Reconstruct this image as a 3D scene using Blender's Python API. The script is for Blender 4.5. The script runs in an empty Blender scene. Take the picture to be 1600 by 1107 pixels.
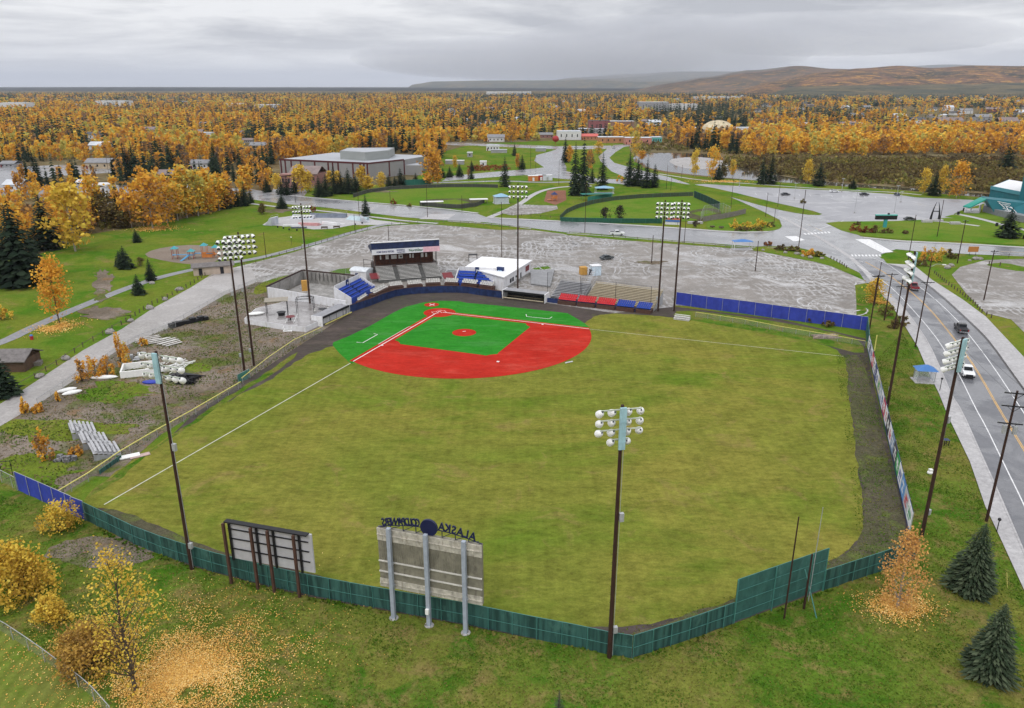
import bpy, math, random
import numpy as np
from mathutils import Vector, Matrix, noise as mnoise
R=math.radians
sc=bpy.context.scene
# ------------------------------------------------------------------ camera (drone, 53 m up)
CF,CP,CH=1184.6,0.3397,53.26
cam=bpy.data.objects.new('camera',bpy.data.cameras.new('camera')); sc.collection.objects.link(cam)
cam.location=(0,0,CH); cam.rotation_euler=(math.pi/2-CP,0,0)
cam.data.sensor_width=36; cam.data.lens=36*CF/1600; cam.data.clip_end=150000; cam.data.clip_start=1
sc.camera=cam
# ------------------------------------------------------------------ overcast sky
W=bpy.data.worlds.new('World'); sc.world=W; W.use_nodes=True
nt=W.node_tree; nt.nodes.clear(); L=nt.links.new
def wn(t,**k):
    n=nt.nodes.new(t)
    for a,b in k.items(): setattr(n,a,b)
    return n
def wmath(op,a,b=None):
    n=wn('ShaderNodeMath',operation=op)
    for i,v in enumerate((a,b)):
        if v is None: continue
        if isinstance(v,(int,float)): n.inputs[i].default_value=v
        else: L(v,n.inputs[i])
    return n.outputs[0]
SUN_EL,SUN_AZ=R(48),R(200)
sky=wn('ShaderNodeTexSky',sky_type='NISHITA',sun_disc=False,sun_elevation=SUN_EL,sun_rotation=SUN_AZ)
tc=wn('ShaderNodeTexCoord'); sp=wn('ShaderNodeSeparateXYZ'); L(tc.outputs['Generated'],sp.inputs[0])
zz=wmath('MAXIMUM',sp.outputs[2],0.0)
den=wmath('ADD',zz,0.075)
cmb=wn('ShaderNodeCombineXYZ'); L(wmath('DIVIDE',sp.outputs[0],den),cmb.inputs[0]); L(wmath('DIVIDE',sp.outputs[1],den),cmb.inputs[1])
mp=wn('ShaderNodeMapping'); mp.inputs['Scale'].default_value=(0.36,0.34,1); mp.inputs['Location'].default_value=(3.2,1.7,0); L(cmb.outputs[0],mp.inputs[0])
no=wn('ShaderNodeTexNoise'); no.inputs['Scale'].default_value=1.25; no.inputs['Detail'].default_value=10; no.inputs['Roughness'].default_value=.6; no.inputs['Distortion'].default_value=.35; L(mp.outputs[0],no.inputs['Vector'])
cr=wn('ShaderNodeValToRGB'); L(no.outputs[0],cr.inputs[0])
cr.color_ramp.elements[0].position=.40; cr.color_ramp.elements[0].color=(.53,.54,.58,1)
cr.color_ramp.elements[1].position=.60; cr.color_ramp.elements[1].color=(.99,.99,1.0,1)
# paler towards the horizon
mr=wn('ShaderNodeMapRange'); mr.inputs[1].default_value=0; mr.inputs[2].default_value=.07; mr.inputs[3].default_value=.75; mr.inputs[4].default_value=.0; L(zz,mr.inputs[0])
mx=wn('ShaderNodeMix',data_type='RGBA'); L(mr.outputs[0],mx.inputs[0]); L(cr.outputs[0],mx.inputs[6]); mx.inputs[7].default_value=(1.0,1.0,1.02,1)
# an overcast sky is brighter overhead
mr2=wn('ShaderNodeMapRange'); mr2.inputs[1].default_value=.1; mr2.inputs[2].default_value=.8; mr2.inputs[3].default_value=1.0; mr2.inputs[4].default_value=2.25; L(zz,mr2.inputs[0])
vm=wn('ShaderNodeVectorMath',operation='SCALE'); L(mx.outputs[2],vm.inputs[0]); L(wmath('MULTIPLY',mr2.outputs[0],10.0),vm.inputs[3])
m2=wn('ShaderNodeMix',data_type='RGBA'); m2.inputs[0].default_value=.96; L(sky.outputs[0],m2.inputs[6]); L(vm.outputs[0],m2.inputs[7])
bg=wn('ShaderNodeBackground'); bg.inputs[1].default_value=.1; L(m2.outputs[2],bg.inputs[0])
wo=wn('ShaderNodeOutputWorld'); L(bg.outputs[0],wo.inputs[0])
sun=bpy.data.objects.new('sun',bpy.data.lights.new('sun','SUN')); sc.collection.objects.link(sun)
sun.data.energy=.8; sun.data.angle=R(14); sun.data.color=(1,.97,.92); sun.rotation_euler=(math.pi/2-SUN_EL,0,math.pi-SUN_AZ)
sc.view_settings.view_transform='Standard'; sc.view_settings.look='None'; sc.view_settings.exposure=0.0; sc.view_settings.gamma=1
try: sc.cycles.volume_bounces=0; sc.cycles.max_bounces=5; sc.cycles.transparent_max_bounces=12; sc.cycles.diffuse_bounces=3
except Exception: pass

# ------------------------------------------------------------------ helpers
cp_,sp_=math.cos(CP),math.sin(CP)
def ray(px,py):
    u=(px-800)/CF; v=(py-553.5)/CF
    return Vector((u,cp_-v*sp_,-sp_-v*cp_))
def G(px,py,z=0.0):
    "point of the ground (height z) that the photograph shows at a pixel"
    d=ray(px,py); t=(z-CH)/d.z
    return Vector((d.x*t,d.y*t,z))
def HT(P,py):
    v=(py-553.5)/CF; y=P[1]
    return y*(v*cp_+sp_)/(v*sp_-cp_)+CH
def PJ(x,y,z=0):
    Z=z-CH; d=y*cp_-Z*sp_
    return (800+CF*x/d, 553.5-CF*(Z*cp_+y*sp_)/d)
def ppm(P): # photo pixels per metre at P
    return CF/(P[1]*cp_+(CH-(P[2] if len(P)>2 else 0))*sp_)
def SZ(px,py,A,B):
    "on the upright plane through ground points A,B: distance along it and height"
    d=ray(px,py); e=(B-A); e.z=0; l=e.length; e/=l
    n=Vector((-e.y,e.x,0)); t=(A-Vector((0,0,CH))).dot(n)/d.dot(n)
    P=Vector((0,0,CH))+d*t
    return ((P-A).dot(e),P.z)
def ang(A,B): return math.atan2(B.y-A.y,B.x-A.x)

MATS={}
def newmat(name):
    m=bpy.data.materials.new(name); m.use_nodes=True; t=m.node_tree
    b=t.nodes['Principled BSDF']; MATS[name]=m
    return m,t,b
def nd(t,ty,ins=None,**k):
    n=t.nodes.new(ty)
    for a,b in k.items(): setattr(n,a,b)
    for a,b in (ins or {}).items():
        if hasattr(b,'is_linked') or isinstance(b,bpy.types.NodeSocket): t.links.new(b,n.inputs[a])
        else: n.inputs[a].default_value=b
    return n
def rgb(c): return (c[0],c[1],c[2],1)
def pos(t,sx=1,sy=1,sz=1,rot=0):
    g=nd(t,'ShaderNodeNewGeometry'); m=nd(t,'ShaderNodeMapping',{0:g.outputs['Position'],'Scale':(sx,sy,sz),'Rotation':(0,0,rot)})
    return m.outputs[0]
def noise(t,vec,scale,detail=5,rough=.6,dist=0):
    return nd(t,'ShaderNodeTexNoise',{'Vector':vec,'Scale':scale,'Detail':detail,'Roughness':rough,'Distortion':dist}).outputs[0]
def ramp(t,f,p0,p1):
    return nd(t,'ShaderNodeMapRange',{0:f,1:p0,2:p1},clamp=True).outputs[0]
def mixc(t,f,a,b,bt='MIX'):
    n=nd(t,'ShaderNodeMix',data_type='RGBA',blend_type=bt)
    for i,v in ((0,f),(6,a),(7,b)):
        if isinstance(v,bpy.types.NodeSocket): t.links.new(v,n.inputs[i])
        else: n.inputs[i].default_value=v if i==0 else rgb(v)
    return n.outputs[2]
def mth(t,op,a,b=0.0,c=None):
    n=nd(t,'ShaderNodeMath',operation=op)
    for i,v in enumerate((a,b,c)):
        if v is None: continue
        if isinstance(v,bpy.types.NodeSocket): t.links.new(v,n.inputs[i])
        else: n.inputs[i].default_value=v
    return n.outputs[0]
def M(name,col,rough=.7,var=.18,scale=1.5,metal=0,spec=.3,bump=0,grime=None):
    "painted / built surface: colour with soft blotches, wear and uneven gloss"
    if name in MATS: return MATS[name]
    m,t,b=newmat(name)
    tcn=nd(t,'ShaderNodeTexCoord').outputs['Object']
    n1=noise(t,tcn,scale,6,.65); dk=tuple(c*(1-var) for c in col); lt=tuple(min(1,c*(1+var*.6)) for c in col)
    c=mixc(t,ramp(t,n1,.35,.68),dk,lt)
    if grime:
        n2=noise(t,nd(t,'ShaderNodeMapping',{0:tcn,'Scale':(1,1,.25)}).outputs[0],scale*2.3,5,.7)
        c=mixc(t,ramp(t,n2,.52,.72),c,grime)
    t.links.new(c,b.inputs['Base Color'])
    t.links.new(mth(t,'MULTIPLY_ADD',n1,.25,rough-.12),b.inputs['Roughness'])
    b.inputs['Metallic'].default_value=metal; b.inputs['Specular IOR Level'].default_value=spec
    if bump:
        bn=nd(t,'ShaderNodeBump',{'Height':n1,'Strength':bump,'Distance':.05}); t.links.new(bn.outputs[0],b.inputs['Normal'])
    return m
def ground_mat(name,c1,c2,c3=None,c4=None,s1=.02,s2=.12,s3=1.6,t3=(.5,.62),t4=(.55,.66),fine=.35,rough=1.0,spec=.0,aniso=(1,1),rot=0,seed=0):
    m,t,b=newmat(name)
    P=pos(t,1,1,1); PA=pos(t,aniso[0],aniso[1],1,rot)
    off=nd(t,'ShaderNodeVectorMath',{0:P,1:(seed*37.1,seed*11.3,0)},operation='ADD').outputs[0]
    c=mixc(t,ramp(t,noise(t,off,s1,6,.6,.4),.38,.62),c1,c2)
    if c3: c=mixc(t,mth(t,'MULTIPLY',ramp(t,noise(t,PA,s2,7,.68,.6),*t3),.9),c,c3)
    if c4: c=mixc(t,mth(t,'MULTIPLY',ramp(t,noise(t,off,s2*2.7,7,.7,.8),*t4),.85),c,c4)
    f=noise(t,PA,s3,4,.8); f2=noise(t,P,s3*4,2,.7)
    f3=noise(t,PA,s3*.22,5,.75)
    v=mth(t,'ADD',mth(t,'MULTIPLY',f,.45),mth(t,'ADD',mth(t,'MULTIPLY',f2,.25),mth(t,'MULTIPLY',f3,.30)))
    v=mth(t,'MULTIPLY_ADD',ramp(t,v,.36,.64),fine*2.2,1-fine*1.1)
    vv=nd(t,'ShaderNodeVectorMath',{0:c},operation='SCALE'); t.links.new(v,vv.inputs[3])
    t.links.new(vv.outputs[0],b.inputs['Base Color'])
    b.inputs['Roughness'].default_value=rough; b.inputs['Specular IOR Level'].default_value=spec
    bn=nd(t,'ShaderNodeBump',{'Height':f,'Strength':.35,'Distance':.12}); t.links.new(bn.outputs[0],b.inputs['Normal'])
    return m

class MB:
    def __init__(s): s.v=[]; s.f=[]
    def add(s,vs,fs):
        o=len(s.v); s.v+= [tuple(v) for v in vs]; s.f+=[tuple(i+o for i in f) for f in fs]; return s
    def box(s,x0,x1,y0,y1,z0,z1,M4=None):
        vs=[Vector((x,y,z)) for z in (z0,z1) for x,y in ((x0,y0),(x1,y0),(x1,y1),(x0,y1))]
        if M4: vs=[M4@v for v in vs]
        return s.add(vs,[(3,2,1,0),(4,5,6,7),(0,1,5,4),(1,2,6,5),(2,3,7,6),(3,0,4,7)])
    def prism(s,pts,z0,z1):
        n=len(pts); a=sum(pts[i][0]*pts[(i+1)%n][1]-pts[(i+1)%n][0]*pts[i][1] for i in range(n))
        if a<0: pts=pts[::-1]
        vs=[(p[0],p[1],z0) for p in pts]+[(p[0],p[1],z1) for p in pts]
        return s.add(vs,[tuple(range(n-1,-1,-1)),tuple(range(n,2*n))]+[(i,(i+1)%n,n+(i+1)%n,n+i) for i in range(n)])
    def xprism(s,pts,x0,x1): # profile in (y,z) extruded along x
        n=len(pts); a=sum(pts[i][0]*pts[(i+1)%n][1]-pts[(i+1)%n][0]*pts[i][1] for i in range(n))
        if a<0: pts=pts[::-1]
        vs=[(x0,p[0],p[1]) for p in pts]+[(x1,p[0],p[1]) for p in pts]
        return s.add(vs,[tuple(range(n-1,-1,-1)),tuple(range(n,2*n))]+[(i,(i+1)%n,n+(i+1)%n,n+i) for i in range(n)])
    def tube(s,a,b,r0,r1=None,n=6,cap=True):
        a=Vector(a);b=Vector(b);r1=r0 if r1 is None else r1; d=(b-a); 
        if d.length<1e-6: return s
        d.normalize(); u=d.orthogonal().normalized(); w=d.cross(u)
        vs=[a+(u*math.cos(2*math.pi*i/n)+w*math.sin(2*math.pi*i/n))*r0 for i in range(n)]+[b+(u*math.cos(2*math.pi*i/n)+w*math.sin(2*math.pi*i/n))*r1 for i in range(n)]
        fs=[(i,(i+1)%n,n+(i+1)%n,n+i) for i in range(n)]
        if cap: fs+=[tuple(range(n-1,-1,-1)),tuple(range(n,2*n))]
        return s.add(vs,fs)
    def ball(s,c,rx,ry=None,rz=None,n=8,m=5,cut=0):
        ry=rx if ry is None else ry; rz=rx if rz is None else rz; c=Vector(c); vs=[];fs=[]
        for j in range(m+1):
            th=math.pi*j/m
            for i in range(n):
                ph=2*math.pi*i/n; vs.append(c+Vector((rx*math.sin(th)*math.cos(ph),ry*math.sin(th)*math.sin(ph),rz*math.cos(th))))
        for j in range(m):
            for i in range(n): fs.append((j*n+i,(j+1)*n+i,(j+1)*n+(i+1)%n,j*n+(i+1)%n))
        return s.add(vs,fs)
    def build(s,name,mat,parent=None,link=True):
        me=bpy.data.meshes.new(name); me.from_pydata(s.v,[],s.f); me.update()
        if mat: me.materials.append(mat)
        o=bpy.data.objects.new(name,me)
        if link: sc.collection.objects.link(o)
        if parent: o.parent=parent
        return o
def tag(o,label,cat,group=None,kind=None):
    if label: o['label']=label
    if cat: o['category']=cat
    if group: o['group']=group
    if kind: o['kind']=kind
    return o
def T(name,label,cat,loc=(0,0,0),rz=0,group=None):
    o=bpy.data.objects.new(name,None); sc.collection.objects.link(o); o.location=loc; o.rotation_euler=(0,0,rz); o.empty_display_size=.1
    return tag(o,label,cat,group)
def solo(mb,name,mat,label,cat,loc=(0,0,0),rz=0,group=None,kind=None):
    o=mb.build(name,mat); o.location=loc; o.rotation_euler=(0,0,rz); return tag(o,label,cat,group,kind)
def dup(root,loc,rz=None,label=None,group=None,scale=None,mats=None):
    def cpy(o,par):
        c=o.copy(); sc.collection.objects.link(c); c.parent=par
        for ch in list(o.children): cpy(ch,c)
        return c
    r=cpy(root,None); r.location=loc
    if rz is not None: r.rotation_euler=(0,0,rz)
    if scale: r.scale=(scale,)*3 if isinstance(scale,(int,float)) else scale
    if label: r['label']=label
    if group: r['group']=group
    return r
def sheet(name,mat,pts,z,kind='structure',px=True,jit=0,js=2.5):
    "flat area of ground; pts are photo pixels of its outline"
    ps=[G(*p) for p in pts] if px else [Vector((p[0],p[1],0)) for p in pts]
    if jit:
        q=[]
        for i in range(len(ps)):
            a_,b_=ps[i],ps[(i+1)%len(ps)]; l=(b_-a_).length; k=max(1,int(l/js))
            for j in range(k):
                p=a_.lerp(b_,j/k); q.append(p+Vector((mnoise.noise(Vector((p.x/2.7,p.y/2.7,z*50)))+.6*mnoise.noise(Vector((p.x/9,p.y/9,z*50))),mnoise.noise(Vector((p.x/2.7,p.y/2.7,z*50+9)))+.6*mnoise.noise(Vector((p.x/9,p.y/9,z*50+9))),0))*jit*2)
        ps=q
    n=len(ps); a=sum(ps[i].x*ps[(i+1)%n].y-ps[(i+1)%n].x*ps[i].y for i in range(n))
    if a<0: ps=ps[::-1]
    mb=MB(); mb.add([(p.x,p.y,z) for p in ps],[tuple(range(n))])
    o=mb.build(name,mat); o['kind']=kind; return o
def smooth(pts,k=2,closed=False):
    for _ in range(k):
        q=[]; n=len(pts)
        for i in range(n if closed else n-1):
            a,b=pts[i],pts[(i+1)%n]
            q+=[(a[0]*.75+b[0]*.25,a[1]*.75+b[1]*.25),(a[0]*.25+b[0]*.75,a[1]*.25+b[1]*.75)]
        pts=q if closed else [pts[0]]+q+[pts[-1]]
    return pts
def strip(name,mat,pts,w,z,px=True,h=0,kind='structure',k=1,label=None):
    "ribbon of width w along a line; with h it is a raised kerb"
    ps=[G(*p) for p in pts] if px else [Vector((p[0],p[1],0)) for p in pts]
    ps=[Vector((x,y,0)) for x,y in smooth([(p.x,p.y) for p in ps],k)] if k else ps
    mb=MB(); l=[];r=[]
    for i,p in enumerate(ps):
        d=(ps[min(i+1,len(ps)-1)]-ps[max(i-1,0)]); d.z=0; d.normalize(); nrm=Vector((-d.y,d.x,0))*w/2
        l.append(p+nrm); r.append(p-nrm)
    n=len(ps)
    vs=[(p.x,p.y,z+h) for p in l]+[(p.x,p.y,z+h) for p in r]; fs=[(n+i,n+i+1,i+1,i) for i in range(n-1)]
    if h:
        vs+=[(p.x,p.y,z-.01) for p in l]+[(p.x,p.y,z-.01) for p in r]
        fs+=[(i,i+1,2*n+i+1,2*n+i) for i in range(n-1)]+[(3*n+i,3*n+i+1,n+i+1,n+i) for i in range(n-1)]
    mb.add(vs,fs); o=mb.build(name,mat)
    if kind: o['kind']=kind
    return o
def text(s,size,parent,loc,rot,mat,name='lettering',ext=.02,sx=1,align='CENTER'):
    c=bpy.data.curves.new(name,'FONT'); c.body=s; c.size=size; c.extrude=ext; c.align_x=align; c.align_y='CENTER'; c.offset=size*.02
    c.materials.append(mat); o=bpy.data.objects.new(name,c); sc.collection.objects.link(o); o.parent=parent
    o.location=loc; o.rotation_euler=rot; o.scale=(sx,1,1); TEXTS.append(o); return o
TEXTS=[]
def bake_texts():
    bpy.context.view_layer.update(); dg=bpy.context.evaluated_depsgraph_get()
    for o in TEXTS:
        me=bpy.data.meshes.new_from_object(o.evaluated_get(dg)); n=o.name; m=bpy.data.objects.new('x',me); sc.collection.objects.link(m)
        m.parent=o.parent; m.location=o.location; m.rotation_euler=o.rotation_euler; m.scale=o.scale
        bpy.data.objects.remove(o); m.name=n.split('.')[0]
# ================================================================== GROUND AND ROADS
FLOOR=ground_mat('forest floor',(.17,.12,.06),(.10,.085,.045),(.19,.16,.09),(.06,.06,.035),s1=.004,s2=.03,s3=.5,fine=.3)
GRASS=ground_mat('park grass',(.155,.168,.026),(.095,.158,.018),(.055,.14,.011),(.21,.15,.065),s1=.02,s2=.05,s3=1.3,t3=(.47,.62),t4=(.56,.68),fine=.32)
GRASSN=ground_mat('near grass',(.135,.145,.028),(.07,.14,.014),(.042,.112,.009),(.18,.14,.05),s1=.045,s2=.11,s3=2.2,t3=(.5,.6),t4=(.5,.64),fine=.42,seed=2)
LAWN=ground_mat('ball field lawn',(.105,.175,.022),(.14,.18,.03),(.075,.17,.015),s1=.02,s2=.06,s3=1.2,fine=.2)
LEAFLIT=ground_mat('leaf litter base',(.30,.20,.07),(.15,.15,.04),(.42,.27,.09),s1=.15,s2=.5,s3=3,fine=.5)
DIRT=ground_mat('yard dirt',(.21,.175,.145),(.13,.105,.075),(.09,.115,.025),(.19,.12,.065),s1=.05,s2=.09,s3=1.5,t3=(.52,.6),t4=(.55,.66),fine=.4,rough=.8)
TRACK=ground_mat('warning track',(.082,.066,.060),(.066,.058,.050),(.125,.10,.085),(.085,.095,.035),s1=.05,s2=.12,s3=2,t3=(.55,.7),t4=(.58,.7),fine=.3,rough=.75,aniso=(.35,1),rot=.3)
TRACKG=ground_mat('overgrown track',(.092,.082,.056),(.078,.078,.042),(.10,.125,.035),(.075,.062,.05),s1=.06,s2=.25,s3=3,fine=.5)

def wet_mat(name,base,dark,pale,wet=.5,s=.05,r0=.12,r1=.6,swirl=0,spec=.5,fine=.2):
    m,t,b=newmat(name); P=pos(t)
    n=noise(t,P,s,7,.65,.5); n2=noise(t,P,s*8,6,.7,.3)
    c=mixc(t,ramp(t,n,.35,.65),base,dark)
    c=mixc(t,mth(t,'MULTIPLY',ramp(t,n2,.5,.75),.6),c,pale)
    f=noise(t,P,1.6,5,.85)
    wetf=ramp(t,noise(t,P,s*1.7,6,.6,.8),.62-wet*.3,.70-wet*.3)
    if swirl:
        # tyre ruts: thin wet arcs pressed into the gravel
        PR=nd(t,'ShaderNodeMapping',{0:P,'Scale':(1,1,1),'Rotation':(0,0,.3)}).outputs[0]
        w=nd(t,'ShaderNodeTexWave',{'Vector':PR,'Scale':.06,'Distortion':11.0,'Detail':3,'Detail Scale':1.2,'Detail Roughness':.62},wave_type='RINGS').outputs[1]
        w2=nd(t,'ShaderNodeTexWave',{'Vector':P,'Scale':.16,'Distortion':14.0,'Detail':3,'Detail Scale':.35,'Detail Roughness':.55},wave_type='BANDS').outputs[1]
        rut=mth(t,'MULTIPLY',mth(t,'MAXIMUM',ramp(t,w,.70,.84),ramp(t,w2,.72,.86)),ramp(t,noise(t,P,.03,5,.6),.46,.58))
        rut=mth(t,'MULTIPLY',rut,ramp(t,noise(t,P,.5,5,.75),.38,.56))
        wetf=mth(t,'MAXIMUM',wetf,rut)
        c=mixc(t,mth(t,'MULTIPLY',wetf,.35 if not swirl else .4),c,tuple(x*.6 for x in base) if not swirl else pale)  # puddles and ruts paled: silt plus sky reflection put into the colour
    if swirl: c=mixc(t,mth(t,'MULTIPLY',rut,.22),c,pale)
    v=nd(t,'ShaderNodeVectorMath',{0:c},operation='SCALE'); t.links.new(mth(t,'MULTIPLY_ADD',ramp(t,f,.35,.65),fine*2,1-fine),v.inputs[3])
    t.links.new(v.outputs[0],b.inputs['Base Color'])
    t.links.new(nd(t,'ShaderNodeMapRange',{0:wetf,3:r1,4:r0}).outputs[0],b.inputs['Roughness'])
    b.inputs['Specular IOR Level'].default_value=spec
    bn=nd(t,'ShaderNodeBump',{'Height':mth(t,'MULTIPLY',f,mth(t,'SUBTRACT',1.0,wetf)),'Strength':.4,'Distance':.08}); t.links.new(bn.outputs[0],b.inputs['Normal'])
    return m
LOT=wet_mat('wet gravel',(.215,.193,.172),(.13,.115,.098),(.50,.49,.49),wet=.18,s=.03,r0=.22,r1=.75,swirl=1,spec=.8,fine=.28)
GROAD=wet_mat('gravel road',(.34,.32,.31),(.27,.255,.24),(.42,.40,.38),wet=.25,s=.05,r0=.25,r1=.65)
ASPH=wet_mat('wet asphalt',(.23,.232,.24),(.19,.192,.20),(.30,.30,.31),wet=.6,s=.03,r0=.22,r1=.42,spec=.8,fine=.12)
ASPHR=wet_mat('road asphalt',(.145,.147,.16),(.11,.112,.122),(.19,.19,.20),wet=.6,s=.06,r0=.22,r1=.5,spec=.45,fine=.12)
CONC=wet_mat('concrete walk',(.40,.39,.39),(.33,.32,.32),(.46,.45,.44),wet=.2,s=.1,r0=.3,r1=.7)
PATH=wet_mat('footpath asphalt',(.23,.23,.245),(.17,.17,.18),(.28,.28,.29),wet=.3,s=.1,r0=.25,r1=.6)
def paint_mat(name,col):
    m,t,b=newmat(name); P=pos(t); n=noise(t,P,1.3,6,.75)
    t.links.new(mixc(t,mth(t,'MULTIPLY',ramp(t,n,.45,.7),.55),col,(.2,.2,.2)),b.inputs['Base Color']); b.inputs['Roughness'].default_value=.5; return m
WPAINT=paint_mat('white road paint',(.72,.72,.72)); YPAINT=paint_mat('yellow road paint',(.62,.36,.09))

mb=MB(); mb.add([(-60000,-2000,0),(60000,-2000,0),(60000,60000,0),(-60000,60000,0)],[(0,1,2,3)])
solo(mb,'ground',FLOOR,None,None,kind='structure')
sheet('park_grass',GRASS,[(-1500,560),(-400,462),(0,402),(63,397),(142,366),(253,349),(329,333),(392,318),(388,300),(500,293),(640,287),(668,262),(683,240),(740,225),(860,220),(980,220),(985,238),(1005,262),(1040,271),(1140,280),(1260,288),(1400,297),(1500,306),(1620,317),(2300,380),(3200,700),(2600,1400),(-1500,1500)],.02)
# darker near grass behind the outfield fence
sheet('near_grass',GRASSN,[(-700,700),(0,742),(28,766),(69,785),(135,814),(212,852),(300,886),(358,902),(468,931),(610,957),(725,978),(820,997),(949,1018),(986,1030),(1069,1003),(1145,976),(1284,924),(1377,893),(1430,875),(1420,833),(1392,716),(1366,606),(1354,545),(1352,517),(1336,494),(1340,450),(1357,442),(1391,475),(1415,513),(1434,544),(1450,582),(1467,617),(1481,652),(1515,723),(1539,793),(1558,833),(1600,925),(1700,1140),(1700,1300),(-700,1400)],.05)
# pale leaf fall under the birches
def blob(cx,cy,rx,ry,n=28,seed=0,jit=.22):
    rr=random.Random(seed); return smooth([(cx+rx*math.cos(2*math.pi*i/n)*(1+rr.uniform(-jit,jit)),cy+ry*math.sin(2*math.pi*i/n)*(1+rr.uniform(-jit,jit))) for i in range(n)],1,True)
sheet('bare_ground',DIRT,blob(165,862,80,24,seed=3),.07,jit=.5,js=.8)
# yard between the gravel road and the first-base side fence
sheet('yard',DIRT,[(-500,760),(0,668),(33,645),(122,591),(184,548),(211,534),(260,515),(306,488),(352,461),(400,440),(440,420),(520,418),(600,430),(600,480),(505,517),(376,600),(300,650),(82,782),(25,765),(0,740),(-500,700)],.035)
sheet('yard_grass',GRASS,blob(90,672,110,16,seed=11),.045,jit=.8,js=1.2)
sheet('yard_grass',GRASS,blob(45,735,70,24,seed=12,jit=.4),.045,jit=.8,js=1.2)
sheet('yard_grass',GRASS,blob(190,612,60,14,seed=13,jit=.5),.045,jit=.8,js=1.2)
sheet('yard_grass',GRASS,blob(310,575,22,7,seed=14),.045)
strip('dirt_track',DIRT,[(150,745),(215,690),(262,650),(330,600),(400,560),(480,520)],5,.055,k=2)
# the big gravel lot and the gravel road that leaves it
sheet('gravel_lot',LOT,smooth([(340,425),(380,415),(448,398),(493,384),(538,370),(583,358),(606,353),(666,349),(780,358),(832,360)],1)+[(880,366),(887,368),(996,377),(1101,384),(1180,392),(1225,400),(1290,413),(1335,432),(1357,442),(1336,446),(1338,475),(1338,496),(1220,485),(1055,478),(1040,500),(860,480),(700,455),(590,460),(440,440),(400,442)],.06)
# tyre tracks left by cars turning on the wet gravel
def tracks():
    rr=random.Random(9); mb=MB(); zones=[(700,372,75,9,26),(930,392,70,20,44),(1110,410,90,22,60),(1240,425,60,14,40),(1180,400,60,8,20),(880,420,30,8,12),(1300,480,30,8,14),(640,362,60,5,14)]
    for (zx,zy,rx,ry,n) in zones:
        for k in range(n):
            c=G(zx+rr.gauss(0,.5)*rx,zy+rr.gauss(0,.5)*ry); ra=rr.choice([3,4,5,6,8,12,20]); a0=rr.uniform(0,6.28); sw=rr.uniform(.6,2.8)*(6/ra if ra>8 else 1); w=rr.uniform(.08,.26); m=int(sw*ra/.9)+3; ra2=ra*rr.uniform(.85,1.15)
            for off in ((0,1.5) if rr.random()<.5 else (0,)):
                b0=len(mb.v)
                for i in range(m+1):
                    a=a0+sw*i/m; f=math.sin(math.pi*min(1,max(0,i/m)))**.4; ww=w*f*(.6+.8*rr.random()); q=(ra+off+.15*rr.gauss(0,1)); q2=(ra2+off)
                    for s_ in (-1,1): mb.v.append((c.x+(q+s_*ww)*math.cos(a),c.y+(q2+s_*ww)*math.sin(a),.078))
                for i in range(m): j=b0+2*i; mb.f.append((j,j+1,j+3,j+2))
    o=mb.build('tyre_tracks',wet_mat('wet tyre ruts',(.46,.455,.45),(.33,.32,.31),(.64,.64,.65),wet=.9,s=.3,r0=.12,r1=.4,spec=.9)); o['kind']='structure'
tracks()
sheet('gravel_road',GROAD,[(-400,700),(0,632),(27,616),(89,575),(130,548),(190,515),(238,483),(298,450),(328,431),(342,424),(392,417),(402,441),(352,461),(306,488),(260,515),(211,534),(184,548),(122,591),(60,632),(0,667),(-500,760)],.065)
for (x,y,a,b_,sd) in ((163,440,16,16,41),(165,490,36,12,42),(158,462,8,10,43),(430,330,30,3,44),(600,300,20,1.5,45),(905,333,10,3,46)): sheet('bare_ground',DIRT,blob(x,y,a,b_,seed=sd,jit=.45),.06+.0007*sd,jit=.6,js=1.2)
sheet('grass_verge',GRASS,smooth([(395,462),(400,445),(440,432),(470,428),(440,443),(415,458)],1,True),.075)
sheet('grass_verge',GRASS,[(500,430),(530,421),(560,418),(590,421),(590,432),(540,428)],.075)
sheet('grass_verge',GRASS,[(832,420),(856,416),(862,421),(840,424)],.075)
# road across the picture
roadA_top=[(-400,288),(300,290),(388,297),(443,306),(486,308.5),(557,316),(608,321),(684,327),(721,332),(747,335),(760,340),(875,346),(970,351),(1049,356),(1140,364)]
roadA_bot=[(1180,386),(1101,380),(996,372),(886,364),(831,357),(760,348),(684,344),(633,340),(582,334),(511,325),(443,319),(392,312),(300,303),(-400,300)]
sheet('main_road',ASPH,roadA_top+[(1190,361),(1222,354),(1218,344),(1190,330),(1152,313),(1125,302),(1070,288),(1025,280),(1027,273),(1045,277),(1080,289),(1130,298),(1180,312),(1245,333),(1290,338),(1320,345),(1300,350),(1320,356),(1345,370),(1400,378),(1500,382),(1620,388),(2200,420),(2300,470),(1620,402),(1520,398),(1430,393),(1400,390),(1372,400),(1386,412),(1410,418),(1423,420)]+[(1353,443),(1343,427),(1277,394),(1240,386),(1200,385)]+roadA_bot,.08)
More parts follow.
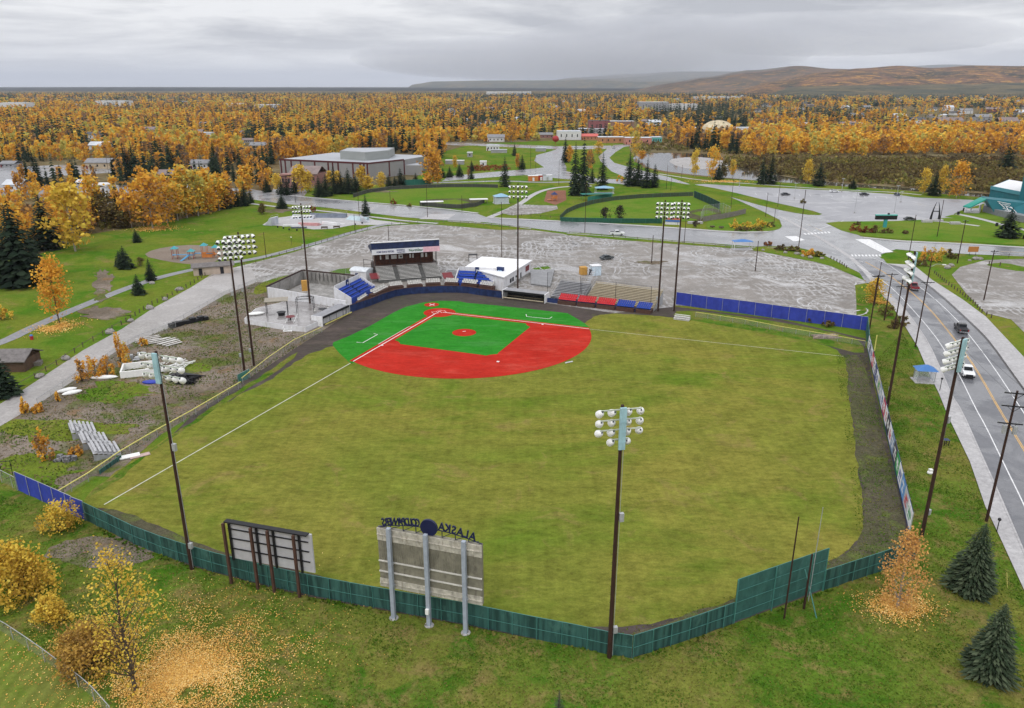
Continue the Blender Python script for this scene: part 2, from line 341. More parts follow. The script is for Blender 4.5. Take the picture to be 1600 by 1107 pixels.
# entry road north and the far streets
sheet('entry_road',ASPH,[(1027,273),(985,262),(960,255),(952,247),(962,238),(975,230),(988,228),(985,226),(960,227),(950,232),(935,245),(938,252),(955,268),(985,281),(1025,283)],.075)
sheet('access_road',ASPH,[(700,276),(760,270),(835,264),(850,262),(885,262),(885,268),(935,280),(985,281),(990,290),(900,282),(820,274),(760,278),(690,284)],.075)
sheet('access_road',ASPH,[(850,262),(835,252),(838,243),(860,237),(875,232),(885,236),(880,250),(885,262)],.076)
sheet('access_road',ASPH,[(560,220),(740,224),(875,229),(955,228),(955,233),(875,234),(740,228),(560,224)],.077)
ASPL=wet_mat('parking asphalt',(.30,.30,.315),(.23,.23,.245),(.38,.38,.39),wet=.35,s=.025,r0=.28,r1=.6,spec=.6,fine=.12)
sheet('parking_lot',ASPL,[(1085,289),(1100,288),(1180,293),(1260,296),(1330,299.5),(1400,304.5),(1430,309),(1520,313),(1540,318),(1500,330),(1490,335),(1500,345),(1400,346),(1300,347),(1270,340),(1285,335),(1270,330),(1215,318),(1150,302)],.085)
sheet('street',ASPH,[(-300,262),(0,262),(100,258),(175,262),(175,270),(95,275),(0,290),(-300,300)],.03)
sheet('street',ASPH,[(145,305),(230,298),(300,296),(388,296),(388,306),(300,303),(150,313)],.03)
sheet('street',ASPH,[(420,305),(430,292),(445,280),(455,270),(465,270),(462,285),(480,300),(475,308),(440,306)],.083)
sheet('gravel_parking',LOT,[(780,333),(800,322),(812,320),(870,322),(872,327),(845,334),(800,337)],.075)
sheet('gravel_parking',LOT,[(1487,430),(1500,418),(1540,407),(1640,404),(2200,440),(2500,620),(1760,700),(1640,560),(1580,500),(1540,490),(1510,460)],.085)
sheet('grass_island',GRASS,smooth([(1538,413),(1570,411),(1600,418),(1640,424),(1600,426),(1550,418)],1,True),.1)
# sidewalks and kerbs along the right-hand road
roadB_l=[(1391,475),(1415,513),(1434,544),(1450,582),(1467,617),(1481,652),(1515,723),(1539,793),(1558,833),(1600,925),(1700,1140)]
roadB_r=[(1600,560),(1540,496),(1505,470),(1457,439),(1427,415)]
kerbL=[(1357,443),(1392,462),(1408,478),(1430,506),(1452,540),(1470,580),(1487,621),(1502,643),(1533,713),(1561,775),(1592,848),(1640,960),(1730,1150)]
kerbR=[(1386,413),(1415,420),(1434,434),(1467,458),(1524,510),(1550,537),(1590,594),(1640,660),(1760,820),(2100,1150)]
sheet('road',ASPHR,[(1330,405),(1353,443)]+kerbL+kerbR[::-1]+[(1380,405)],.09)
sheet('sidewalk',CONC,kerbL+[(1700,1140)]+roadB_l[::-1][1:]+[(1370,452)],.2)
sheet('sidewalk',CONC,kerbR+[(2200,1100),(1700,660),(1640,590)]+roadB_r,.2)
KSTRIP=M('dark kerb strip',(.05,.045,.045),.4,.4,.3)
strip('kerb_strip',KSTRIP,[(x-2,y+1) for x,y in kerbR],.35,.1); strip('kerb',CONC,kerbL,.25,.09,h=.15); strip('kerb',CONC,kerbR,.25,.09,h=.15)  # narrow dark strip along the right kerb, then the kerbs
strip('sidewalk',CONC,[(392,319),(443,325),(511,331),(582,340),(633,346),(684,350)],2.2,.16)
strip('sidewalk',CONC,[(388,296.5),(443,305.5),(557,315.5),(684,326),(747,334)],2.0,.16)
strip('sidewalk',CONC,[(765,341),(875,346.5),(970,351.5),(1049,356.5),(1150,364),(1200,363)],2.6,.16)
strip('sidewalk',CONC,[(1350,372),(1400,377),(1440,379),(1500,381.5),(1600,387.5),(1800,399)],2.4,.16)
strip('kerb',CONC,[(830,358.5),(780,351.5),(700,346.5)],.6,.09,h=.14)
strip('kerb',CONC,[(886,365.5),(996,373.5),(1101,382),(1180,388.5)],.6,.09,h=.14)
strip('sidewalk',CONC,[(1222,340),(1280,372),(1300,384),(1340,410),(1390,470)],1.6,.1)
# islands of grass between the carriageways
isl=smooth([(1110,337),(1125,345),(1148,341),(1175,338),(1200,341),(1219,350),(1222,357),(1205,362),(1150,364),(1100,361)],1,True)
sheet('grass_island',LAWN,isl,.12)
sheet('grass_island',GRASS,smooth([(1062,288),(1085,289),(1130,297),(1190,313),(1250,327),(1285,337),(1255,336),(1200,325),(1130,305),(1085,295)],1,True),.11)
sheet('grass_island',LAWN,smooth([(1290,349),(1310,347),(1400,346),(1445,344),(1480,341),(1560,345),(1620,352),(1800,362),(1800,392),(1600,384),(1500,378),(1400,374),(1345,369),(1315,361)],0,True),.12)
sheet('grass_island',LAWN,smooth([(1470,341),(1492,335),(1560,333),(1620,345),(1560,344)],1,True),.125)
sheet('grass_strip',GRASS,[(606,353),(666,348),(780,352),(825,356),(833,359),(780,360),(666,350.5)],.1)
sheet('grass_strip',GRASS,smooth([(884,364.5),(900,364),(996,371.5),(1101,380.5),(1180,387.5),(1240,389),(1285,398),(1312,412),(1338,428),(1344,434),(1330,430),(1290,413),(1225,401),(1180,392),(1101,385),(996,378),(895,369)],1,True),.1)
# footpaths in the park
strip('footpath',PATH,[(-200,600),(0,538),(45,515),(90,495),(130,478),(200,450),(252,433),(300,422),(340,414),(400,405),(448,393),(493,381),(538,367),(583,355),(612,349)],3.2,.07,k=2)
strip('footpath',CONC,[(745,348),(790,330),(815,318),(830,306),(850,297),(880,292),(925,291)],3.0,.07,k=2)
strip('footpath',PATH,[(640,287),(720,285),(790,283),(850,286),(900,284),(925,288)],5,.06,k=2)
strip('footpath',CONC,[(1030,272),(1100,283),(1180,288),(1260,294),(1330,298),(1400,301),(1440,305)],2.2,.06,k=1)
strip('footpath',CONC,[(1495,335),(1520,340),(1545,346),(1580,356),(1640,368)],3,.14,k=1)
strip('footpath',CONC,[(1440,345),(1470,347),(1500,350),(1530,354)],2.2,.14,k=1)
# playground pits, plaza
SAND=ground_mat('playground surface',(.23,.19,.155),(.20,.16,.13),s1=.1,s2=.4,s3=2,fine=.2)
sheet('playground_surface',SAND,smooth([(222,400),(240,390),(285,383),(330,384),(352,392),(350,402),(330,412),(300,414),(260,409)],1,True),.06)
sheet('playground_surface',ground_mat('wood chips',(.25,.12,.08),(.20,.10,.07),s1=.1,s2=.4,s3=2,fine=.2),[(850,315),(855,298),(884,298),(885,313),(868,321)],.06)
sheet('skate_plaza',CONC,[(410,352),(425,342),(470,336),(520,335),(560,336),(585,344),(640,350),(600,352),(552,352),(520,358),(490,359),(450,354)],.06)
# ------------------------------------------------------------------ road markings
def dash(pts,w,z=.105,mat=None,k=1): return strip('road_marking',mat or WPAINT,pts,w,z,k=k)
dash([(1340,415),(1353,424),(1384,442),(1415,472),(1457,520),(1481,556),(1500,589),(1524,639),(1540,667),(1567,723),(1600,790),(1700,1010)],.18)
dash([(1358,402),(1385,412),(1410,430),(1453,461),(1491,496),(1515,525),(1548,568),(1595,639),(1700,800)],.18)
for o in (-.14,.14):
    pts=[(1352,410),(1385,428),(1419.5,453.6),(1446,477),(1472,506),(1512,558),(1536,596),(1560,639),(1600,704),(1700,870)]
    dash([(x+o*ppm(G(x,y))*.9,y) for x,y in pts],.14,mat=YPAINT)
def quad(a,b,c,d,z=.108,mat=None): return sheet('road_marking',mat or WPAINT,[a,b,c,d],z)
for i in range(9): # zebra at the near mouth
    x=1329+i*5.4; quad((x,398.5+i*.1),(x+3,398.5),(x+5.2,401.5),(x+2.2,401.5))
quad((1336,374.5),(1359,374.5),(1396,394.5),(1378,396))
for i in range(8):
    x=1255+i*5.3; quad((x,365.2-i*.35),(x+3,365-i*.35),(x+6,367.3-i*.35),(x+3,367.6-i*.35))
quad((1226,370),(1244,369.5),(1258,376),(1240,378))
dash([(1318,345.5),(1300,352),(1270,362)],.3)
dash([(1240,342),(1262,352),(1290,363)],.2); dash([(1263,352),(1285,362)],.15,mat=YPAINT)
dash([(1393,384),(1450,387),(1520,391),(1620,396)],.2); dash([(1520,391.5),(1620,396.5)],.2,mat=YPAINT)
for i in range(4): dash([(1300+i*14,395+i*4.4),(1306+i*14,397+i*4.4)],.25)
quad((655,343),(672,335),(712,335),(700,343),z=.09,mat=CONC)
# stall lines and puddle-dark joints on the big lot
for i in range(14):
    x=1180+i*17; dash([(x,302+i*.5),(x+2,305+i*.5)],.15,z=.1,k=0)
# ================================================================== RIVER, HILLS
mw,t,b=newmat('river water'); P=pos(t,1,.35,1); n=noise(t,P,.06,5,.6); b.inputs['Roughness'].default_value=.06
t.links.new(mixc(t,ramp(t,n,.4,.6),(.035,.033,.028),(.07,.065,.055)),b.inputs['Base Color'])
t.links.new(nd(t,'ShaderNodeBump',{'Height':noise(t,P,.8,4,.6),'Strength':.25,'Distance':.1}).outputs[0],b.inputs['Normal'])
sheet('river',mw,smooth([(985,250),(1000,240),(1050,239),(1120,242),(1180,268),(1260,282),(1400,293),(1500,300),(1600,308),(1900,330),(1900,341),(1600,315),(1500,305),(1400,296.5),(1260,288),(1150,280),(1050,270),(1010,262)],1,True),.055)
sheet('gravel_bar',GROAD,smooth([(1040,250),(1080,245),(1130,249),(1140,262),(1100,266),(1060,262)],1,True),.07)
sheet('river',mw,[(1170,246),(1300,249),(1440,247),(1700,243),(1700,246),(1440,251.5),(1300,252),(1170,249)],.055)

HILL=None
def hill_mat(name,c1,c2,c3,s):
    m,t,b=newmat(name); P=pos(t)
    c=mixc(t,ramp(t,noise(t,P,s,7,.65,.4),.42,.58),c1,c2)
    c=mixc(t,ramp(t,noise(t,P,s*3.3,7,.7,.6),.52,.60),c,c3)
    f=noise(t,P,.04,3,.8); v=nd(t,'ShaderNodeVectorMath',{0:c},operation='SCALE'); t.links.new(mth(t,'MULTIPLY_ADD',f,1.1,.45),v.inputs[3])
    t.links.new(v.outputs[0],b.inputs['Base Color']); b.inputs['Roughness'].default_value=1; b.inputs['Specular IOR Level'].default_value=0
    t.links.new(nd(t,'ShaderNodeBump',{'Height':noise(t,P,.012,5,.7),'Strength':.6,'Distance':30}).outputs[0],b.inputs['Normal'])
    return m
from mathutils import noise as mnoise
def hills(name,mat,D,prof,depth,seed,step=60):
    "ridge with its skyline at distance D given as (px, py) of the crest"
    xs=[];n=int((prof[-1][0]-prof[0][0])/6)+1; mb=MB(); rows=26
    cols=[]
    for i in range(n+1):
        px=prof[0][0]+(prof[-1][0]-prof[0][0])*i/n
        for (a,b2) in zip(prof[:-1],prof[1:]):
            if a[0]<=px<=b2[0]+1e-6: f=(px-a[0])/(b2[0]-a[0]); f=f*f*(3-2*f); py=a[1]+(b2[1]-a[1])*f; break
        x=(px-800)/CF*(D*cp_); top=max(0,HT((x,D,0),py))
        cols.append((x,top))
    for j in range(rows+1):
        v=j/rows; y=D-depth+depth*1.6*v; s=math.sin(min(1,v/.625)*math.pi/2)**1.3 if v<.625 else math.cos((v-.625)/.375*math.pi/2)
        for (x,top) in cols:
            k=y/D if v<.625 else 1; nn=mnoise.fractal(Vector((x/900+seed,y/900,0)),1,2,5)
            mb.v.append((x*k,y,max(-5,top*s*(1+.28*nn*(1-s))+(nn*top*.16*(1-s)) -2)))
    m=n+1
    for j in range(rows):
        for i in range(n): a=j*m+i; mb.f.append((a,a+1,a+m+1,a+m))
    o=mb.build(name,mat); o['kind']='structure'
    for p in o.data.polygons: p.use_smooth=True
    return o
HM=hill_mat('autumn hillside',(.17,.095,.06),(.035,.04,.034),(.38,.21,.06),.0045)
HM2=hill_mat('dark wooded hillside',(.075,.08,.06),(.15,.12,.07),(.04,.05,.04),.0022)
HM3=hill_mat('grey brown hillside',(.15,.10,.07),(.07,.065,.05),(.26,.15,.06),.003)
hills('hills',HM3,9500,[(1005,142),(1060,129),(1100,121),(1170,110),(1245,103.5),(1300,108),(1380,111),(1500,118),(1700,125)],3200,3)
hills('hills',HM,7200,[(1140,144),(1210,127),(1290,113),(1340,107.5),(1400,103.5),(1450,107),(1520,103),(1600,104),(1720,99),(1900,104),(2100,108)],3000,8)
hills('hills',HM2,5200,[(1170,148),(1260,135),(1400,131),(1500,131),(1600,129),(1900,127)],1500,5)
hills('hills',HM2,19000,[(632,139),(648,131.5),(680,127.5),(760,126),(860,125.5),(900,121),(980,116),(1060,112),(1150,112),(1250,114)],3500,12)
hills('hills',HM2,26000,[(1280,120),(1380,105),(1480,101),(1560,104),(1650,101),(1800,110)],3500,15)
HM4=hill_mat('dark blue wooded plain',(.03,.035,.035),(.05,.05,.04),(.02,.025,.025),.001)
hills('hills',HM4,15000,[(-300,137.4),(0,136.6),(200,136.2),(400,136.8),(620,136.9),(900,138),(1200,138)],6500,17)
BARKW=M('pale birch bark',(.38,.35,.31),.8,.3,3,grime=(.10,.09,.08)); BARKD=M('dark bark',(.10,.075,.055),.9,.3,3)
# ================================================================== BALL FIELD
HX,HY,TH=-18.32,181.92,-1.9439
ct,st=math.cos(TH),math.sin(TH)
def FW(x,y): return (HX+ct*x-st*y, HY+st*x+ct*y)     # field frame -> world
def fsheet(name,mat,pts,z): return sheet(name,mat,[FW(*p) for p in pts],z,px=False)
FT=.3048; B=27.432
OUT=[(135,814),(212,852),(300,886),(358,902),(468,931),(610,957),(725,978),(820,997),(949,1018),(986,1030),(1069,1003),(1145,976),(1284,924),(1377,893),(1430,875),(1420,833),(1392,716),(1366,606),(1354,545),(1352,530)]
OUTG=ground_mat('outfield grass',(.182,.170,.034),(.130,.155,.024),(.082,.145,.013),(.215,.160,.058),s1=.02,s2=.05,s3=1.3,t3=(.5,.68),t4=(.56,.72),fine=.40,aniso=(.5,1),rot=.2)
# soft mowing arcs in the outfield turf
t=OUTG.node_tree; b=t.nodes['Principled BSDF']; src=b.inputs['Base Color'].links[0].from_socket
PM=nd(t,'ShaderNodeMapping',{0:nd(t,'ShaderNodeNewGeometry').outputs['Position'],'Location':(-8,-150,0)}).outputs[0]
wv=nd(t,'ShaderNodeTexWave',{'Vector':PM,'Scale':.05,'Distortion':7,'Detail':4,'Detail Scale':.35},wave_type='RINGS',rings_direction='Z').outputs[1]
wv2=nd(t,'ShaderNodeTexWave',{'Vector':PM,'Scale':.16,'Distortion':1.6,'Detail':2,'Detail Scale':.4},wave_type='BANDS').outputs[1]
s2=nd(t,'ShaderNodeVectorMath',{0:src},operation='SCALE'); t.links.new(mth(t,'ADD',mth(t,'MULTIPLY_ADD',wv,.08,.89),mth(t,'ADD',mth(t,'MULTIPLY',wv2,.05),mth(t,'MULTIPLY',ramp(t,noise(t,pos(t,1.6,.07,1,.06),1.0,4,.7),.35,.65),.11))),s2.inputs[3]); t.links.new(s2.outputs[0],b.inputs['Base Color'])
sheet('warning_track',TRACK,[(135,814),(300,650),(376,600),(400,585),(505,517),(600,455),(700,445),(860,475),(960,490),(1055,480),(1220,500),(1352,530),(1352,545)]+OUT[:-1][::-1],.09)
sheet('outfield',OUTG,smooth([(118,792),(160,752),(240,698),(300,662),(372,618),(418,597),(448,577),(482,554),(520,541),(560,540),(600,560),(800,520),(900,515),(925,498),(940,490),(1020,494),(1060,498),(1150,510),(1220,522),(1270,535),(1318,552),(1325,600),(1335,680),(1345,760),(1352,830),(1330,862),(1270,890),(1190,925),(1145,941),(1060,966),(1000,980),(940,984),(820,962),(700,942),(620,928),(560,915),(480,897),(400,880),(340,863),(270,832),(200,803),(165,795)],1,True),.10,jit=.28,js=.9)
sheet('field_edge_grass',GRASSN,smooth([(120,788),(180,740),(300,662),(376,606),(410,590),(470,545),(455,566),(420,592),(380,612),(300,668),(240,702),(175,760)],1,True),.11,jit=.25,js=.8)
sheet('field_edge_grass',GRASSN,smooth([(1060,484),(1150,494),(1230,506),(1330,526),(1350,540),(1350,556),(1290,540),(1200,522),(1100,505),(1050,496)],1,True),.105)
OVER=sheet('overgrown_track',TRACKG,smooth([(1345,556),(1366,625),(1390,730),(1418,845),(1425,868),(1370,885),(1290,915),(1150,960),(1060,985),(1000,1008),(985,1016),(950,1008),(985,990),(1060,966),(1150,938),(1270,890),(1330,862),(1352,830),(1345,760),(1335,680),(1325,600),(1318,556)],1,True),.115,jit=.26,js=.8)
sheet('overgrown_track',TRACKG,smooth([(150,806),(165,795),(200,803),(270,832),(340,863),(400,880),(480,897),(560,915),(620,928),(700,942),(760,952),(800,975),(725,970),(610,948),(468,921),(358,894),(300,878),(212,843)],1,True),.115,jit=.25,js=.8)
# green and red artificial turf
def turf(name,c,d,e):
    return ground_mat(name,c,d,e,tuple(x*.78 for x in c),s1=.10,s2=.22,s3=3,t3=(.52,.7),t4=(.55,.7),fine=.28,rough=.9,aniso=(.3,1),rot=TH)
GT=turf('green turf',(.024,.185,.018),(.034,.205,.024),(.06,.215,.05)); RT=turf('red turf',(.42,.030,.020),(.35,.024,.016),(.44,.065,.045))
gpx=[(530.6,553.5),(519.6,540.4),(521,536),(543,527.4),(577.4,510.9),(614.5,489.6),(633.7,480.6),(661,473.8),(688.7,471),(716,471.7),(730,474.4),(771,477.9),(834.5,484.7),(886.7,490.5),(900.5,498.5),(914.2,506.7),(921,513),(922,517),(700,560),(548,569)]
sheet('infield_turf',GT,gpx,.13)
rc=42.78*FT; RR=95*FT
xe=rc+math.sqrt(RR*RR-rc*rc)
a0=math.atan2(-rc,xe-rc); a1=math.atan2(xe-rc,-rc)
arc=[(rc+RR*math.cos(a0+(a1-a0)*i/60),rc+RR*math.sin(a0+(a1-a0)*i/60)) for i in range(61)]
fsheet('infield_turf',RT,[(-.5,-.9),(xe,-.95)]+arc+[(-.95,xe),(-.9,-.5)],.14)
g0=.9; g1=25.6
def corner(cx,cy,r,aa,ab,n=8): return [(cx+r*math.cos(R(aa+(ab-aa)*i/n)),cy+r*math.sin(R(aa+(ab-aa)*i/n))) for i in range(n+1)]
gp=[(g0,g0),(B-3.9,g0)]+corner(B,0,3.9,162,119,5)+[(g1,3.6)]+[(g1,B-4.2)]+corner(B,B,3.9,245,205,5)+[(B-4.2,g1)]+[(3.6,g1)]+corner(0,B,3.9,-25,-72,5)
fsheet('infield_turf',GT,gp,.15)
def disc(cx,cy,r,n=40): return [(cx+r*math.cos(2*math.pi*i/n),cy+r*math.sin(2*math.pi*i/n)) for i in range(n)]
fsheet('infield_turf',RT,disc(.5,.5,13*FT),.16)
cx,cy=FW(-1,-1); p=G(674.5,477.3); fx=(p.x-HX)*ct+(p.y-HY)*st; fy=-(p.x-HX)*st+(p.y-HY)*ct
fsheet('infield_turf',RT,disc(fx,fy,1.9),.16)
# pitcher's mound: a low dome
mb=MB(); rm=9*FT
rings=[(rm,0),(rm*.8,.06),(rm*.5,.17),(rm*.25,.24),(0.3,.25)]
for r_,h_ in rings:
    for i in range(32): a=2*math.pi*i/32; mb.v.append((r_*math.cos(a),r_*math.sin(a),h_))
for j in range(4):
    for i in range(32): mb.f.append((j*32+i,j*32+(i+1)%32,(j+1)*32+(i+1)%32,(j+1)*32+i))
mb.f.append(tuple(range(128,160)))
wx,wy=FW(rc,rc); o=mb.build('pitchers_mound',RT); o.location=(wx,wy,.155); o['kind']='structure'
CHALK=M('chalk',(.74,.72,.70),var=.12,scale=3); CHALKP=paint_mat('faded chalk',(.55,.56,.42))
def fline(pts,w,z=.17,mat=None): return strip('chalk_line',mat or CHALK,[FW(*p) for p in pts],w,z,px=False,k=0)
fline([(1.2,0),(xe,0)],.22); fline([(0,1.2),(0,xe)],.22)
fline([(B/2,-.92),(B,-.92)],.12); fline([(B/2,-.1),(B/2,-.92)],.12)
q=G(163,790); fl=(q.x-HX)*ct+(q.y-HY)*st; fline([(xe,0),(fl,(-(q.x-HX)*st+(q.y-HY)*ct))],.2,.13,CHALKP)
q=G(1318,558); fline([(0,xe),((q.x-HX)*ct+(q.y-HY)*st,-(q.x-HX)*st+(q.y-HY)*ct)],.13,.13,CHALKP)
for s in (1,-1): # batter's boxes about home, turned 45 degrees
    def db(u,v): # u across, v towards second
        c=math.cos(R(45)); return ((v*c+u*c)+.2,(v*c-u*c)+.2)
    bx=[(s*.45,-.9),(s*1.65,-.9),(s*1.65,.9),(s*.45,.9),(s*.45,-.9)]
    fline([db(*k) for k in bx],.12)
fline([(-1.6,.1),(-.9,-.9)],.1); 
def pxl(pts,w): return strip('chalk_line',CHALK,pts,w,.17,k=0)
pxl([(557,536),(567,537),(590,524),(584,522.5)],.18)          # coach's boxes
pxl([(822,492.5),(823,496),(858,499.5),(862.5,496.5)],.18)
pxl([(671,476),(679,478.5)],.25); pxl([(679,476),(671,478.8)],.25)
def base(px,py,label,w=.4):
    p=G(px,py,.17); mb=MB(); mb.box(-w/2,w/2,-w/2,w/2,0,.09); 
    solo(mb,'base',CHALK,label,'base',(p.x,p.y,.15),TH,'bases of the red and green infield')
base(597.3,540,'white square base on the line nearest the blue seats'); base(778.1,565.5,'white square base lying alone on the broad red turf',.5); base(847.8,507.4,'white square base on the line below the red seats')
h=MB(); h.prism([(0,0),(.3,0),(.43,.22),(.22,.43),(0,.3)],0,.03); p=FW(-.1,-.1); solo(h,'home_plate',CHALK,'white home plate between the batters boxes in the red circle','home plate',(p[0],p[1],.17),TH)
h=MB(); h.box(-.35,.35,-.1,.1,0,.05); p=FW(rc,rc); solo(h,'pitching_rubber',CHALK,'white pitching rubber on top of the red mound','pitching rubber',(p[0],p[1],.41),TH-R(45))
h=MB(); h.box(-.9,.9,-.12,.12,0,.15); p=G(889,567,.1); solo(h,'turf_roll',M('bag white',(.6,.6,.63)),'pale rolled turf lying on the rim of the red infield arc','roll',(p.x,p.y,.14),.55)

# ================================================================== FENCES
GRN=M('green windscreen',(.020,.085,.075),.7,.3,.9,grime=(.04,.13,.11)); GRNP=M('green steel pipe',(.06,.20,.17),.5); GALV=M('galvanised steel',(.42,.43,.44),.45,.2,metal=.3)
GRN=newmat('green fence fabric')[0]; t=GRN.node_tree; b=t.nodes['Principled BSDF']; tcn=pos(t,2.2,2.2,.12); c_=mixc(t,ramp(t,noise(t,tcn,1.0,3,.6),.4,.6),(.008,.042,.036),(.030,.105,.090)); c_=mixc(t,ramp(t,noise(t,pos(t,.6,.6,.3),1,5,.7),.56,.7),c_,(.05,.14,.115)); t.links.new(c_,b.inputs['Base Color']); b.inputs['Roughness'].default_value=.65  # vertical dark streaks put the shading of the folds into the colour
BLU=M('blue vinyl',(.035,.055,.36),.55,.22,.8); YEL=M('yellow top rail',(.62,.56,.16),.5); BLK=M('black paint',(.012,.012,.014),.5); WHT=M('white paint',(.74,.74,.75),.55,.12,grime=(.5,.48,.45))
NAVY=M('navy painted boards',(.018,.035,.12),.6,.35,1.2,grime=(.05,.07,.15)); WOODP=M('creosote wood',(.042,.019,.012),.8,.35,.8); WOODG=M('weathered grey wood',(.20,.18,.16),.9,.3,2)
m,t,b=newmat('chain link'); tcn=nd(t,'ShaderNodeTexCoord').outputs['Object']; b.inputs['Base Color'].default_value=(.3,.31,.3,1)
tr=nd(t,'ShaderNodeBsdfTransparent'); mxs=nd(t,'ShaderNodeMixShader',{0:.2}); t.links.new(tr.outputs[0],mxs.inputs[1]); t.links.new(b.outputs[0],mxs.inputs[2]); t.links.new(mxs.outputs[0],t.nodes['Material Output'].inputs[0]); LINK=m
m,t,b=newmat('backstop net'); b.inputs['Base Color'].default_value=(.05,.05,.05,1)
tr=nd(t,'ShaderNodeBsdfTransparent'); mxs=nd(t,'ShaderNodeMixShader',{0:.12}); t.links.new(tr.outputs[0],mxs.inputs[1]); t.links.new(b.outputs[0],mxs.inputs[2]); t.links.new(mxs.outputs[0],t.nodes['Material Output'].inputs[0]); NET=m
def fence(name,label,pts,h,mat,postmat,step=3,rail=None,cat='fence',pr=.04,side=1,mid=False,px=True,thick=.05,lift=.05,smoothk=0,maxposts=95,railr=.035,group=None,over=.0):
    ps=[G(*p) for p in pts] if px else [Vector((p[0],p[1],0)) for p in pts]
    if smoothk: ps=[Vector((x,y,0)) for x,y in smooth([(p.x,p.y) for p in ps],smoothk)]
    o0=ps[0].copy(); root=T(name,label,cat,(o0.x,o0.y,0),group=group); ps=[p-o0 for p in ps]
    scr=MB(); rl=MB(); md=MB(); tot=sum((ps[i+1]-ps[i]).length for i in range(len(ps)-1)); step=max(step,tot/maxposts)
    posts=[]; carry=0
    for a,b_ in zip(ps[:-1],ps[1:]):
        d=b_-a; l=d.length; d/=l; n=Vector((-d.y,d.x,0))*side
        # panel with gentle billow
        k=max(1,int(l/1.0))
        for j in range(k):
            p=a+d*l*j/k; q=a+d*l*(j+1)/k; w0=.04*math.sin(j*2.1)+.02*math.sin(j*5.3); w1=.04*math.sin((j+1)*2.1)+.02*math.sin((j+1)*5.3)
            if mat is LINK or mat is NET: w0=w1=0
            A0=p+n*w0;B0=q+n*w1; t_=n*thick
            vs=[A0+Vector((0,0,lift)),B0+Vector((0,0,lift)),B0+Vector((0,0,h)),A0+Vector((0,0,h))]
            if mat is LINK or mat is NET: scr.add(vs,[(0,1,2,3)])
            else: scr.add(vs+[v+t_ for v in vs],[(0,1,2,3),(7,6,5,4),(3,2,6,7),(0,4,5,1)])
        rl.tube(a+n*.02+Vector((0,0,h)),b_+n*.02+Vector((0,0,h)),railr,n=6)
        if mid:
            for zz_ in (mid if isinstance(mid,(list,tuple)) else (h*.5,)): md.tube(a-n*.08+Vector((0,0,zz_)),b_-n*.08+Vector((0,0,zz_)),.03,n=5)
        s=carry
        while s<l: posts.append((a+d*s-n*.1)); s+=step
        carry=s-l
    posts.append(ps[-1])
    if mat: scr.build('screen' if mat not in(LINK,NET) else 'mesh_panel',mat,root)
    rl.build('top_rail',rail or postmat,root)
    if mid: md.build('mid_rail',postmat,root)
    pm=MB(); pm.tube((0,0,0),(0,0,h+over),pr,n=6); p0=None
    for p in posts:
        if p0 is None: p0=pm.build('post',postmat,root); o=p0
        else: o=p0.copy(); sc.collection.objects.link(o); o.parent=root
        o.location=p
    return root
gf=OUT[:14]
fence('outfield_fence','long dark green outfield fence curving behind the two scoreboards',[(135,814),(170,831),(212,852),(255,869),(300,884),(340,896),(358,900.5),(410,914),(468,927.5),(540,942),(610,955),(670,966),(725,976),(820,996),(900,1012),(949,1023),(986,1029)],2.75,GRN,GRNP,2.6,mid=(1.35,))
fence('outfield_fence','straight dark green fence from the centre corner to the tall panel',[(988,1029),(1069,1003),(1144,976)],2.75,GRN,GRNP,2.2,mid=(1.35,))
fence('outfield_fence','short dark green fence between tall panel and orange birch',[(1285,924),(1377,893),(1430,874)],2.75,GRN,GRNP,2.2,mid=(1.35,))
f=fence('batters_eye','tall green four-section batters eye screen above the fence',[(1145,976.5),(1284.5,924)],5.6,M('pale green screen',(.035,.115,.098),.7,.3,.6,grime=(.07,.18,.155)),GRNP,5.2,mid=(1.4,2.8,4.2),cat='screen',pr=.07,lift=.3)
fence('tarp_fence','royal blue vinyl fence in the near left corner',[(29,767),(69,785),(117,807)],3.0,BLU,GALV,3)
fence('tarp_fence','narrow blue vinyl fence section joining the green fence',[(117,807),(135,814)],2.9,BLU,GALV,3)
fence('chain_link_fence','grey chain link fence at the left picture edge beside the blue tarp',[(-60,722),(0,752),(29,767)],2.0,LINK,GALV,3)
fence('tarp_fence','long royal blue vinyl fence between gravel lot and right field corner',[(1056,476),(1110,484),(1165,491),(1220,499),(1290,508),(1353,517)],3.3,BLU,GALV,4,railr=.04)
fence('outfield_fence','short green fence behind the corner of the long blue fence',[(1353,517),(1355,545)],3.2,GRN,GRNP,2.5)
# advertisement boards on the right fence
A=G(1355,545); Bq=G(1366,606); C_=G(1420,833)
d=(C_-A); Lb=d.length; rt=T('advertising_fence','white fence of coloured advertising boards along the right outfield',"fence",(A.x,A.y,0),ang(A,C_))
ads=[('white',(.78,.78,.79)),('pale blue',(.45,.5,.6)),('white',(.72,.72,.72)),('red',(.55,.05,.06)),('white',(.76,.76,.78)),('navy',(.03,.04,.18)),('white',(.7,.7,.7)),('cream',(.6,.55,.42)),('grey blue',(.35,.42,.5)),('white',(.72,.72,.72)),('crimson',(.5,.06,.1)),('white',(.7,.7,.7)),('black',(.03,.03,.035)),('white',(.68,.68,.7)),('blue grey',(.22,.3,.42)),('charcoal',(.06,.05,.06)),('green',(.04,.3,.08)),('white',(.7,.7,.7)),('sky blue',(.12,.3,.6)),('silver',(.5,.52,.55)),('white',(.68,.68,.7))]
fm=MB(); nA=len(ads)
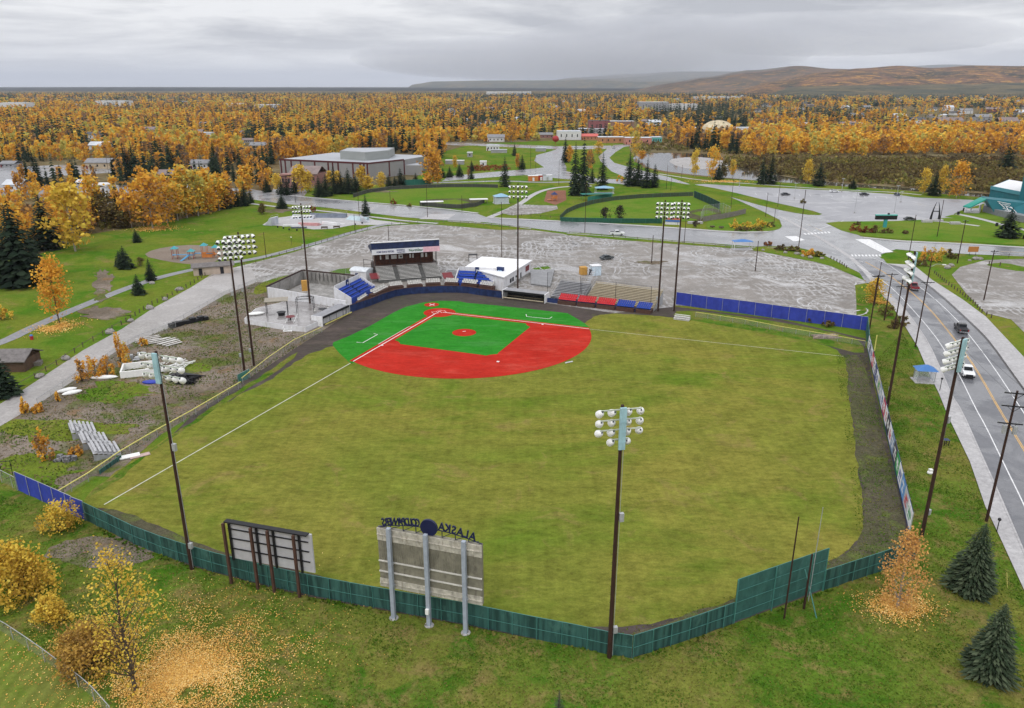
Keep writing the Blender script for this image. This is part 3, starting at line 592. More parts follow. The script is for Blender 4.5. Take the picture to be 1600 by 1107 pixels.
for i,(nm,c) in enumerate(ads):
    x0=Lb*i/nA; x1=Lb*(i+1)/nA; mb=MB(); mb.box(x0+.06,x1-.06,-.04,.04,.45,2.95); mb.build('advertising_board',M('ad '+nm,c,.55,.2,1.5),rt)
    r_=random.Random(i+40); g=MB(); kc=r_.choice([(.05,.08,.3),(.5,.06,.08),(.05,.3,.12),(.03,.03,.03)]) if nm in('white','cream','silver','pale blue') else (.75,.75,.76)
    for k in range(3):
        u=x0+(x1-x0)*r_.uniform(.12,.4); v=x0+(x1-x0)*r_.uniform(.6,.9); z=1.0+.55*k
        g.box(u,v,-.055,-.041,z,z+r_.uniform(.15,.4))
    if r_.random()<.6: g.tube(((x0+x1)/2,-.04,1.9),((x0+x1)/2,-.06,1.9),.5,n=14)
    g.build('printed_graphic',M('adg%d'%(int(kc[0]*100)+int(kc[2]*100)),kc,.5,.1),rt)
    fm.box(x0-.05,x0+.05,.05,.13,0,3.05)
fm.box(Lb-.05,Lb+.05,.05,.13,0,3.05); fm.build('post',GALV,rt)
mb=MB(); mb.box(0,Lb,0,.06,2.97,3.05); mb.box(0,Lb,-.05,.05,.05,.42); mb.build('top_rail',NAVY,rt)
# foul side fences with yellow rail
fence('foul_line_fence','yellow topped chain link fence along the left foul side',[(84,786),(140,752),(190,717),(245,684),(300,653),(377,607)],1.3,LINK,GALV,3,rail=YEL,railr=.09)
fence('foul_line_fence','yellow topped chain link fence beside the concrete terrace',[(379,601),(420,568),(460,540),(503,520)],1.3,LINK,GALV,3,rail=YEL,railr=.08)
fence('foul_line_fence','thin yellow topped chain link fence before the blue tarp',[(1087,496),(1160,507),(1220,519),(1290,531),(1351,542)],1.3,LINK,GALV,3,rail=YEL,railr=.06)
g=fence('gate','small green mesh gate in the left foul line fence',[(372,600),(391,590)],1.8,GRNP,GALV,3,cat='gate')
fence('chain_link_fence','thin grey chain link fence beside the gravel road',[(60,640),(130,592),(211,540),(260,521),(306,494),(352,467),(400,447),(430,438),(560,428),(585,426)],2.0,LINK,GALV,4)
fence('bullpen_fence','low dark green padded bench by the left foul fence',[(156,742),(190,718)],.7,GRN,GRNP,2,cat='bench')
# near-left playing field corner
m_=ground_mat('mown near field',(.14,.17,.03),(.16,.17,.045),(.10,.16,.02),s1=.05,s2=.2,s3=3,fine=.25)
t=m_.node_tree; b=t.nodes['Principled BSDF']; src=b.inputs['Base Color'].links[0].from_socket
wv=nd(t,'ShaderNodeTexWave',{'Vector':pos(t,1,1,1,.0),'Scale':.22,'Distortion':.8,'Detail':2},wave_type='BANDS').outputs[1]
s2=nd(t,'ShaderNodeVectorMath',{0:src},operation='SCALE'); t.links.new(mth(t,'MULTIPLY_ADD',wv,.22,.86),s2.inputs[3]); t.links.new(s2.outputs[0],b.inputs['Base Color'])
sheet('near_field',m_,[(-300,850),(0,978),(60,1010),(110,1045),(185,1115),(240,1200),(-300,1300)],.08)
fence('chain_link_fence','low chain link fence curving round the near left field corner',[(-80,945),(0,985),(55,1022),(95,1052),(140,1085),(175,1125)],1.5,LINK,GALV,3,smoothk=1)
# ================================================================== FLOODLIGHT POLES
CYAN=M('pale blue cabinet',(.33,.52,.56),.5,.15,1.5,grime=(.25,.38,.42)); LAMPW=M('white enamel',(.80,.80,.78),.35,.08,2); ARM=M('pale green arm',(.50,.55,.46),.5); LENS=M('dark lens',(.05,.06,.07),.15)
def lampmesh():
    mb=MB(); n=12; prof=[(-.34,.10),(-.30,.20),(-.16,.29),(.06,.34),(.24,.35),(.30,.33)]; vs=[];fs=[]
    for (y,r_) in prof:
        for i in range(n): a=2*math.pi*i/n; vs.append((r_*math.cos(a),y,r_*math.sin(a)))
    for j in range(len(prof)-1):
        for i in range(n): fs.append((j*n+i,j*n+(i+1)%n,(j+1)*n+(i+1)%n,(j+1)*n+i))
    fs.append(tuple(range(n-1,-1,-1))); mb.add(vs,fs); return mb
def lensmesh():
    mb=MB(); mb.tube((0,.27,0),(0,.295,0),.31,.31,12); mb.box(-.06,.06,-.46,-.33,-.07,.07); return mb
LM=lampmesh().build('lamp_head',LAMPW,link=False).data; LL=lensmesh().build('lens',LENS,link=False).data
def floodpole(px,py,ptop,rows,label,aim,face=None,dx=.95,dz=.95,cab=True,lampscale=1.0,tw=0,r=.24):
    p=G(px,py); h=HT(p,ptop); q=G(*aim); a=(math.atan2(q.y-p.y,q.x-p.x) if face is None else R(face))-math.pi/2+tw
    root=T('floodlight_pole',label,'light pole',(p.x,p.y,0),a)
    MB().tube((0,0,-.2),(0,0,h),r,r*.62,10).build('pole',WOODP,root)
    z=h-.55; zs=[]
    for k,n in enumerate(rows):
        w=(n-1)/2*dx+.1; MB().box(-w-.1,w+.1,.2,.30,z-.05,z+.05).build('crossarm',ARM,root); zs.append(z)
        for i in range(n):
            x=(i-(n-1)/2)*dx
            if abs(x)<.3: x+=.0
            o=bpy.data.objects.new('lamp_head',LM); sc.collection.objects.link(o); o.parent=root; o.location=(x+(.18 if x>0 else -.18)*(1 if n%2==0 else 0),.42,z-.32); rr=random.Random(k*9+i)
            o.rotation_euler=(R(-28-rr.uniform(0,16)),0,R(rr.uniform(-25,25)-x*9)); o.scale=(lampscale,)*3
            l=bpy.data.objects.new('lens',LL); sc.collection.objects.link(l); l.parent=o
        z-=dz
    if cab:
        mb=MB(); mb.box(-.29,.29,-.42,-.18,z+dz-.75,h-.15)
        for zz in zs[1:]: mb.box(-.31,.31,-.45,-.43,zz-.02,zz+.05)
        mb.build('ballast_cabinet',CYAN,root)
    mb=MB(); mb.tube((r+.05,-.05,.3),(r+.02,-.05,h-1),.03,n=4); mb.build('conduit',GALV,root)
    for zz,s in ((3.0,.42),(15.5 if h>20 else 9,.5)): MB().box(r-.02,r+.4,-.22,.12,zz,zz+s*1.7).build('switch_box',GALV,root)
    mb=MB()
    for i in range(int(h*.45)): mb.tube((-.3,0,3+i*.9+.0),(.3,0,3+i*.9),.02,n=4)
    mb.build('climbing_step',BLK,root)
    return root
AIM=(735,545)
floodpole(952,1028,633,[4,4,4,2],'tall light pole at the centre field corner of the green fence',AIM,dx=1.12)
floodpole(300,890,549,[6,6,6],'light pole against the green fence left of the scoreboards',(735,545),dx=.92,dz=1.12)
floodpole(382,580,370,[5,5,5,5],'light pole with crowded lamps, left one of the pair behind the foul line fence',(1000,540),face=-62,cab=False,dx=.95,dz=1.05)
floodpole(397,572,363,[6,6,6,6],'light pole with crowded lamps, right one of the pair behind the foul line fence',(1000,560),face=-62,cab=False,dx=.95,dz=1.05)
floodpole(485,482,318,[6,6,6],'light pole rising behind the terrace with the white enclosure',(760,560),face=-72,cab=False,dx=.72,dz=1.15,lampscale=.85)
floodpole(809,455,287,[5,5,5],'light pole in front of the dugout beside the white building',(790,640),cab=False,dx=1.1,dz=1.3,lampscale=.95)
floodpole(1028,487,313,[4,4,4,4],'light pole, left one of the pair by the tan bleachers',(960,640),cab=False,dx=1.0,dz=1.05)
floodpole(1053,487,313,[4,4,4,4],'light pole, right one of the pair by the tan bleachers',(980,640),cab=False,dx=1.0,dz=1.05)
floodpole(1386,637,393,[4,4,4,4],'light pole behind the far part of the advertising fence',(930,600),dx=.9,dz=1.3)
floodpole(1440,838,527,[5,5,5,5],'light pole behind the near end of the advertising fence',(900,560),dx=.85,dz=.95,tw=.0)

# ================================================================== SCOREBOARDS
A=G(615.4,966.5); Bq=G(727.7,989.8); L_=(Bq-A).length
root=T('scoreboard','large scoreboard seen from behind with cut out letters along its top','scoreboard',(A.x,A.y,0),ang(A,Bq))
s0,z0=SZ(593,920,A,Bq); s1,z1=SZ(749.8,948.4,A,Bq); _,zt=SZ(587,829,A,Bq); s0-=.1; s1+=.1
STG=M('grey steel column',(.33,.37,.43),.5,.15,2); BACK=M('taupe corrugated back',(.23,.215,.165),.7,.25,1.2,grime=(.11,.10,.08)); CREAM=M('weathered cream back',(.50,.47,.40),.7,.3,1.6,grime=(.20,.17,.13)); NAVYL=M('navy letters',(.012,.016,.06),.4)
zb=z0; H_=zt-zb; print('board',s0,s1,zb,zt)
mb=MB(); mb.box(s0,s1,.55,.95,zb,zt)
n=46
for i in range(n): # corrugation
    x=s0+(s1-s0)*(i+.5)/n; mb.box(x-.035,x+.035,.515,.56,zb+H_*.46,zt-H_*.22)
mb.build('panel',BACK,root)
mb=MB()
for a_,b_ in ((.80,1.0),(0,.14)):
    mb.box(s0-.02,s1+.02,.47,.60,zb+H_*a_,zb+H_*b_)
    for i in range(9): x=s0+(s1-s0)*(i+.5)/9; mb.box(x-.12,x-.05,.42,.48,zb+H_*a_,zb+H_*b_)
    mb.box(s0,s1,.36,.48,zb+H_*(a_+b_)/2-.05,zb+H_*(a_+b_)/2+.05)
mb.build('trim_band',CREAM,root)
mb=MB()
for f in (.27,.45): mb.box(s0,s1,.40,.54,zb+H_*f-.06,zb+H_*f+.06)
mb.build('stringer',M('pale stringer',(.62,.60,.55),.5),root)
for i,s in enumerate((0,SZ(670.7,978,A,Bq)[0],L_)):
    mb=MB(); mb.box(s-.2,s+.2,-.2,.22,0,zt+.5); mb.build('column',STG,root)
    mb=MB(); mb.tube((s,0,0),(s,0,.1),.5,.5,14); mb.build('footing',CONC,root)
    mb=MB(); mb.box(s-.26,s+.26,.1,.5,zb+H_*.45,zb+H_*.45+.1); mb.box(s-.26,s+.26,.1,.5,zb+.5,zb+.6); mb.build('bracket',GALV,root)
MB().box(L_*.5-.2,L_*.5+.15,-.45,-.2,1.7,2.3).build('meter_box',LAMPW,root)
# cut-out sign: an arch of letters on a light frame, reading from the field side
mc=(s0+s1)/2; w_=(s1-s0)/2
mb=MB(); N=24
ar=lambda x: zt+.35+.8*(1-((x-mc)/w_)**2)
for i in range(N):
    xa=s0+(s1-s0)*i/N; xb=s0+(s1-s0)*(i+1)/N; mb.tube((xa,.75,ar(xa)-.35),(xb,.75,ar(xb)-.35),.05,n=4)
    if i%3==0: mb.tube((xa,.75,zt),(xa,.75,ar(xa)-.35),.05,n=4); mb.tube((xa,.75,zt),(xb+.6,.75,ar(xb)-.35),.035,n=4)
mb.build('sign_frame',NAVYL,root)
MB().tube((mc,.68,zt+.85),(mc,.95,zt+.85),.92,.92,28).build('round_emblem',NAVYL,root)
def arcword(w,x0,x1,size,parent,dz=0):
    for i,ch in enumerate(w):
        x=x0+(x1-x0)*(i+.5)/len(w); sl=math.atan2(-2.3*(x-mc)/w_/w_,1)
        text(ch,size,parent,(x,.78,ar(x)+dz),(math.pi/2,sl*.6,math.pi),NAVYL,'letter',.07,sx=.82 if len(w)<8 else .62)
arcword('ALASKA',s1-.7,mc+1.05,1.28,root,.05); arcword('GOLDPANNERS',mc-1.05,s0+.45,1.18,root,.05)
A=G(362,913); Bq=G(468.5,934); L_=(Bq-A).length
root=T('scoreboard','plain white scoreboard back carried on dark brown posts','scoreboard',(A.x,A.y,0),ang(A,Bq))
RUST=M('rusty brown steel',(.085,.042,.03),.7,.3,1.2); PALE=M('pale grey sheet',(.44,.44,.46),.6,.12,1)
d=Bq-A; _,zt=SZ(349.5,818,A,Bq); s0=SZ(349.5,818,A,Bq)[0]; s1=SZ(481,838,A,Bq)[0]; zb=SZ(483,900,A,Bq)[1]; print('lb',s0,s1,zb,zt)

MB().box(s0,s1,.6,.8,zb,zt).build('panel',PALE,root)
mb=MB()
for f in (.28,.55,.80): mb.box(s0,s1-.4,.45,.6,zb+(zt-zb)*f-.04,zb+(zt-zb)*f+.04)
mb.box(s0-.1,s1-.3,.1,.75,zt,zt+.14); mb.build('stringer',BLK,root)
for pxp in ((362,913),(403.5,921.5),(429,926.3),(468.5,934)):
    s=SZ(pxp[0],pxp[1],A,Bq)[0]; MB().box(s-.13,s+.13,-.15,.15,0,zt-.02).build('post',RUST,root)
    MB().box(s+.32,s+.52,.3,.5,zb-.1,zt-.02).build('back_post',BLK,root)
# tall poles and prop at the batter's eye
for (x,y,tp,l,r_) in ((1225,968,808,'dark bare pole standing behind the tall green panel, left one',.10),(1256,952,866,'thick dark post against the tall green panel',.14),(1263,940,793,'thin grey pole rising above the tall green panel',.05)):
    p=G(x,y); h=HT(p,tp); o=solo(MB().tube((0,0,-.1),(0,0,h),r_,r_*.7,8),'pole',WOODP if r_>.06 else GALV,l,'pole',(p.x,p.y,0))
p=G(1276,967); q=G(1250,940); mb=MB(); mb.tube((0,0,0),(q.x-p.x,q.y-p.y,4.2),.06,n=6); solo(mb,'prop',GRNP,'slanting green prop bracing the tall green panel','prop',(p.x,p.y,0))

# ================================================================== WALL, DUGOUTS AND STANDS
BWALL=M('blue padded wall',(.015,.03,.10),.55,.5,.7,grime=(.03,.055,.15)); SEATW=M('off white seats',(.60,.59,.56),.5,.2,2,grime=(.35,.33,.3)); SEATB=M('bright blue seats',(.035,.085,.42),.45,.2,2); SEATR=M('red seats',(.62,.045,.06),.45,.2,2); ALU=M('aluminium planks',(.44,.44,.45),.4,.2,1.2,metal=.2,grime=(.30,.30,.31)); TAN=M('tan painted planks',(.50,.43,.30),.6,.15,1.5,grime=(.36,.30,.22)); ROOFG=M('grey felt roof',(.27,.27,.285),.7,.2,1); DARK=M('dark interior',(.02,.02,.025),.8); MAROON=M('maroon paint',(.16,.02,.025),.5); CON2=M('stained concrete',(.30,.29,.275),.8,.35,.5,grime=(.14,.13,.12)); WALLW=M('white rendered wall',(.66,.66,.68),.7,.12,.6,grime=(.48,.46,.44))
fence('backstop_wall','curved navy padded wall behind home plate',[(546,490),(562,484),(578.7,478.7),(600,470),(619,464),(635,461.5),(651,459.8),(670,458.8),(691.6,458),(712,458),(730,459),(751.6,462.5),(783.5,466.5)],2.0,BWALL,NAVY,3,rail=RUST,cat='wall',thick=.25,pr=.02,railr=.08)
fence('seat_wall','navy board wall below the red and blue seats',[(852,472.5),(900,478),(960,484.5),(1016,491)],1.2,NAVY,NAVY,4,cat='wall',thick=.2,pr=.02)
def frame(pa,pb,z=0):
    A=G(*pa,z); B_=G(*pb,z); A.z=0; B_.z=0; return A,B_,(B_-A).length,ang(A,B_)
def bleach(name,label,pa,pb,rows,dy,dz,z0,mat,front=0,back=False,frame_mat=None,gap=(),rail=True,w=.36,vert=None):
    "straight bleacher: front edge runs between two ground pixels, rows climb away from the field"
    A,B_,L_,a=frame(pa,pb); root=T(name,label,'bleachers',(A.x,A.y,0),a)
    segs=[(0,L_)]
    for g in gap: segs=[s for (u,v) in segs for s in ((u,min(v,g-.6)),(max(u,g+.6),v)) if s[1]-s[0]>.3]
    for i in range(rows):
        mb=MB()
        for u,v in segs: mb.box(u,v,i*dy,i*dy+w,z0+i*dz,z0+i*dz+.07)
        mb.build('bench',mat,root)
    mb=MB()
    for i in range(rows): mb.box(0,L_,i*dy+.02,(i+1)*dy-.01,z0+i*dz-.40,z0+i*dz-.34)
    for i in range(rows-1): mb.box(0,L_,(i+1)*dy-.03,(i+1)*dy-.005,z0+i*dz-.34,z0+(i+1)*dz-.41)
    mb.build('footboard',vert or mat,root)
    mb=MB()
    k=max(2,int(L_/3)+1)
    for j in range(k):
        x=L_*j/(k-1); mb.add([(x-.04,0,0),(x-.04,rows*dy,0),(x-.04,rows*dy,z0+(rows-1)*dz-.5),(x-.04,0,max(.05,z0-.6)),(x+.04,0,0),(x+.04,rows*dy,0),(x+.04,rows*dy,z0+(rows-1)*dz-.5),(x+.04,0,max(.05,z0-.6))],[(0,1,2,3),(7,6,5,4),(3,2,6,7),(1,0,4,5),(2,1,5,6),(0,3,7,4)])
    mb.build('stand_frame',frame_mat or GALV,root)
    if rail:
        mb=MB(); zt_=z0+rows*dz; Y=rows*dy+.1
        for j in range(int(L_/2)+1): mb.tube((min(L_,j*2),Y,0),(min(L_,j*2),Y,zt_+1.0),.03,n=4)
        mb.tube((0,Y,zt_+1),(L_,Y,zt_+1),.03,n=4); mb.tube((0,Y,zt_+.5),(L_,Y,zt_+.5),.025,n=4)
        for x in (0,L_): mb.tube((x,0,z0+.9),(x,Y,zt_+1),.03,n=4); mb.tube((x,0,0),(x,0,z0+.9),.03,n=4)
        mb.build('rail',GALV,root)
    return root
# ---- grandstand with press box
A,B_,L_,a=frame((592,443.5),(690,436.5)); print('grandstand',L_)
gs=T('grandstand','grandstand with pale benches under a dark blue roofed press box','grandstand',(A.x,A.y,0),a)
rows=11; dy=.62; dz=.24
for i in range(rows):
    mb=MB()
    for u,v in ((0,L_*.27),(L_*.34,L_*.68),(L_*.75,L_)): mb.box(u,v,i*dy,i*dy+.32,1.0+i*dz,1.07+i*dz)
    mb.build('bench',SEATW,gs)
mb=MB()
for i in range(rows): mb.box(0,L_,i*dy+.02,(i+1)*dy+.02,.15,.62+i*dz)
mb.build('terrace',M('dark terrace concrete',(.12,.12,.115),.8,.3,1),gs)
mb=MB()
for f in (.27,.34,.68,.75): mb.tube((L_*f,0,1.9),(L_*f,rows*dy,1.7+rows*dz),.03,n=4)
mb.build('handrail',BLK,gs)
Yb=rows*dy; zd=.62+rows*dz
MB().box(-.3,L_+.3,Yb+.03,Yb+8,0,zd+.1).build('deck',M('dark deck',(.08,.06,.055),.8),gs)
mb=MB(); mb.box(.4,L_*.97,Yb+2.2,Yb+6.5,zd+.1,zd+3.6)
pbx=mb.build('press_box',M('brown board press box',(.075,.03,.018),.8,.6,1.8),gs)
for i,(u,w_) in enumerate(((.10,.02),(.19,.05),(.28,.09),(.40,.07),(.58,.025),(.625,.025),(.77,.04),(.84,.03))):
    MB().box(L_*u,L_*(u+w_),Yb+2.12,Yb+2.19,zd+1.7,zd+2.9).build('window',SEATW if i!=3 else SEATW,pbx)
MB().box(L_*.425,L_*.455,Yb+2.06,Yb+2.12,zd+2.0,zd+2.5).build('opening',DARK,pbx)
mb=MB(); mb.xprism([(Yb-.6,zd+4.2),(Yb+8.2,zd+4.6),(Yb+8.2,zd+4.85),(Yb-.2,zd+7.2),(Yb-.6,zd+7.15)],-.8,L_+.9)
rf=mb.build('roof',M('navy roof boards',(.018,.03,.085),.5,.5,.8,grime=(.03,.045,.13)),gs)
MB().box(-.85,L_+.95,Yb-.75,Yb-.1,zd+7.2,zd+7.4).build('roof_edge',WHT,rf)
sg=MB().box(-.8,L_+.9,Yb-.85,Yb-.72,zd+3.8,zd+5.3).build('sign_board',M('white sign board',(.68,.69,.72),.5,.1),gs)
sgp=MB().box(L_*.78,L_+.95,Yb-.93,Yb-.86,zd+3.85,zd+5.35).build('pink_sign_board',M('pink sign board',(.74,.45,.50),.5,.15),sg)
TB=M('dark blue sign lettering',(.03,.04,.14),.5); TG=M('dark green sign lettering',(.02,.10,.04),.5)
text('HOME TEAM & VISITORS',.75,sg,(L_*.17,Yb-.88,zd+4.55),(math.pi/2,0,0),TB,sx=.62)
text('BASEBALL',.62,sg,(L_*.42,Yb-.88,zd+4.85),(math.pi/2,0,0),TB,sx=.9); text('FAIRBANKS',.5,sg,(L_*.42,Yb-.88,zd+4.2),(math.pi/2,0,0),TB,sx=.9)
text('NorthStar',1.0,sg,(L_*.66,Yb-.88,zd+4.55),(math.pi/2,0,0),TG)
mb=MB()
for u in (.01,.24,.50,.74,.985): mb.tube((L_*u,Yb-.3,0),(L_*u,Yb-.3,zd+4.2),.08,n=6)
for u in (-.03,1.0): mb.tube((L_*u,Yb-.3,0),(L_*u,Yb-.3,zd+7),.07,n=6)
mb.build('column',BLK,gs)
mb=MB(); mb.tube((-3.2,Yb,0),(-3.2,Yb,zd+2.6),.07,n=5); mb.tube((-3.2,Yb,zd+2.6),(-.5,Yb,zd+2.0),.06,n=5); mb.tube((-3.2,Yb,zd+1),(-.5,Yb,zd+.8),.05,n=5); [mb.box(-3.2+.35*k,-2.9+.35*k,Yb+.1,Yb+1.4,.3+k*.45,.38+k*.45) for k in range(8)]; mb.build('stair_tower',DARK,gs)
# ---- groups of seats along the backstop
def seatrow(label,pa,pb,mat,rows=2,cols=7,z=1.5,group='white seat blocks behind the backstop wall'):
    A,B_,L_,a=frame(pa,pb,z); root=T('seat_block',label,'seats',(A.x,A.y,0),a,group)
    for r_ in range(rows):
        for i in range(cols):
            x=L_*(i+.5)/cols; w=L_/cols*.42; mb=MB(); mb.box(x-w,x+w,r_*.8,r_*.8+.42,z+.4+r_*.28,z+.47+r_*.28); mb.box(x-w,x+w,r_*.8+.42,r_*.8+.48,z+.45+r_*.28,z+.95+r_*.28); mb.build('seat',mat,root)
    MB().box(-.1,L_+.1,-.15,rows*.8+.1,0,z+.02).build('platform',RUST,root)
    return root
seatrow('white seats on the curve left of the grandstand foot',(585,461),(607,450),SEATW,2,6,1.4)
seatrow('white seats below the left end of the grandstand benches',(610,449.5),(630,447),SEATW,2,6,1.4)
seatrow('white seats below the middle of the grandstand benches',(638,447),(660,445),SEATW,2,6,1.4)
seatrow('white seats below the right end of the grandstand benches',(666,444),(688,443),SEATW,2,6,1.4)
seatrow('white seats left in front of the right blue stand',(695,442.5),(715,443.5),SEATW,2,6,1.4)
seatrow('white seats in the middle in front of the right blue stand',(721,443.5),(744,446),SEATW,2,6,1.4)
seatrow('white seats right in front of the right blue stand',(749,446.5),(769,449),SEATW,2,6,1.4)
seatrow('white and red chairs at the corner of the left blue stand',(561,472),(575,463),SEATW,1,4,1.4)
G2='seat blocks above the navy board wall'
seatrow('red seats, block nearest the dugout',(872,470),(899,473),SEATR,3,8,1.0,G2); seatrow('red seats, middle block of three',(902,473.3),(929,476),SEATR,3,8,1.0,G2); seatrow('red seats, block next to the blue seats',(932,476.5),(960,479.5),SEATR,3,8,1.0,G2)
seatrow('blue seats next to the red blocks',(963,480),(990,483),SEATB,3,8,1.0,G2); seatrow('blue seats at the outer end of the navy wall',(994,483.3),(1016,486),SEATB,3,7,1.0,G2)
def bluestand(label,pa,pb,rows=4,rise=.62):
    A,B_,L_,a=frame(pa,pb,1.2); root=T('box_stand',label,'stand',(A.x,A.y,0),a)
    for i in range(rows):
        for u,v in ((0,L_*.46),(L_*.52,L_)):
            MB().box(u,v,i*1.0,i*1.0+.45,1.5+i*rise,1.62+i*rise).box(u,v,i*1.0+.45,i*1.0+.55,1.5+i*rise,2.05+i*rise).build('bench',SEATB,root)
    mb=MB(); 
    for i in range(rows): mb.box(0,L_,i*1.0+.03,i*1.0+1.02,0,1.1+i*rise)
    mb.build('riser',NAVY,root)
    MB().box(0,L_*.46,-.5,-.3,0,2.0).box(L_*.52,L_,-.5,-.3,0,2.0).build('front_panel',SEATB,root)
    for x in (-.25,L_+.05): 
        mb=MB(); mb.add([(x,-.5,0),(x,rows+.3,0),(x,rows+.3,4.4),(x,rows-.2,4.4),(x,-.5,2.1),(x+.2,-.5,0),(x+.2,rows+.3,0),(x+.2,rows+.3,4.4),(x+.2,rows-.2,4.4),(x+.2,-.5,2.1)],[(0,1,2,3,4),(9,8,7,6,5),(4,3,8,9),(3,2,7,8),(2,1,6,7),(0,4,9,5)]); mb.build('side_wall',WALLW,root)
    MB().box(0,L_,rows+.1,rows+.25,0,4.9).build('back_wall',WALLW,root)
    MB().box(L_*.44,L_*.54,rows-.1,rows+.06,2.9,5.0).build('sign',NAVY,root)
    text('P',1.1,root,(L_*.49,rows-.13,3.9),(math.pi/2,0,0),WHT,'letter')
    return root
bluestand('bright blue stepped box stand at the left end of the backstop',(547,470.5),(583,451))
bluestand('bright blue stepped box stand before the white flat roofed building',(712,442),(770,445))
A,B_,L_,a=frame((776,446),(786,447)); pl=T('sign_pillar','navy sign pillar at the corner of the white building','sign',(A.x,A.y,0),a); MB().box(0,L_,0,1,0,5.2).build('pillar',NAVY,pl); MB().box(L_*.2,L_*.8,-.06,-.01,3.3,4.4).build('panel',M('pale blue panel',(.3,.45,.6)),pl); MB().tube((L_*.5,-.05,2.5),(L_*.5,-.01,2.5),.5,.5,12).build('emblem',M('tan emblem',(.5,.35,.25)),pl)
# ---- white concession building
zr=4.2; cs=[G(729,416.6,zr),G(786.7,432.5,zr),G(829,407,zr),G(753.8,401.7,zr)]
c0=cs[0].copy(); cb=T('white_building','white flat roofed concession building behind the right blue stand','building',(c0.x,c0.y,0)); P4=[(p.x-c0.x,p.y-c0.y) for p in cs]
wl=MB().prism(P4,0,zr-.25).build('wall',WALLW,cb); 
mx_=sum(p[0] for p in P4)/4; my_=sum(p[1] for p in P4)/4
P5=[(mx_+(p[0]-mx_)*1.05,my_+(p[1]-my_)*1.05) for p in P4]; MB().prism(P5,zr-.24,zr).build('roof',M('white membrane roof',(.80,.80,.81),.5,.1,.3),cb)
e=Vector((P4[2][0]-P4[1][0],P4[2][1]-P4[1][1],0)); le=e.length; e/=le; nn=Vector((e.y,-e.x,0))
def onface(u0,u1,za,zb_,name,mat,par,d=.04):
    mb=MB(); o_=Vector((P4[1][0],P4[1][1],0)); a_=o_+e*le*u0; b_=o_+e*le*u1
    vs=[a_+nn*d,b_+nn*d,b_-nn*.02,a_-nn*.02]; mb.add([(v.x,v.y,za) for v in vs]+[(v.x,v.y,zb_) for v in vs],[(3,2,1,0),(4,5,6,7),(0,1,5,4),(1,2,6,5),(2,3,7,6),(3,0,4,7)]); return mb.build(name,mat,par)
for u in (.22,.30): onface(u,u+.06,1.2,2.4,'window',DARK,wl)
onface(.60,.64,.1,2.3,'door',DARK,wl); onface(.80,.94,1.6,3.2,'poster',MAROON,wl); onface(.42,.48,1.4,2.3,'window',DARK,wl); onface(.1,.98,.05,.8,'plinth',CON2,wl,.06)
# ---- dugouts
def dugout(label,pa,pb,depth=3.2,h=2.2,rail=YEL):
    A,B_,L_,a=frame(pa,pb); root=T('dugout',label,'dugout',(A.x,A.y,0),a)
    MB().box(0,L_,.2,depth,h,h+.22).build('roof',ROOFG,root); MB().box(0,L_,.02,.2,h-.25,h+.25).build('fascia',BLK,root)
    MB().box(0,L_,depth-.2,depth,0,h).build('back_wall',DARK,root); MB().box(-.25,-.02,.1,depth,0,h+.24).box(L_+.02,L_+.25,.1,depth,0,h+.24).build('end_wall',WHT,root)
    mb=MB(); 
    for i in range(5): mb.tube((L_*i/4,0.1,0),(L_*i/4,.1,h),.05,n=5)
    mb.build('post',BLK,root); MB().box(0,L_,-.6,-.45,.55,.75).build('rail',rail,root); MB().box(.3,L_-.3,depth-.9,depth-.4,.4,.5).build('bench',TAN,root)
    return root
dugout('grey roofed dugout with yellow rail on the left foul side',(506,511),(547,491.5))
dugout('white roofed dugout below the white building',(786,467.5),(850,475),rail=TAN)
# ---- bleachers on the right
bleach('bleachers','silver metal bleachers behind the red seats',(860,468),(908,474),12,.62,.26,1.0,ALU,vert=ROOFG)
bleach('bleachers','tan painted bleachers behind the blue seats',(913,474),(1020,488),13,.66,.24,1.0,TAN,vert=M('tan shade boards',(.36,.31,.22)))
A,B_,L_,a=frame((905,468),(925,444)); st=T('metal_stair','metal stair with rails between silver and tan bleachers','stairs',(A.x,A.y,0),a); mb=MB(); mb.box(0,L_,-.9,-.8,0,.1)
for i in range(14): mb.box(L_*i/14,L_*(i+.8)/14,-.9,.3,.2+i*.26,.28+i*.26)
mb.build('step',ALU,st); mb=MB()
for y_ in (-.95,.35): mb.tube((0,y_,1),(L_,y_,4.8),.04,n=4); mb.tube((0,y_,.1),(0,y_,1),.04,n=4); mb.tube((L_,y_,0),(L_,y_,4.8),.04,n=4)
mb.build('rail',GALV,st)
dk=T('timber_ramp','grey timber ramp between the white building and silver bleachers','ramp',(0,0,0)); 
pp=[G(829,424),G(866,424),G(860,450),G(829,446)]; q0=pp[0].copy(); dk.location=(q0.x,q0.y,0); MB().prism([(p.x-q0.x,p.y-q0.y) for p in pp],0,.5).build('ramp_deck',M('bleached deck',(.22,.22,.225),.35,.3,.7),dk)
mb=MB()
for u,v in ((0,1),(1,2),(2,3)): 
    a_=pp[u]-q0; b_=pp[v]-q0; mb.tube((a_.x,a_.y,1.4),(b_.x,b_.y,1.4),.04,n=4)
    for k in range(6): c_=a_.lerp(b_,k/5); mb.tube((c_.x,c_.y,.4),(c_.x,c_.y,1.4),.03,n=4)
mb.build('rail',GALV,dk)
p=G(911,429); bx=solo(MB().box(-1,1,-1,1,0,2.3),'storage_crate',M('orange plywood',(.50,.27,.06),.7,.2),'orange plywood crate at the top of the silver bleachers','crate',(p.x,p.y,0),.2)
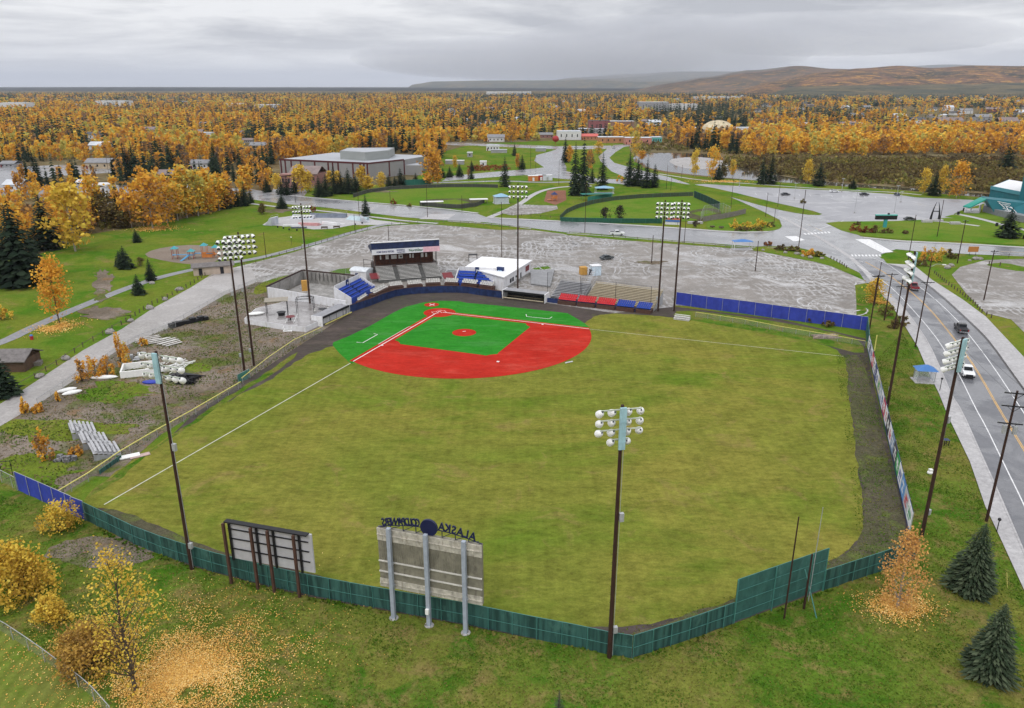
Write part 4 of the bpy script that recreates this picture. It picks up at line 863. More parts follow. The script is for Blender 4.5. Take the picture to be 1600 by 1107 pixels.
p=G(930,430); sh=T('small_shed','small pale blue shed with a dark door at the head of the stair','shed',(p.x,p.y,0),.25); MB().box(-1.4,1.4,-1.2,1.2,0,2.9).build('wall',M('pale blue paint',(.52,.62,.70),.6),sh); MB().box(-1.5,1.5,-1.3,1.3,2.91,3.05).build('roof',WHT,sh); MB().box(-1.9,-1.42,-1,.2,0,1.9).build('door',DARK,sh)
# nets on poles
def net(label,pa,pb,h,n=5):
    A,B_,L_,a=frame(pa,pb); root=T('safety_net',label,'net',(A.x,A.y,0),a); MB().add([(0,0,1.5),(L_,0,1.5),(L_,0,h),(0,0,h)],[(0,1,2,3)]).build('net',NET,root)
    mb=MB()
    for i in range(n): mb.tube((L_*i/(n-1),.1,0),(L_*i/(n-1),.1,h),.06,n=5)
    mb.build('net_pole',BLK,root); MB().tube((0,.05,h),(L_,.05,h),.02,n=4).build('cable',BLK,root)
net('thin black safety net before the tan bleachers',(908,470),(1016,484),6,3); net('thin black safety net before the silver bleachers',(855,463),(906,470),6.5,2)
# entry structures behind right stand
bleach('bleachers','small grey bleachers between grandstand and right blue stand',(692,434),(712,436),6,.6,.25,.8,ALU,rail=True)
A,B_,L_,a=frame((692,431),(711,437)); 
p=G(739,409); g_=T('ticket_booth','small dark framed ticket booth beyond the white building','booth',(p.x,p.y,0),.1); MB().box(-1.4,1.4,-.8,.8,2.2,2.4).build('roof',BLK,g_); MB().tube((-1.3,-.7,0),(-1.3,-.7,2.2),.07).tube((1.3,-.7,0),(1.3,-.7,2.2),.07).tube((1.3,.7,0),(1.3,.7,2.2),.07).tube((-1.3,.7,0),(-1.3,.7,2.2),.07).build('post',BLK,g_); MB().box(-1.1,1.1,-.6,.6,.0,1.0).build('counter',WHT,g_)
for (x,y,l,w) in ((586,441,'maroon canopy at the left foot of the grandstand',2.2),(700,440,'maroon canopy at the right foot of the grandstand',2.4)):
    p=G(x,y); c_=T('canopy',l,'canopy',(p.x,p.y,0),.3); w*=.6; mb=MB(); mb.xprism([(-1.5,1.2),(1.5,2.2),(1.5,2.32),(-1.5,1.34)],-w,w); mb.build('roof',MAROON,c_); MB().tube((-w+.1,-1.3,0),(-w+.1,-1.3,1.2),.05).tube((w-.1,-1.3,0),(w-.1,-1.3,1.2),.05).tube((w-.1,1.3,0),(w-.1,1.3,2.1),.05).tube((-w+.1,1.3,0),(-w+.1,1.3,2.1),.05).build('post',WHT,c_)
p=G(566,436); wt=T('white_tank_shed','small white hut with rounded roof left of the grandstand','hut',(p.x,p.y,0),-.35); MB().box(-2.6,2.6,-2,2,0,2.6).build('wall',WALLW,wt); mb=MB(); mb.xprism([(-2.2,2.62)]+[(-2.2*math.cos(math.pi*i/8),2.7+.7*math.sin(math.pi*i/8)) for i in range(9)]+[(2.2,2.62)],-2.8,2.8); mb.build('roof',M('pale roof sheet',(.62,.65,.68),.4),wt); MB().box(-1,0,-2.06,-2.01,.1,2.1).build('door',NAVY,wt)
# ---- enclosure with white outer wall, terrace
h_=3.4; W_=G(417.5,449,h_); N_=G(473,423.5,h_); E_=G(560,432.5,h_); S_=G(541,471,h_); q0=W_.copy(); q0.z=0
en=T('walled_enclosure','roofless concrete enclosure with a white outer wall left of the blue stand','enclosure',(q0.x,q0.y,0))
def wallseg(a_,b_,h,t_,name,mat,par,o_):
    A_=a_-o_;B2=b_-o_; d=(B2-A_); d.z=0; d.normalize(); n_=Vector((-d.y,d.x,0))*t_
    mb=MB(); vs=[A_,B2,B2+n_,A_+n_]; mb.add([(v.x,v.y,0) for v in vs]+[(v.x,v.y,h) for v in vs],[(3,2,1,0),(4,5,6,7),(0,1,5,4),(1,2,6,5),(2,3,7,6),(3,0,4,7)]); return mb.build(name,mat,par)
for a_,b_,m_,nm in ((W_,S_,WALLW,'outer_wall'),(W_,N_,CON2,'side_wall'),(N_,E_,CON2,'back_wall')):
    w=wallseg(a_,b_,h_,.25,nm,m_,en,q0); c_=wallseg(a_,b_,.35,.35,'coping',M('dark stained timber',(.05,.03,.025),.8),w if nm!='outer_wall' else w,q0); c_.location.z=h_+.003 if nm!='outer_wall' else -.6
mb=MB(); mb.prism([((p-q0).x,(p-q0).y) for p in (W_+Vector((.5,.5,0)),S_+Vector((-.4,.5,0)),E_-Vector((.4,.5,0)),N_-Vector((-.3,.6,0)))],0,.12); mb.build('floor_slab',CON2,en)
mb=MB()
for k in range(14): c_=(N_-q0).lerp(E_-q0,k/13.5); mb.box(c_.x-.12,c_.x+.12,c_.y-.5,c_.y-.05,1.2,h_-.1)
mb.build('wall_rib',M('grey rib',(.2,.19,.18)),en)
p=G(478,455); solo(MB().box(-1.0,1.0,-.5,.5,.12,3.0),'plywood_stack',M('orange plywood',(.5,.27,.06)),'orange plywood sheets leaning in the concrete enclosure','plywood',(p.x,p.y,0),.2)
zt=1.3; tp=[G(381.5,498,zt),G(447.5,508.5,zt),G(477.5,511,zt),G(501,500,zt),G(545,481,zt),G(530,476,zt),G(450,470,zt),G(399.5,482,zt)]; q0=tp[0].copy(); q0.z=0
te=T('terrace','grey concrete terrace with a low white side wall left of the dugout','terrace',(q0.x,q0.y,0)); PT=[(p.x-q0.x,p.y-q0.y) for p in tp]
MB().prism(PT,0,zt).build('terrace_wall',WALLW,te); mxx=sum(p[0] for p in PT)/8; myy=sum(p[1] for p in PT)/8
MB().prism([(mxx+(p[0]-mxx)*.985,myy+(p[1]-myy)*.985) for p in PT],zt+.003,zt+.03).build('floor_slab',wet_mat('wet terrace concrete',(.27,.255,.25),(.17,.155,.15),(.36,.35,.35),wet=.8,s=.12,r0=.1,r1=.5),te)
def canopy(label,px,py,w,d_,h,rz,roof=True,arch=False):
    p=G(px,py,zt); c_=T('shelter_frame',label,'shelter',(p.x,p.y,zt+.03),rz)
    mb=MB()
    for x in (-w,w):
        for y_ in (-d_,d_): mb.tube((x,y_,0),(x,y_,h),.07,n=5)
    for a_,b_ in (((-w,-d_),(w,-d_)),((w,-d_),(w,d_)),((w,d_),(-w,d_)),((-w,d_),(-w,-d_))): mb.tube((*a_,h),(*b_,h),.06,n=5)
    if arch:
        for y_ in (-d_,d_):
            for i in range(8): a1=math.pi*i/8; a2=math.pi*(i+1)/8; mb.tube((w*math.cos(a1),y_,h-.7+.9*math.sin(a1)),(w*math.cos(a2),y_,h-.7+.9*math.sin(a2)),.04,n=4)
    mb.build('frame',BLK,c_)
    if roof: MB().box(-w-.3,w+.3,-d_-.3,d_+.3,h+.05,h+.2).build('roof',M('weathered ply roof',(.30,.27,.22),.8),c_)
canopy('flat plywood roofed shelter on the terrace',434,492,2.4,1.6,3.6,.25); canopy('bare arched steel frame on the terrace',478,487,2.0,1.2,3.4,.15,roof=False,arch=True)
for i,(x,y,l) in enumerate(((440,493,'dark barbecue grill under the terrace shelter'),(454,500,'rust topped round table at the terrace edge'),(505,488,'small dark table beside the dugout end'))):
    p=G(x,y,zt); tb=T('table',l,'table',(p.x,p.y,zt+.03)); MB().tube((0,0,.75),(0,0,.82),1.1,1.1,12).build('table_top',MAROON if i==1 else BLK,tb); MB().tube((0,0,0),(0,0,.75),.2 if i else .8,.2 if i else .9,8).build('table_base',BLK,tb)
A,B_,L_,a=frame((449,519),(460,504)); s_=T('steps','white metal steps leaning on the terrace wall','steps',(A.x,A.y,0),a)
for k in range(8): MB().box(L_*k/8,L_*(k+.55)/8,-.9,.9,.1+k*.15,.18+k*.15).build('tread',LAMPW,s_)
for y_ in (-.95,.95): MB().tube((0,y_,.1),(L_,y_,1.35),.07,n=4).tube((0,y_,.9),(L_,y_,2.1),.04,n=4).build('rail',LAMPW,s_)
p=G(400,492,zt); solo(MB().ball((0,0,.3),2.2,.9,.35,10,5),'tarp',LAMPW,'crumpled white tarp on the left end of the terrace','tarp',(p.x,p.y,zt),.4)
for i,(x,y) in enumerate(((492,489),(512,484),(522,480),(530,477),(498,482))):
    p=G(x,y,zt); c_=T('folding_chair','pale folding chair on the terrace by the dugout roof','chair',(p.x,p.y,zt+.03),i*1.1,'folding chairs on the terrace'); MB().box(-.25,.25,-.25,.25,.42,.47).build('seat',SEATW,c_); MB().box(-.25,.25,.22,.27,.5,.95).build('backrest',SEATW,c_); MB().tube((-.2,-.2,0),(-.2,-.2,.42),.025).tube((.2,-.2,0),(.2,-.2,.42),.025).tube((-.2,.2,0),(-.2,.2,.9),.025).tube((.2,.2,0),(.2,.2,.9),.025).build('leg',GALV,c_)
# ================================================================== POLES AND STREET FURNITURE
HOUSE_SPOTS=[]
def clear(p,r_,front=18):
    HOUSE_SPOTS.append((p.x,p.y,r_)); l=math.hypot(p.x,p.y); k=1
    while k*7<front+r_: HOUSE_SPOTS.append((p.x*(1-k*7/l),p.y*(1-k*7/l),r_*.9)); k+=1
def upole(px,py,ptop,label,arms=(0,),rz=0,r=.17,trans=False,lamp=False,name='utility_pole',armw=1.4,group=None):
    p=G(px,py); h=HT(p,ptop); root=T(name,label,'pole',(p.x,p.y,0),rz,group)
    MB().tube((0,0,-.1),(0,0,h),r,r*.65,8).build('pole',WOODP,root)
    for a_ in arms:
        mb=MB(); z=h-.3-a_; mb.box(-armw,armw,-.22,-.1,z-.07,z+.07); mb.tube((-.8,-.15,z),(0,-.15,z-.7),.03,n=4); mb.tube((.8,-.15,z),(0,-.15,z-.7),.03,n=4); mb.build('crossarm',BLK,root)
        mb=MB()
        for x in (-armw+.1,-armw*.5,armw*.5,armw-.1): mb.tube((x,-.16,z+.07),(x,-.16,z+.25),.05,n=6)
        mb.build('insulator',GALV,root)
    if trans:
        for x in (-.55,.6): MB().tube((x,-.3,h-5.6),(x,-.3,h-4.5),.26,.26,10).build('transformer',GALV,root)
    if lamp:
        MB().tube((0,0,h-2.2),(1.2,-.2,h-1.5),.04,n=5).tube((1.2,-.2,h-1.5),(2.4,-.3,h-1.6),.04,n=5).build('lamp_arm',GALV,root); MB().box(2.2,2.9,-.45,-.15,h-1.7,h-1.55).build('lamp_head',LAMPW,root)
    return root
upole(1541,815,611,'tall utility pole with three crossarms and grey transformers beside the sidewalk',(0,1.7,4.0),-.25,.2,True)
upole(1358,518,430,'utility pole at the end of the long blue fence',(0,),.05)
upole(1366,478,410,'slim utility pole behind the pole at the blue fence end',(3.2,),.05,.13)
upole(1381.5,501,427,'utility pole standing between two others by the sidewalk bushes',(0,),.0)
upole(1397,515,437,'shortest utility pole with two crossarms beside the floodlight pole',(0,1.3),.1)
upole(1430,543,401,'utility pole with street lamp and low crossarm at the sidewalk edge',(5.2,),-.1,.16,False,True)
upole(1248,385,297,'lone wooden pole at the bushes of the gravel lot corner',(),0,.16)
upole(1418,412,336,'bare pole at the junction behind the floodlight top',(),0,.14)
upole(1495.6,412,344,'wooden pole with yellow guy wires beside the road sign',(0,),0,.17,armw=.9)
upole(1537,470,391,'wooden pole between the right gravel lot and the post row',(0,),0,.17,armw=1.0)
upole(1464,370.5,312,'wooden pole on the lawn beside the tall dark arch sculpture',(),0,.15)
upole(1018,412,368,'short wooden pole in a dirt mound on the gravel lot',(),0,.16); upole(1180,424,377,'short wooden pole at the right end of the gravel lot',(),0,.16)
LPS=[(784,402,316,'thin lamp pole beyond the white flat roofed building'),(913.7,364,284,'dark pole beside the white pickup on the road'),(668,340,288,'dark pole by the left zebra crossing'),(722,331,306,'short pole behind the softball backstop'),(416,403,363,'dark pole between playground and skate plaza'),(555,364,335,'dark pole at the near edge of the skate plaza'),(607.7,377,352,'short pole behind the press box'),(561.5,339,295,'dark pole at the road beside the slim spruce'),(462,317,284,'dark pole at the mouth of the hall driveway'),(1069,380,335,'lamp pole between grass strip and road left of the bus shelter'),(1041,296,258,'tall pole right of the dark spruce clump'),(1048,298,275,'shorter pole right of the dark spruce clump'),(1142,325,280,'pole behind the softball corner'),(1196,339,301,'pole on the far side of the island shrubs'),(1209,352,325,'short pole at the tip of the shrub island'),(1215,324,280,'tall pole on the lot divider strip'),(873,290,250,'pole beside the red containers'),(829,264,228,'left tall pole of two by the access street'),(837,264,246,'right shorter pole of two by the access street'),(610,318,299,'small pole on the left softball outfield'),(1065,278,258,'thin pole on the river bank path'),(40,300,262,'thin pole in the street among the left houses'),(170,272,238,'tall thin pole among the left yellow trees'),(948,226,196,'thin pole in front of the orange brown shop')]
for (x,y,tp,l) in LPS: upole(x,y,tp,l,(),0,.12,name='street_pole')
def lotlamp(px,py,ptop,label,col=GALV):
    p=G(px,py); h=HT(p,ptop); root=T('street_lamp',label,'street lamp',(p.x,p.y,0),0); MB().tube((0,0,0),(0,0,h),.11,.07,8).build('pole',col,root); MB().box(-.8,.8,-.25,.25,h,h+.2).build('lamp_head',GALV,root); MB().tube((0,0,0),(0,0,.8),.38,.34,10).build('base',CONC,root)
for a in ((1241,311,287,'pale yellow lamp post on the wet parking lot'),(1335,334,298,'leaning lamp post in the middle of the wet parking lot'),(1397,333,291,'lamp post at the right of the wet parking lot'),(1315,301,280,'lamp post beside the white car on the parking lot'),(1155,292,273,'small lamp post at the far left of the parking lot'),(1407,317,300,'short lamp post behind the right one on the parking lot')): lotlamp(*a)
for (x,y,tp,l) in ((456,384,371,'small white globe lamp on the lawn beside the gravel lot'),(1557,832,812,'small black lamp post on the verge by the sidewalk'),(1468,612,592,'thin grey sign post beside the bus shelter')):
    p=G(x,y); h=HT(p,tp); root=T('lamp_post',l,'lamp post',(p.x,p.y,0)); MB().tube((0,0,0),(0,0,h),.06,n=6).build('pole',BLK,root); MB().ball((0,0,h),.22,n=8).build('lamp_head',LAMPW if x<500 else BLK,root)
# post-and-rail fences and post rows
def postrow(name,label,pts,step,h,rail=True,mat=WOODG,r=.09,group=None,rails=(.75,)):
    ps=[G(*p) for p in pts]; o0=ps[0].copy(); root=T(name,label,'fence',(o0.x,o0.y,0)); pm=MB().tube((0,0,-.1),(0,0,h),r,r,6); P0=None; rm=MB()
    for a_,b_ in zip(ps[:-1],ps[1:]):
        d=b_-a_; l=d.length; k=max(1,round(l/step))
        for j in range(k):
            p=a_+d*(j/k)-o0
            if P0 is None: P0=pm.build('post',mat,root); o=P0
            else: o=P0.copy(); sc.collection.objects.link(o); o.parent=root
            o.location=p
        if rail:
            for f in rails: rm.tube(a_-o0+Vector((0,0,h*f)),b_-o0+Vector((0,0,h*f)),.055,n=5)
    if rail: rm.build('rail',mat,root)
postrow('rail_fence','low timber rail fence along the gravel lot left of its entrance',[(612,352),(666,347.5),(720,349),(780,355),(828,358.5)],4,1.1)
postrow('rail_fence','low timber rail fence along the gravel lot right of its entrance',[(890,365),(940,370),(996,375),(1050,380),(1101,384),(1150,389)],4,1.1)
postrow('rail_fence','timber rail fence along the gravel road on the left',[(0,622),(55,592),(89,571),(130,543),(190,508)],4,1.2,mat=BARKD)
postrow('post_row','row of dark posts from the boulders towards the restroom hut',[(190,508),(238,477),(262,466),(298,446),(326,428)],2.6,1.1,rail=False,mat=BARKD,r=.13)
postrow('rail_fence','low rail fence along the footpath by the gravel lot',[(345,420),(400,412),(448,396),(493,383),(538,368),(583,356)],4,1.0,mat=BARKD)
postrow('post_row','row of short posts between sidewalk and right gravel lot',[(1460,428),(1478,443),(1500,459),(1520,474),(1534,489),(1556,502)],2.2,1.0,rail=False,mat=BARKD,r=.14)
postrow('post_row','row of short posts at the tip of the lot verge',[(1298,405),(1312,412),(1326,422)],2.2,1.0,rail=False,mat=BARKD,r=.14)
postrow('rail_fence','wooden rail fence at the far edge of the right gravel lot',[(1552,401),(1600,404),(1700,410)],5,1.3,mat=BARKD)
postrow('post_row','short posts on the grass island of the right gravel lot',[(1545,415),(1562,417),(1580,420)],3,1.4,rail=False,mat=BARKD,r=.16)
postrow('rail_fence','rail fence before the small gravel parking by the playground',[(770,337),(800,337),(860,341),(875,342)],4,1.1,mat=BARKD)
# boulders
ROCK=M('grey boulder',(.30,.28,.26),.9,.35,1.5)
def rock(px,py,s,label):
    p=G(px,py); rr=random.Random(int(px)); mb=MB().ball((0,0,s*.3),s,s*.75,s*.55,8,5); mb.v=[tuple(c*(1+rr.uniform(-.14,.14)) for c in v) for v in mb.v]; mb.v=[(x,y,max(z,-.05)) for x,y,z in mb.v]; solo(mb,'boulder',ROCK,label,'boulder',(p.x,p.y,0),rr.uniform(0,3),'boulders on the grass verges')
for i,(x,y,s) in enumerate([(103,562,1.1),(62,590,1.0),(172,521,1.3),(204,503,.9),(234,483,1.2),(258,469,1.0),(280,454,1.1),(238,444,.9),(399,388,1.0),(1227,396,.9),(1245,398,1.0),(1254,401,.8),(1266,404,1.1),(1284,405,.8),(1480,420,1.3),(1486,416,1.0),(1524,406,1.2),(1531,406,1.0),(1192,392,.7),(1443,414,.7),(1515,408,.6)]): rock(x,y,s,'pale grey boulder on the verge of the gravel road' if x<500 else 'pale boulder on the verge at the junction')
# ================================================================== VEHICLES
TYRE=M('tyre rubber',(.015,.015,.016),.9); GLASS=M('dark vehicle glass',(.02,.025,.03),.12); CHROME=M('chrome trim',(.5,.5,.52),.25,metal=.8); RLAMP=M('red lamp',(.4,.02,.02),.3); HLAMP=M('clear lamp',(.7,.7,.65),.2)
def paint(n,c): return M('paint '+n,c,.28,.06,1,spec=.6)
def wheels(root,L_,W_,r=.38,fx=.29,bx=-.30):
    for x in (fx,bx):
        for s in (-1,1):
            w=MB().tube((L_*x,s*(W_/2-.24),r),(L_*x,s*(W_/2+.01),r),r,r,14).build('wheel',TYRE,root); MB().tube((L_*x,s*(W_/2+.012),r),(L_*x,s*(W_/2+.03),r),r*.55,r*.5,10).build('rim',CHROME,w)
def pickup(px,py,head,col,label,s=1.0):
    p=G(px,py); root=T('pickup_truck',label,'pickup truck',(p.x,p.y,.11),head); L_,W_=5.7*s,2.0*s; m=paint(col[0],col[1])
    mb=MB(); mb.xprism([(0,0)],0,0) if False else None
    # profile along x (length), extruded across y
    def prof(pts,w,name,mat,par=root):
        n=len(pts); b=MB(); vs=[(x*s,-w*s/2,z*s) for x,z in pts]+[(x*s,w*s/2,z*s) for x,z in pts]; a_=sum(pts[i][0]*pts[(i+1)%n][1]-pts[(i+1)%n][0]*pts[i][1] for i in range(n))
        fs=[tuple(range(n)),tuple(range(2*n-1,n-1,-1))]+[(i,n+i,n+(i+1)%n,(i+1)%n) for i in range(n)]
        if a_<0: fs=[f[::-1] for f in fs]
        b.add(vs,fs); return b.build(name,mat,par)
    body=prof([(-2.8,.5),(-2.8,1.15),(-2.75,1.22),(.9,1.22),(2.5,1.12),(2.82,.95),(2.85,.5),(2.2,.38),(-2.4,.38)],1.96,'body',m)
    cab=prof([(-1.0,1.22),(-.75,1.84),(.35,1.88),(.6,1.82),(1.25,1.22)],1.66,'cab',m)
    for y_ in (-1,1): 
        g=MB(); vs=[(-.78*s,y_*.845*s,1.27*s),(-.62*s,y_*.845*s,1.74*s),(.45*s,y_*.845*s,1.76*s),(.98*s,y_*.845*s,1.27*s)]; g.add(vs,[(0,1,2,3),(3,2,1,0)]); g.build('side_window',GLASS,cab)
    g=MB(); g.add([(1.27*s,-.76*s,1.25*s),(.66*s,-.72*s,1.80*s),(.66*s,.72*s,1.80*s),(1.27*s,.76*s,1.25*s)],[(0,1,2,3),(3,2,1,0)]); g.build('windscreen',GLASS,cab)
    g=MB(); g.add([(-1.02*s,-.7*s,1.28*s),(-.82*s,-.68*s,1.76*s),(-.82*s,.68*s,1.76*s),(-1.02*s,.7*s,1.28*s)],[(0,1,2,3),(3,2,1,0)]); g.build('rear_window',GLASS,cab)
    MB().box(-2.65*s,-1.1*s,-.8*s,.8*s,1.225*s,1.235*s).build('bed',DARK,body)
    MB().box(-2.92*s,-2.8*s,-.95*s,.95*s,.45*s,.65*s).build('rear_bumper',CHROME,root); MB().box(2.8*s,2.95*s,-.95*s,.95*s,.42*s,.68*s).build('front_bumper',BLK,root); MB().box(2.84*s,2.88*s,-.6*s,.6*s,.7*s,.95*s).build('grille',BLK,body)
    for y_ in (-.82,.82): MB().box(2.82*s,2.87*s,(y_-.13)*s,(y_+.13)*s,.75*s,.93*s).build('headlight',HLAMP,root); MB().box(-2.83*s,-2.79*s,(y_-.1)*s,(y_+.1)*s,.75*s,1.1*s).build('tail_light',RLAMP,root)
    wheels(root,L_,W_,.39*s); return root
def carv(px,py,head,col,label,van=False):
    p=G(px,py); root=T('parked_car',label,'car',(p.x,p.y,.11),head); m=paint(col[0],col[1])
    def prof(pts,w,name,mat,par=root):
        n=len(pts); b=MB(); vs=[(x,-w/2,z) for x,z in pts]+[(x,w/2,z) for x,z in pts]; b.add(vs,[tuple(range(n-1,-1,-1)),tuple(range(n,2*n))]+[(i,(i+1)%n,n+(i+1)%n,n+i) for i in range(n)]); return b.build(name,mat,par)
    prof([(-2.3,.35),(2.3,.35),(2.35,.8),(1.3,.98),(-1.9,1.05),(-2.35,.9)][::1],1.8,'body',m); prof([(1.25,.97),(.5,1.42),(-1.0,1.48),(-1.95,1.03)],1.5,'window',GLASS); prof([(.45,1.425),(-.95,1.485),(-.95,1.52),(.4,1.46)],1.45,'roof',m); wheels(root,4.6,1.8,.33)
hb=ang(G(1446,477),G(1419,453))
pickup(1426,452,ang(G(1460,493),G(1430,463)),('dark red',(.22,.01,.02)),'dark red pickup truck driving away near the junction')
pickup(1501,518,ang(G(1520,545),G(1480,497)),('black',(.012,.012,.014)),'black pickup truck driving away on the right lane')
pickup(1509,586,ang(G(1483,545),G(1530,625)),('white',(.72,.73,.74)),'white pickup truck coming towards the camera beside a floodlight pole')
pickup(964,368,R(-3),('white',(.72,.73,.74)),'white pickup truck on the road behind the gravel lot')
carv(1227,306,.15,('charcoal',(.03,.03,.035)),'dark car at the left of the wet parking lot'); carv(1303,301,.05,('white',(.7,.7,.7)),'white car parked at the far edge of the lot'); carv(1350,306,.1,('charcoal',(.03,.03,.035)),'dark car alone in the middle of the parking lot')
carv(1401,306,1.4,('navy',(.03,.04,.08)),'dark blue car by the right lamp post of the lot'); carv(1421,345,.0,('charcoal',(.03,.03,.035)),'dark car beside the stone planter near the arch'); carv(959,232,1.2,('silver',(.4,.4,.42)),'silver car on the distant entry road')
carv(948,406,.5,('slate',(.05,.06,.065)),'dark wreck like car standing alone on the gravel lot')
# ================================================================== SMALL STRUCTURES
WOODL=M('log brown',(.10,.06,.04),.85,.3,1); SHING=M('grey shingles',(.17,.155,.15),.9,.3,1.5); BLUR=M('blue metal roof',(.055,.17,.42),.45,.15,1); PBLU=M('pale blue roof',(.24,.42,.55),.45,.15,1); TAN2=M('beige siding',(.47,.38,.31),.7,.15,.8); PINKW=M('pinkish siding',(.42,.30,.26),.7,.2,.8)
def kiosk(name,label,px,py,w,d_,h,roofm,postm,rz=0,hip=True,rise=.9,pad=True,over=.4,box=False,cat='shelter'):
    p=G(px,py); root=T(name,label,cat,(p.x,p.y,0),rz)
    if pad: MB().box(-w-.5,w+.5,-d_-.5,d_+.5,0,.16).build('slab',CONC,root)
    mb=MB()
    for x in (-w,w):
        for y_ in (-d_,d_): mb.tube((x,y_,0),(x,y_,h),.07,n=6)
    mb.build('post',postm,root)
    mb=MB(); W_,D=w+over,d_+over
    if hip: mb.add([(-W_,-D,h),(W_,-D,h),(W_,D,h),(-W_,D,h),(-W_*.12,0,h+rise),(W_*.12,0,h+rise)],[(3,2,1,0),(0,1,5,4),(2,3,4,5),(1,2,5),(3,0,4)])
    else: mb.box(-W_,W_,-D,D,h,h+.2)
    mb.build('roof',roofm,root)
    if box: MB().box(-w+.1,w-.1,-d_+.1,d_-.1,.16,h-.3).build('wall',M('pale panel wall',(.45,.5,.52),.6),root)
    return root
k=kiosk('bus_shelter','blue roofed bus shelter on a white slab beside the sidewalk',1443,596,1.5,1.1,2.5,BLUR,GALV,-.15)
m=bpy.data.materials.new('clear shelter glass'); m.use_nodes=True; b=m.node_tree.nodes['Principled BSDF']; b.inputs['Base Color'].default_value=(.75,.8,.82,1); b.inputs['Alpha'].default_value=.3; b.inputs['Roughness'].default_value=.1
MB().box(-1.45,1.45,1.0,1.04,.3,2.1).box(-1.45,-1.41,-.9,1.0,.3,2.1).box(1.41,1.45,-.9,1.0,.3,2.1).build('glass_wall',m,k); MB().box(-1.1,1.1,.4,.8,.6,.66).build('bench',GALV,k)
kiosk('bus_shelter','blue roofed shelter at the edge of the gravel lot near the junction',1159,390,3.0,1.4,2.9,BLUR,WHT,0,rise=.7)
kiosk('ticket_hut','pale blue roofed hut beside the left softball field',783,318,3.2,2.4,3.4,PBLU,WHT,.25,rise=1.3,box=True)
kiosk('picnic_shelter','pale blue roofed shelter above the teal dugout',944,302,4.6,2.6,2.8,PBLU,WHT,.0,rise=1.0)
kiosk('bin_shelter','dark blue wheeled bin in the grass behind the advertising fence',1476.5,696,.35,.35,1.0,M('navy bin lid',(.04,.06,.12)),BLK,0,pad=False,over=.1,rise=.1,cat='bin')
p=G(50,531); b_=T('litter_bin','small litter bin with a blue lid and red body by the park path','bin',(p.x,p.y,0)); MB().tube((0,0,0),(0,0,.9),.35,.38,10).build('body',M('red bin',(.4,.03,.03)),b_); MB().tube((0,0,.9),(0,0,1.15),.4,.25,10).build('lid',BLUR,b_)
def hut(name,label,px,py,w,d_,h,roofm,wallm,rz,gable=1.2,cat='hut',over=.5,door=None,ridge='x'):
    p=G(px,py); root=T(name,label,cat,(p.x,p.y,0),rz); W=MB().box(-w,w,-d_,d_,0,h)
    wl=W.build('wall',wallm,root); D=d_+over; Wd=w+over
    mb=MB(); mb.xprism([(-D,h-.15),(0,h+gable),(D,h-.15),(D,h+.05),(0,h+gable+.22),(-D,h+.05)],-Wd,Wd); mb.build('roof',roofm,root)
    mb=MB(); mb.add([(-w,-d_,h),(-w,d_,h),(-w,0,h+gable-.05)],[(0,1,2),(2,1,0)]); mb.add([(w,-d_,h),(w,d_,h),(w,0,h+gable-.05)],[(0,1,2),(2,1,0)]); mb.build('gable',wallm,root)
    for x in (door or ()): MB().box(x-.5,x+.5,-d_-.05,-d_+.02,0,2.1).build('door',DARK,root)
    return root
hut('restroom_hut','long beige restroom hut with grey roof between path and gravel road',334,427,5.6,2.0,2.5,SHING,TAN2,R(22),.7,door=(-3.6,2.4))
hut('log_cabin','dark open log cabin with mossy grey roof at the left edge',16,574,4.6,3.0,2.3,SHING,WOODL,R(3),1.4,cat='cabin')
solo(MB().box(-1.6,1.6,-.9,.9,0,.8),'picnic_table',WOODG,'weathered picnic table beside the roofed log cabin','table',tuple(G(52,571)),.3)
p=G(272,433)
# playground
PG=T('playground_tower','climbing frame with teal roofs, blue slide and red posts','play equipment',tuple(G(307,404)),.12)
TEAL=M('teal plastic roof',(.05,.30,.34),.4); ORG=M('orange plastic',(.55,.19,.05),.45); REDP=M('dark red posts',(.28,.03,.03),.5); BLP=M('light blue plastic',(.07,.26,.45),.4)
for (x,y,h) in ((-6.5,0,3.4),(-1.2,-.8,2.6),(2.5,1.2,4.0),(6.3,0,3.5)):
    mb=MB(); 
    for a_,b_ in ((-.8,-.8),(.8,-.8),(.8,.8),(-.8,.8)): mb.tube((x+a_,y+b_,0),(x+a_,y+b_,h),.09,n=6)
    mb.build('post',REDP if x<2 else ORG,PG); MB().box(x-.85,x+.85,y-.85,y+.85,1.3,1.42).build('deck',ORG if x>0 else BLP,PG)
    mb=MB(); mb.add([(x-1.15,y-1.15,h),(x+1.15,y-1.15,h),(x+1.15,y+1.15,h),(x-1.15,y+1.15,h),(x,y,h+.9)],[(3,2,1,0),(0,1,4),(1,2,4),(2,3,4),(3,0,4)]); mb.build('roof',TEAL,PG)
MB().box(-5.7,-2.0,-.6,.4,1.3,1.4).box(-.4,1.7,-.5,.8,1.6,1.7).box(3.3,5.5,-.3,.7,1.5,1.6).build('bridge',BLP,PG)
mb=MB(); mb.add([(-2.2,-1.6,1.5),(-1.5,-1.6,1.5),(-3.4,-4.2,.15),(-4.1,-4.2,.15),(-2.2,-1.6,1.3),(-1.5,-1.6,1.3),(-3.4,-4.2,0),(-4.1,-4.2,0)],[(3,2,1,0),(4,5,6,7),(0,1,5,4),(1,2,6,5),(2,3,7,6),(3,0,4,7)]); mb.build('slide',BLP,PG)
MB().box(1.9,6,.4,.5,.7,1.9).box(2.3,5.4,-1.4,-1.3,.5,1.5).build('panel',ORG,PG)
PG2=T('playground_tower','orange climbing frame with a dark roof on red wood chips','play equipment',tuple(G(866,314)),.2)
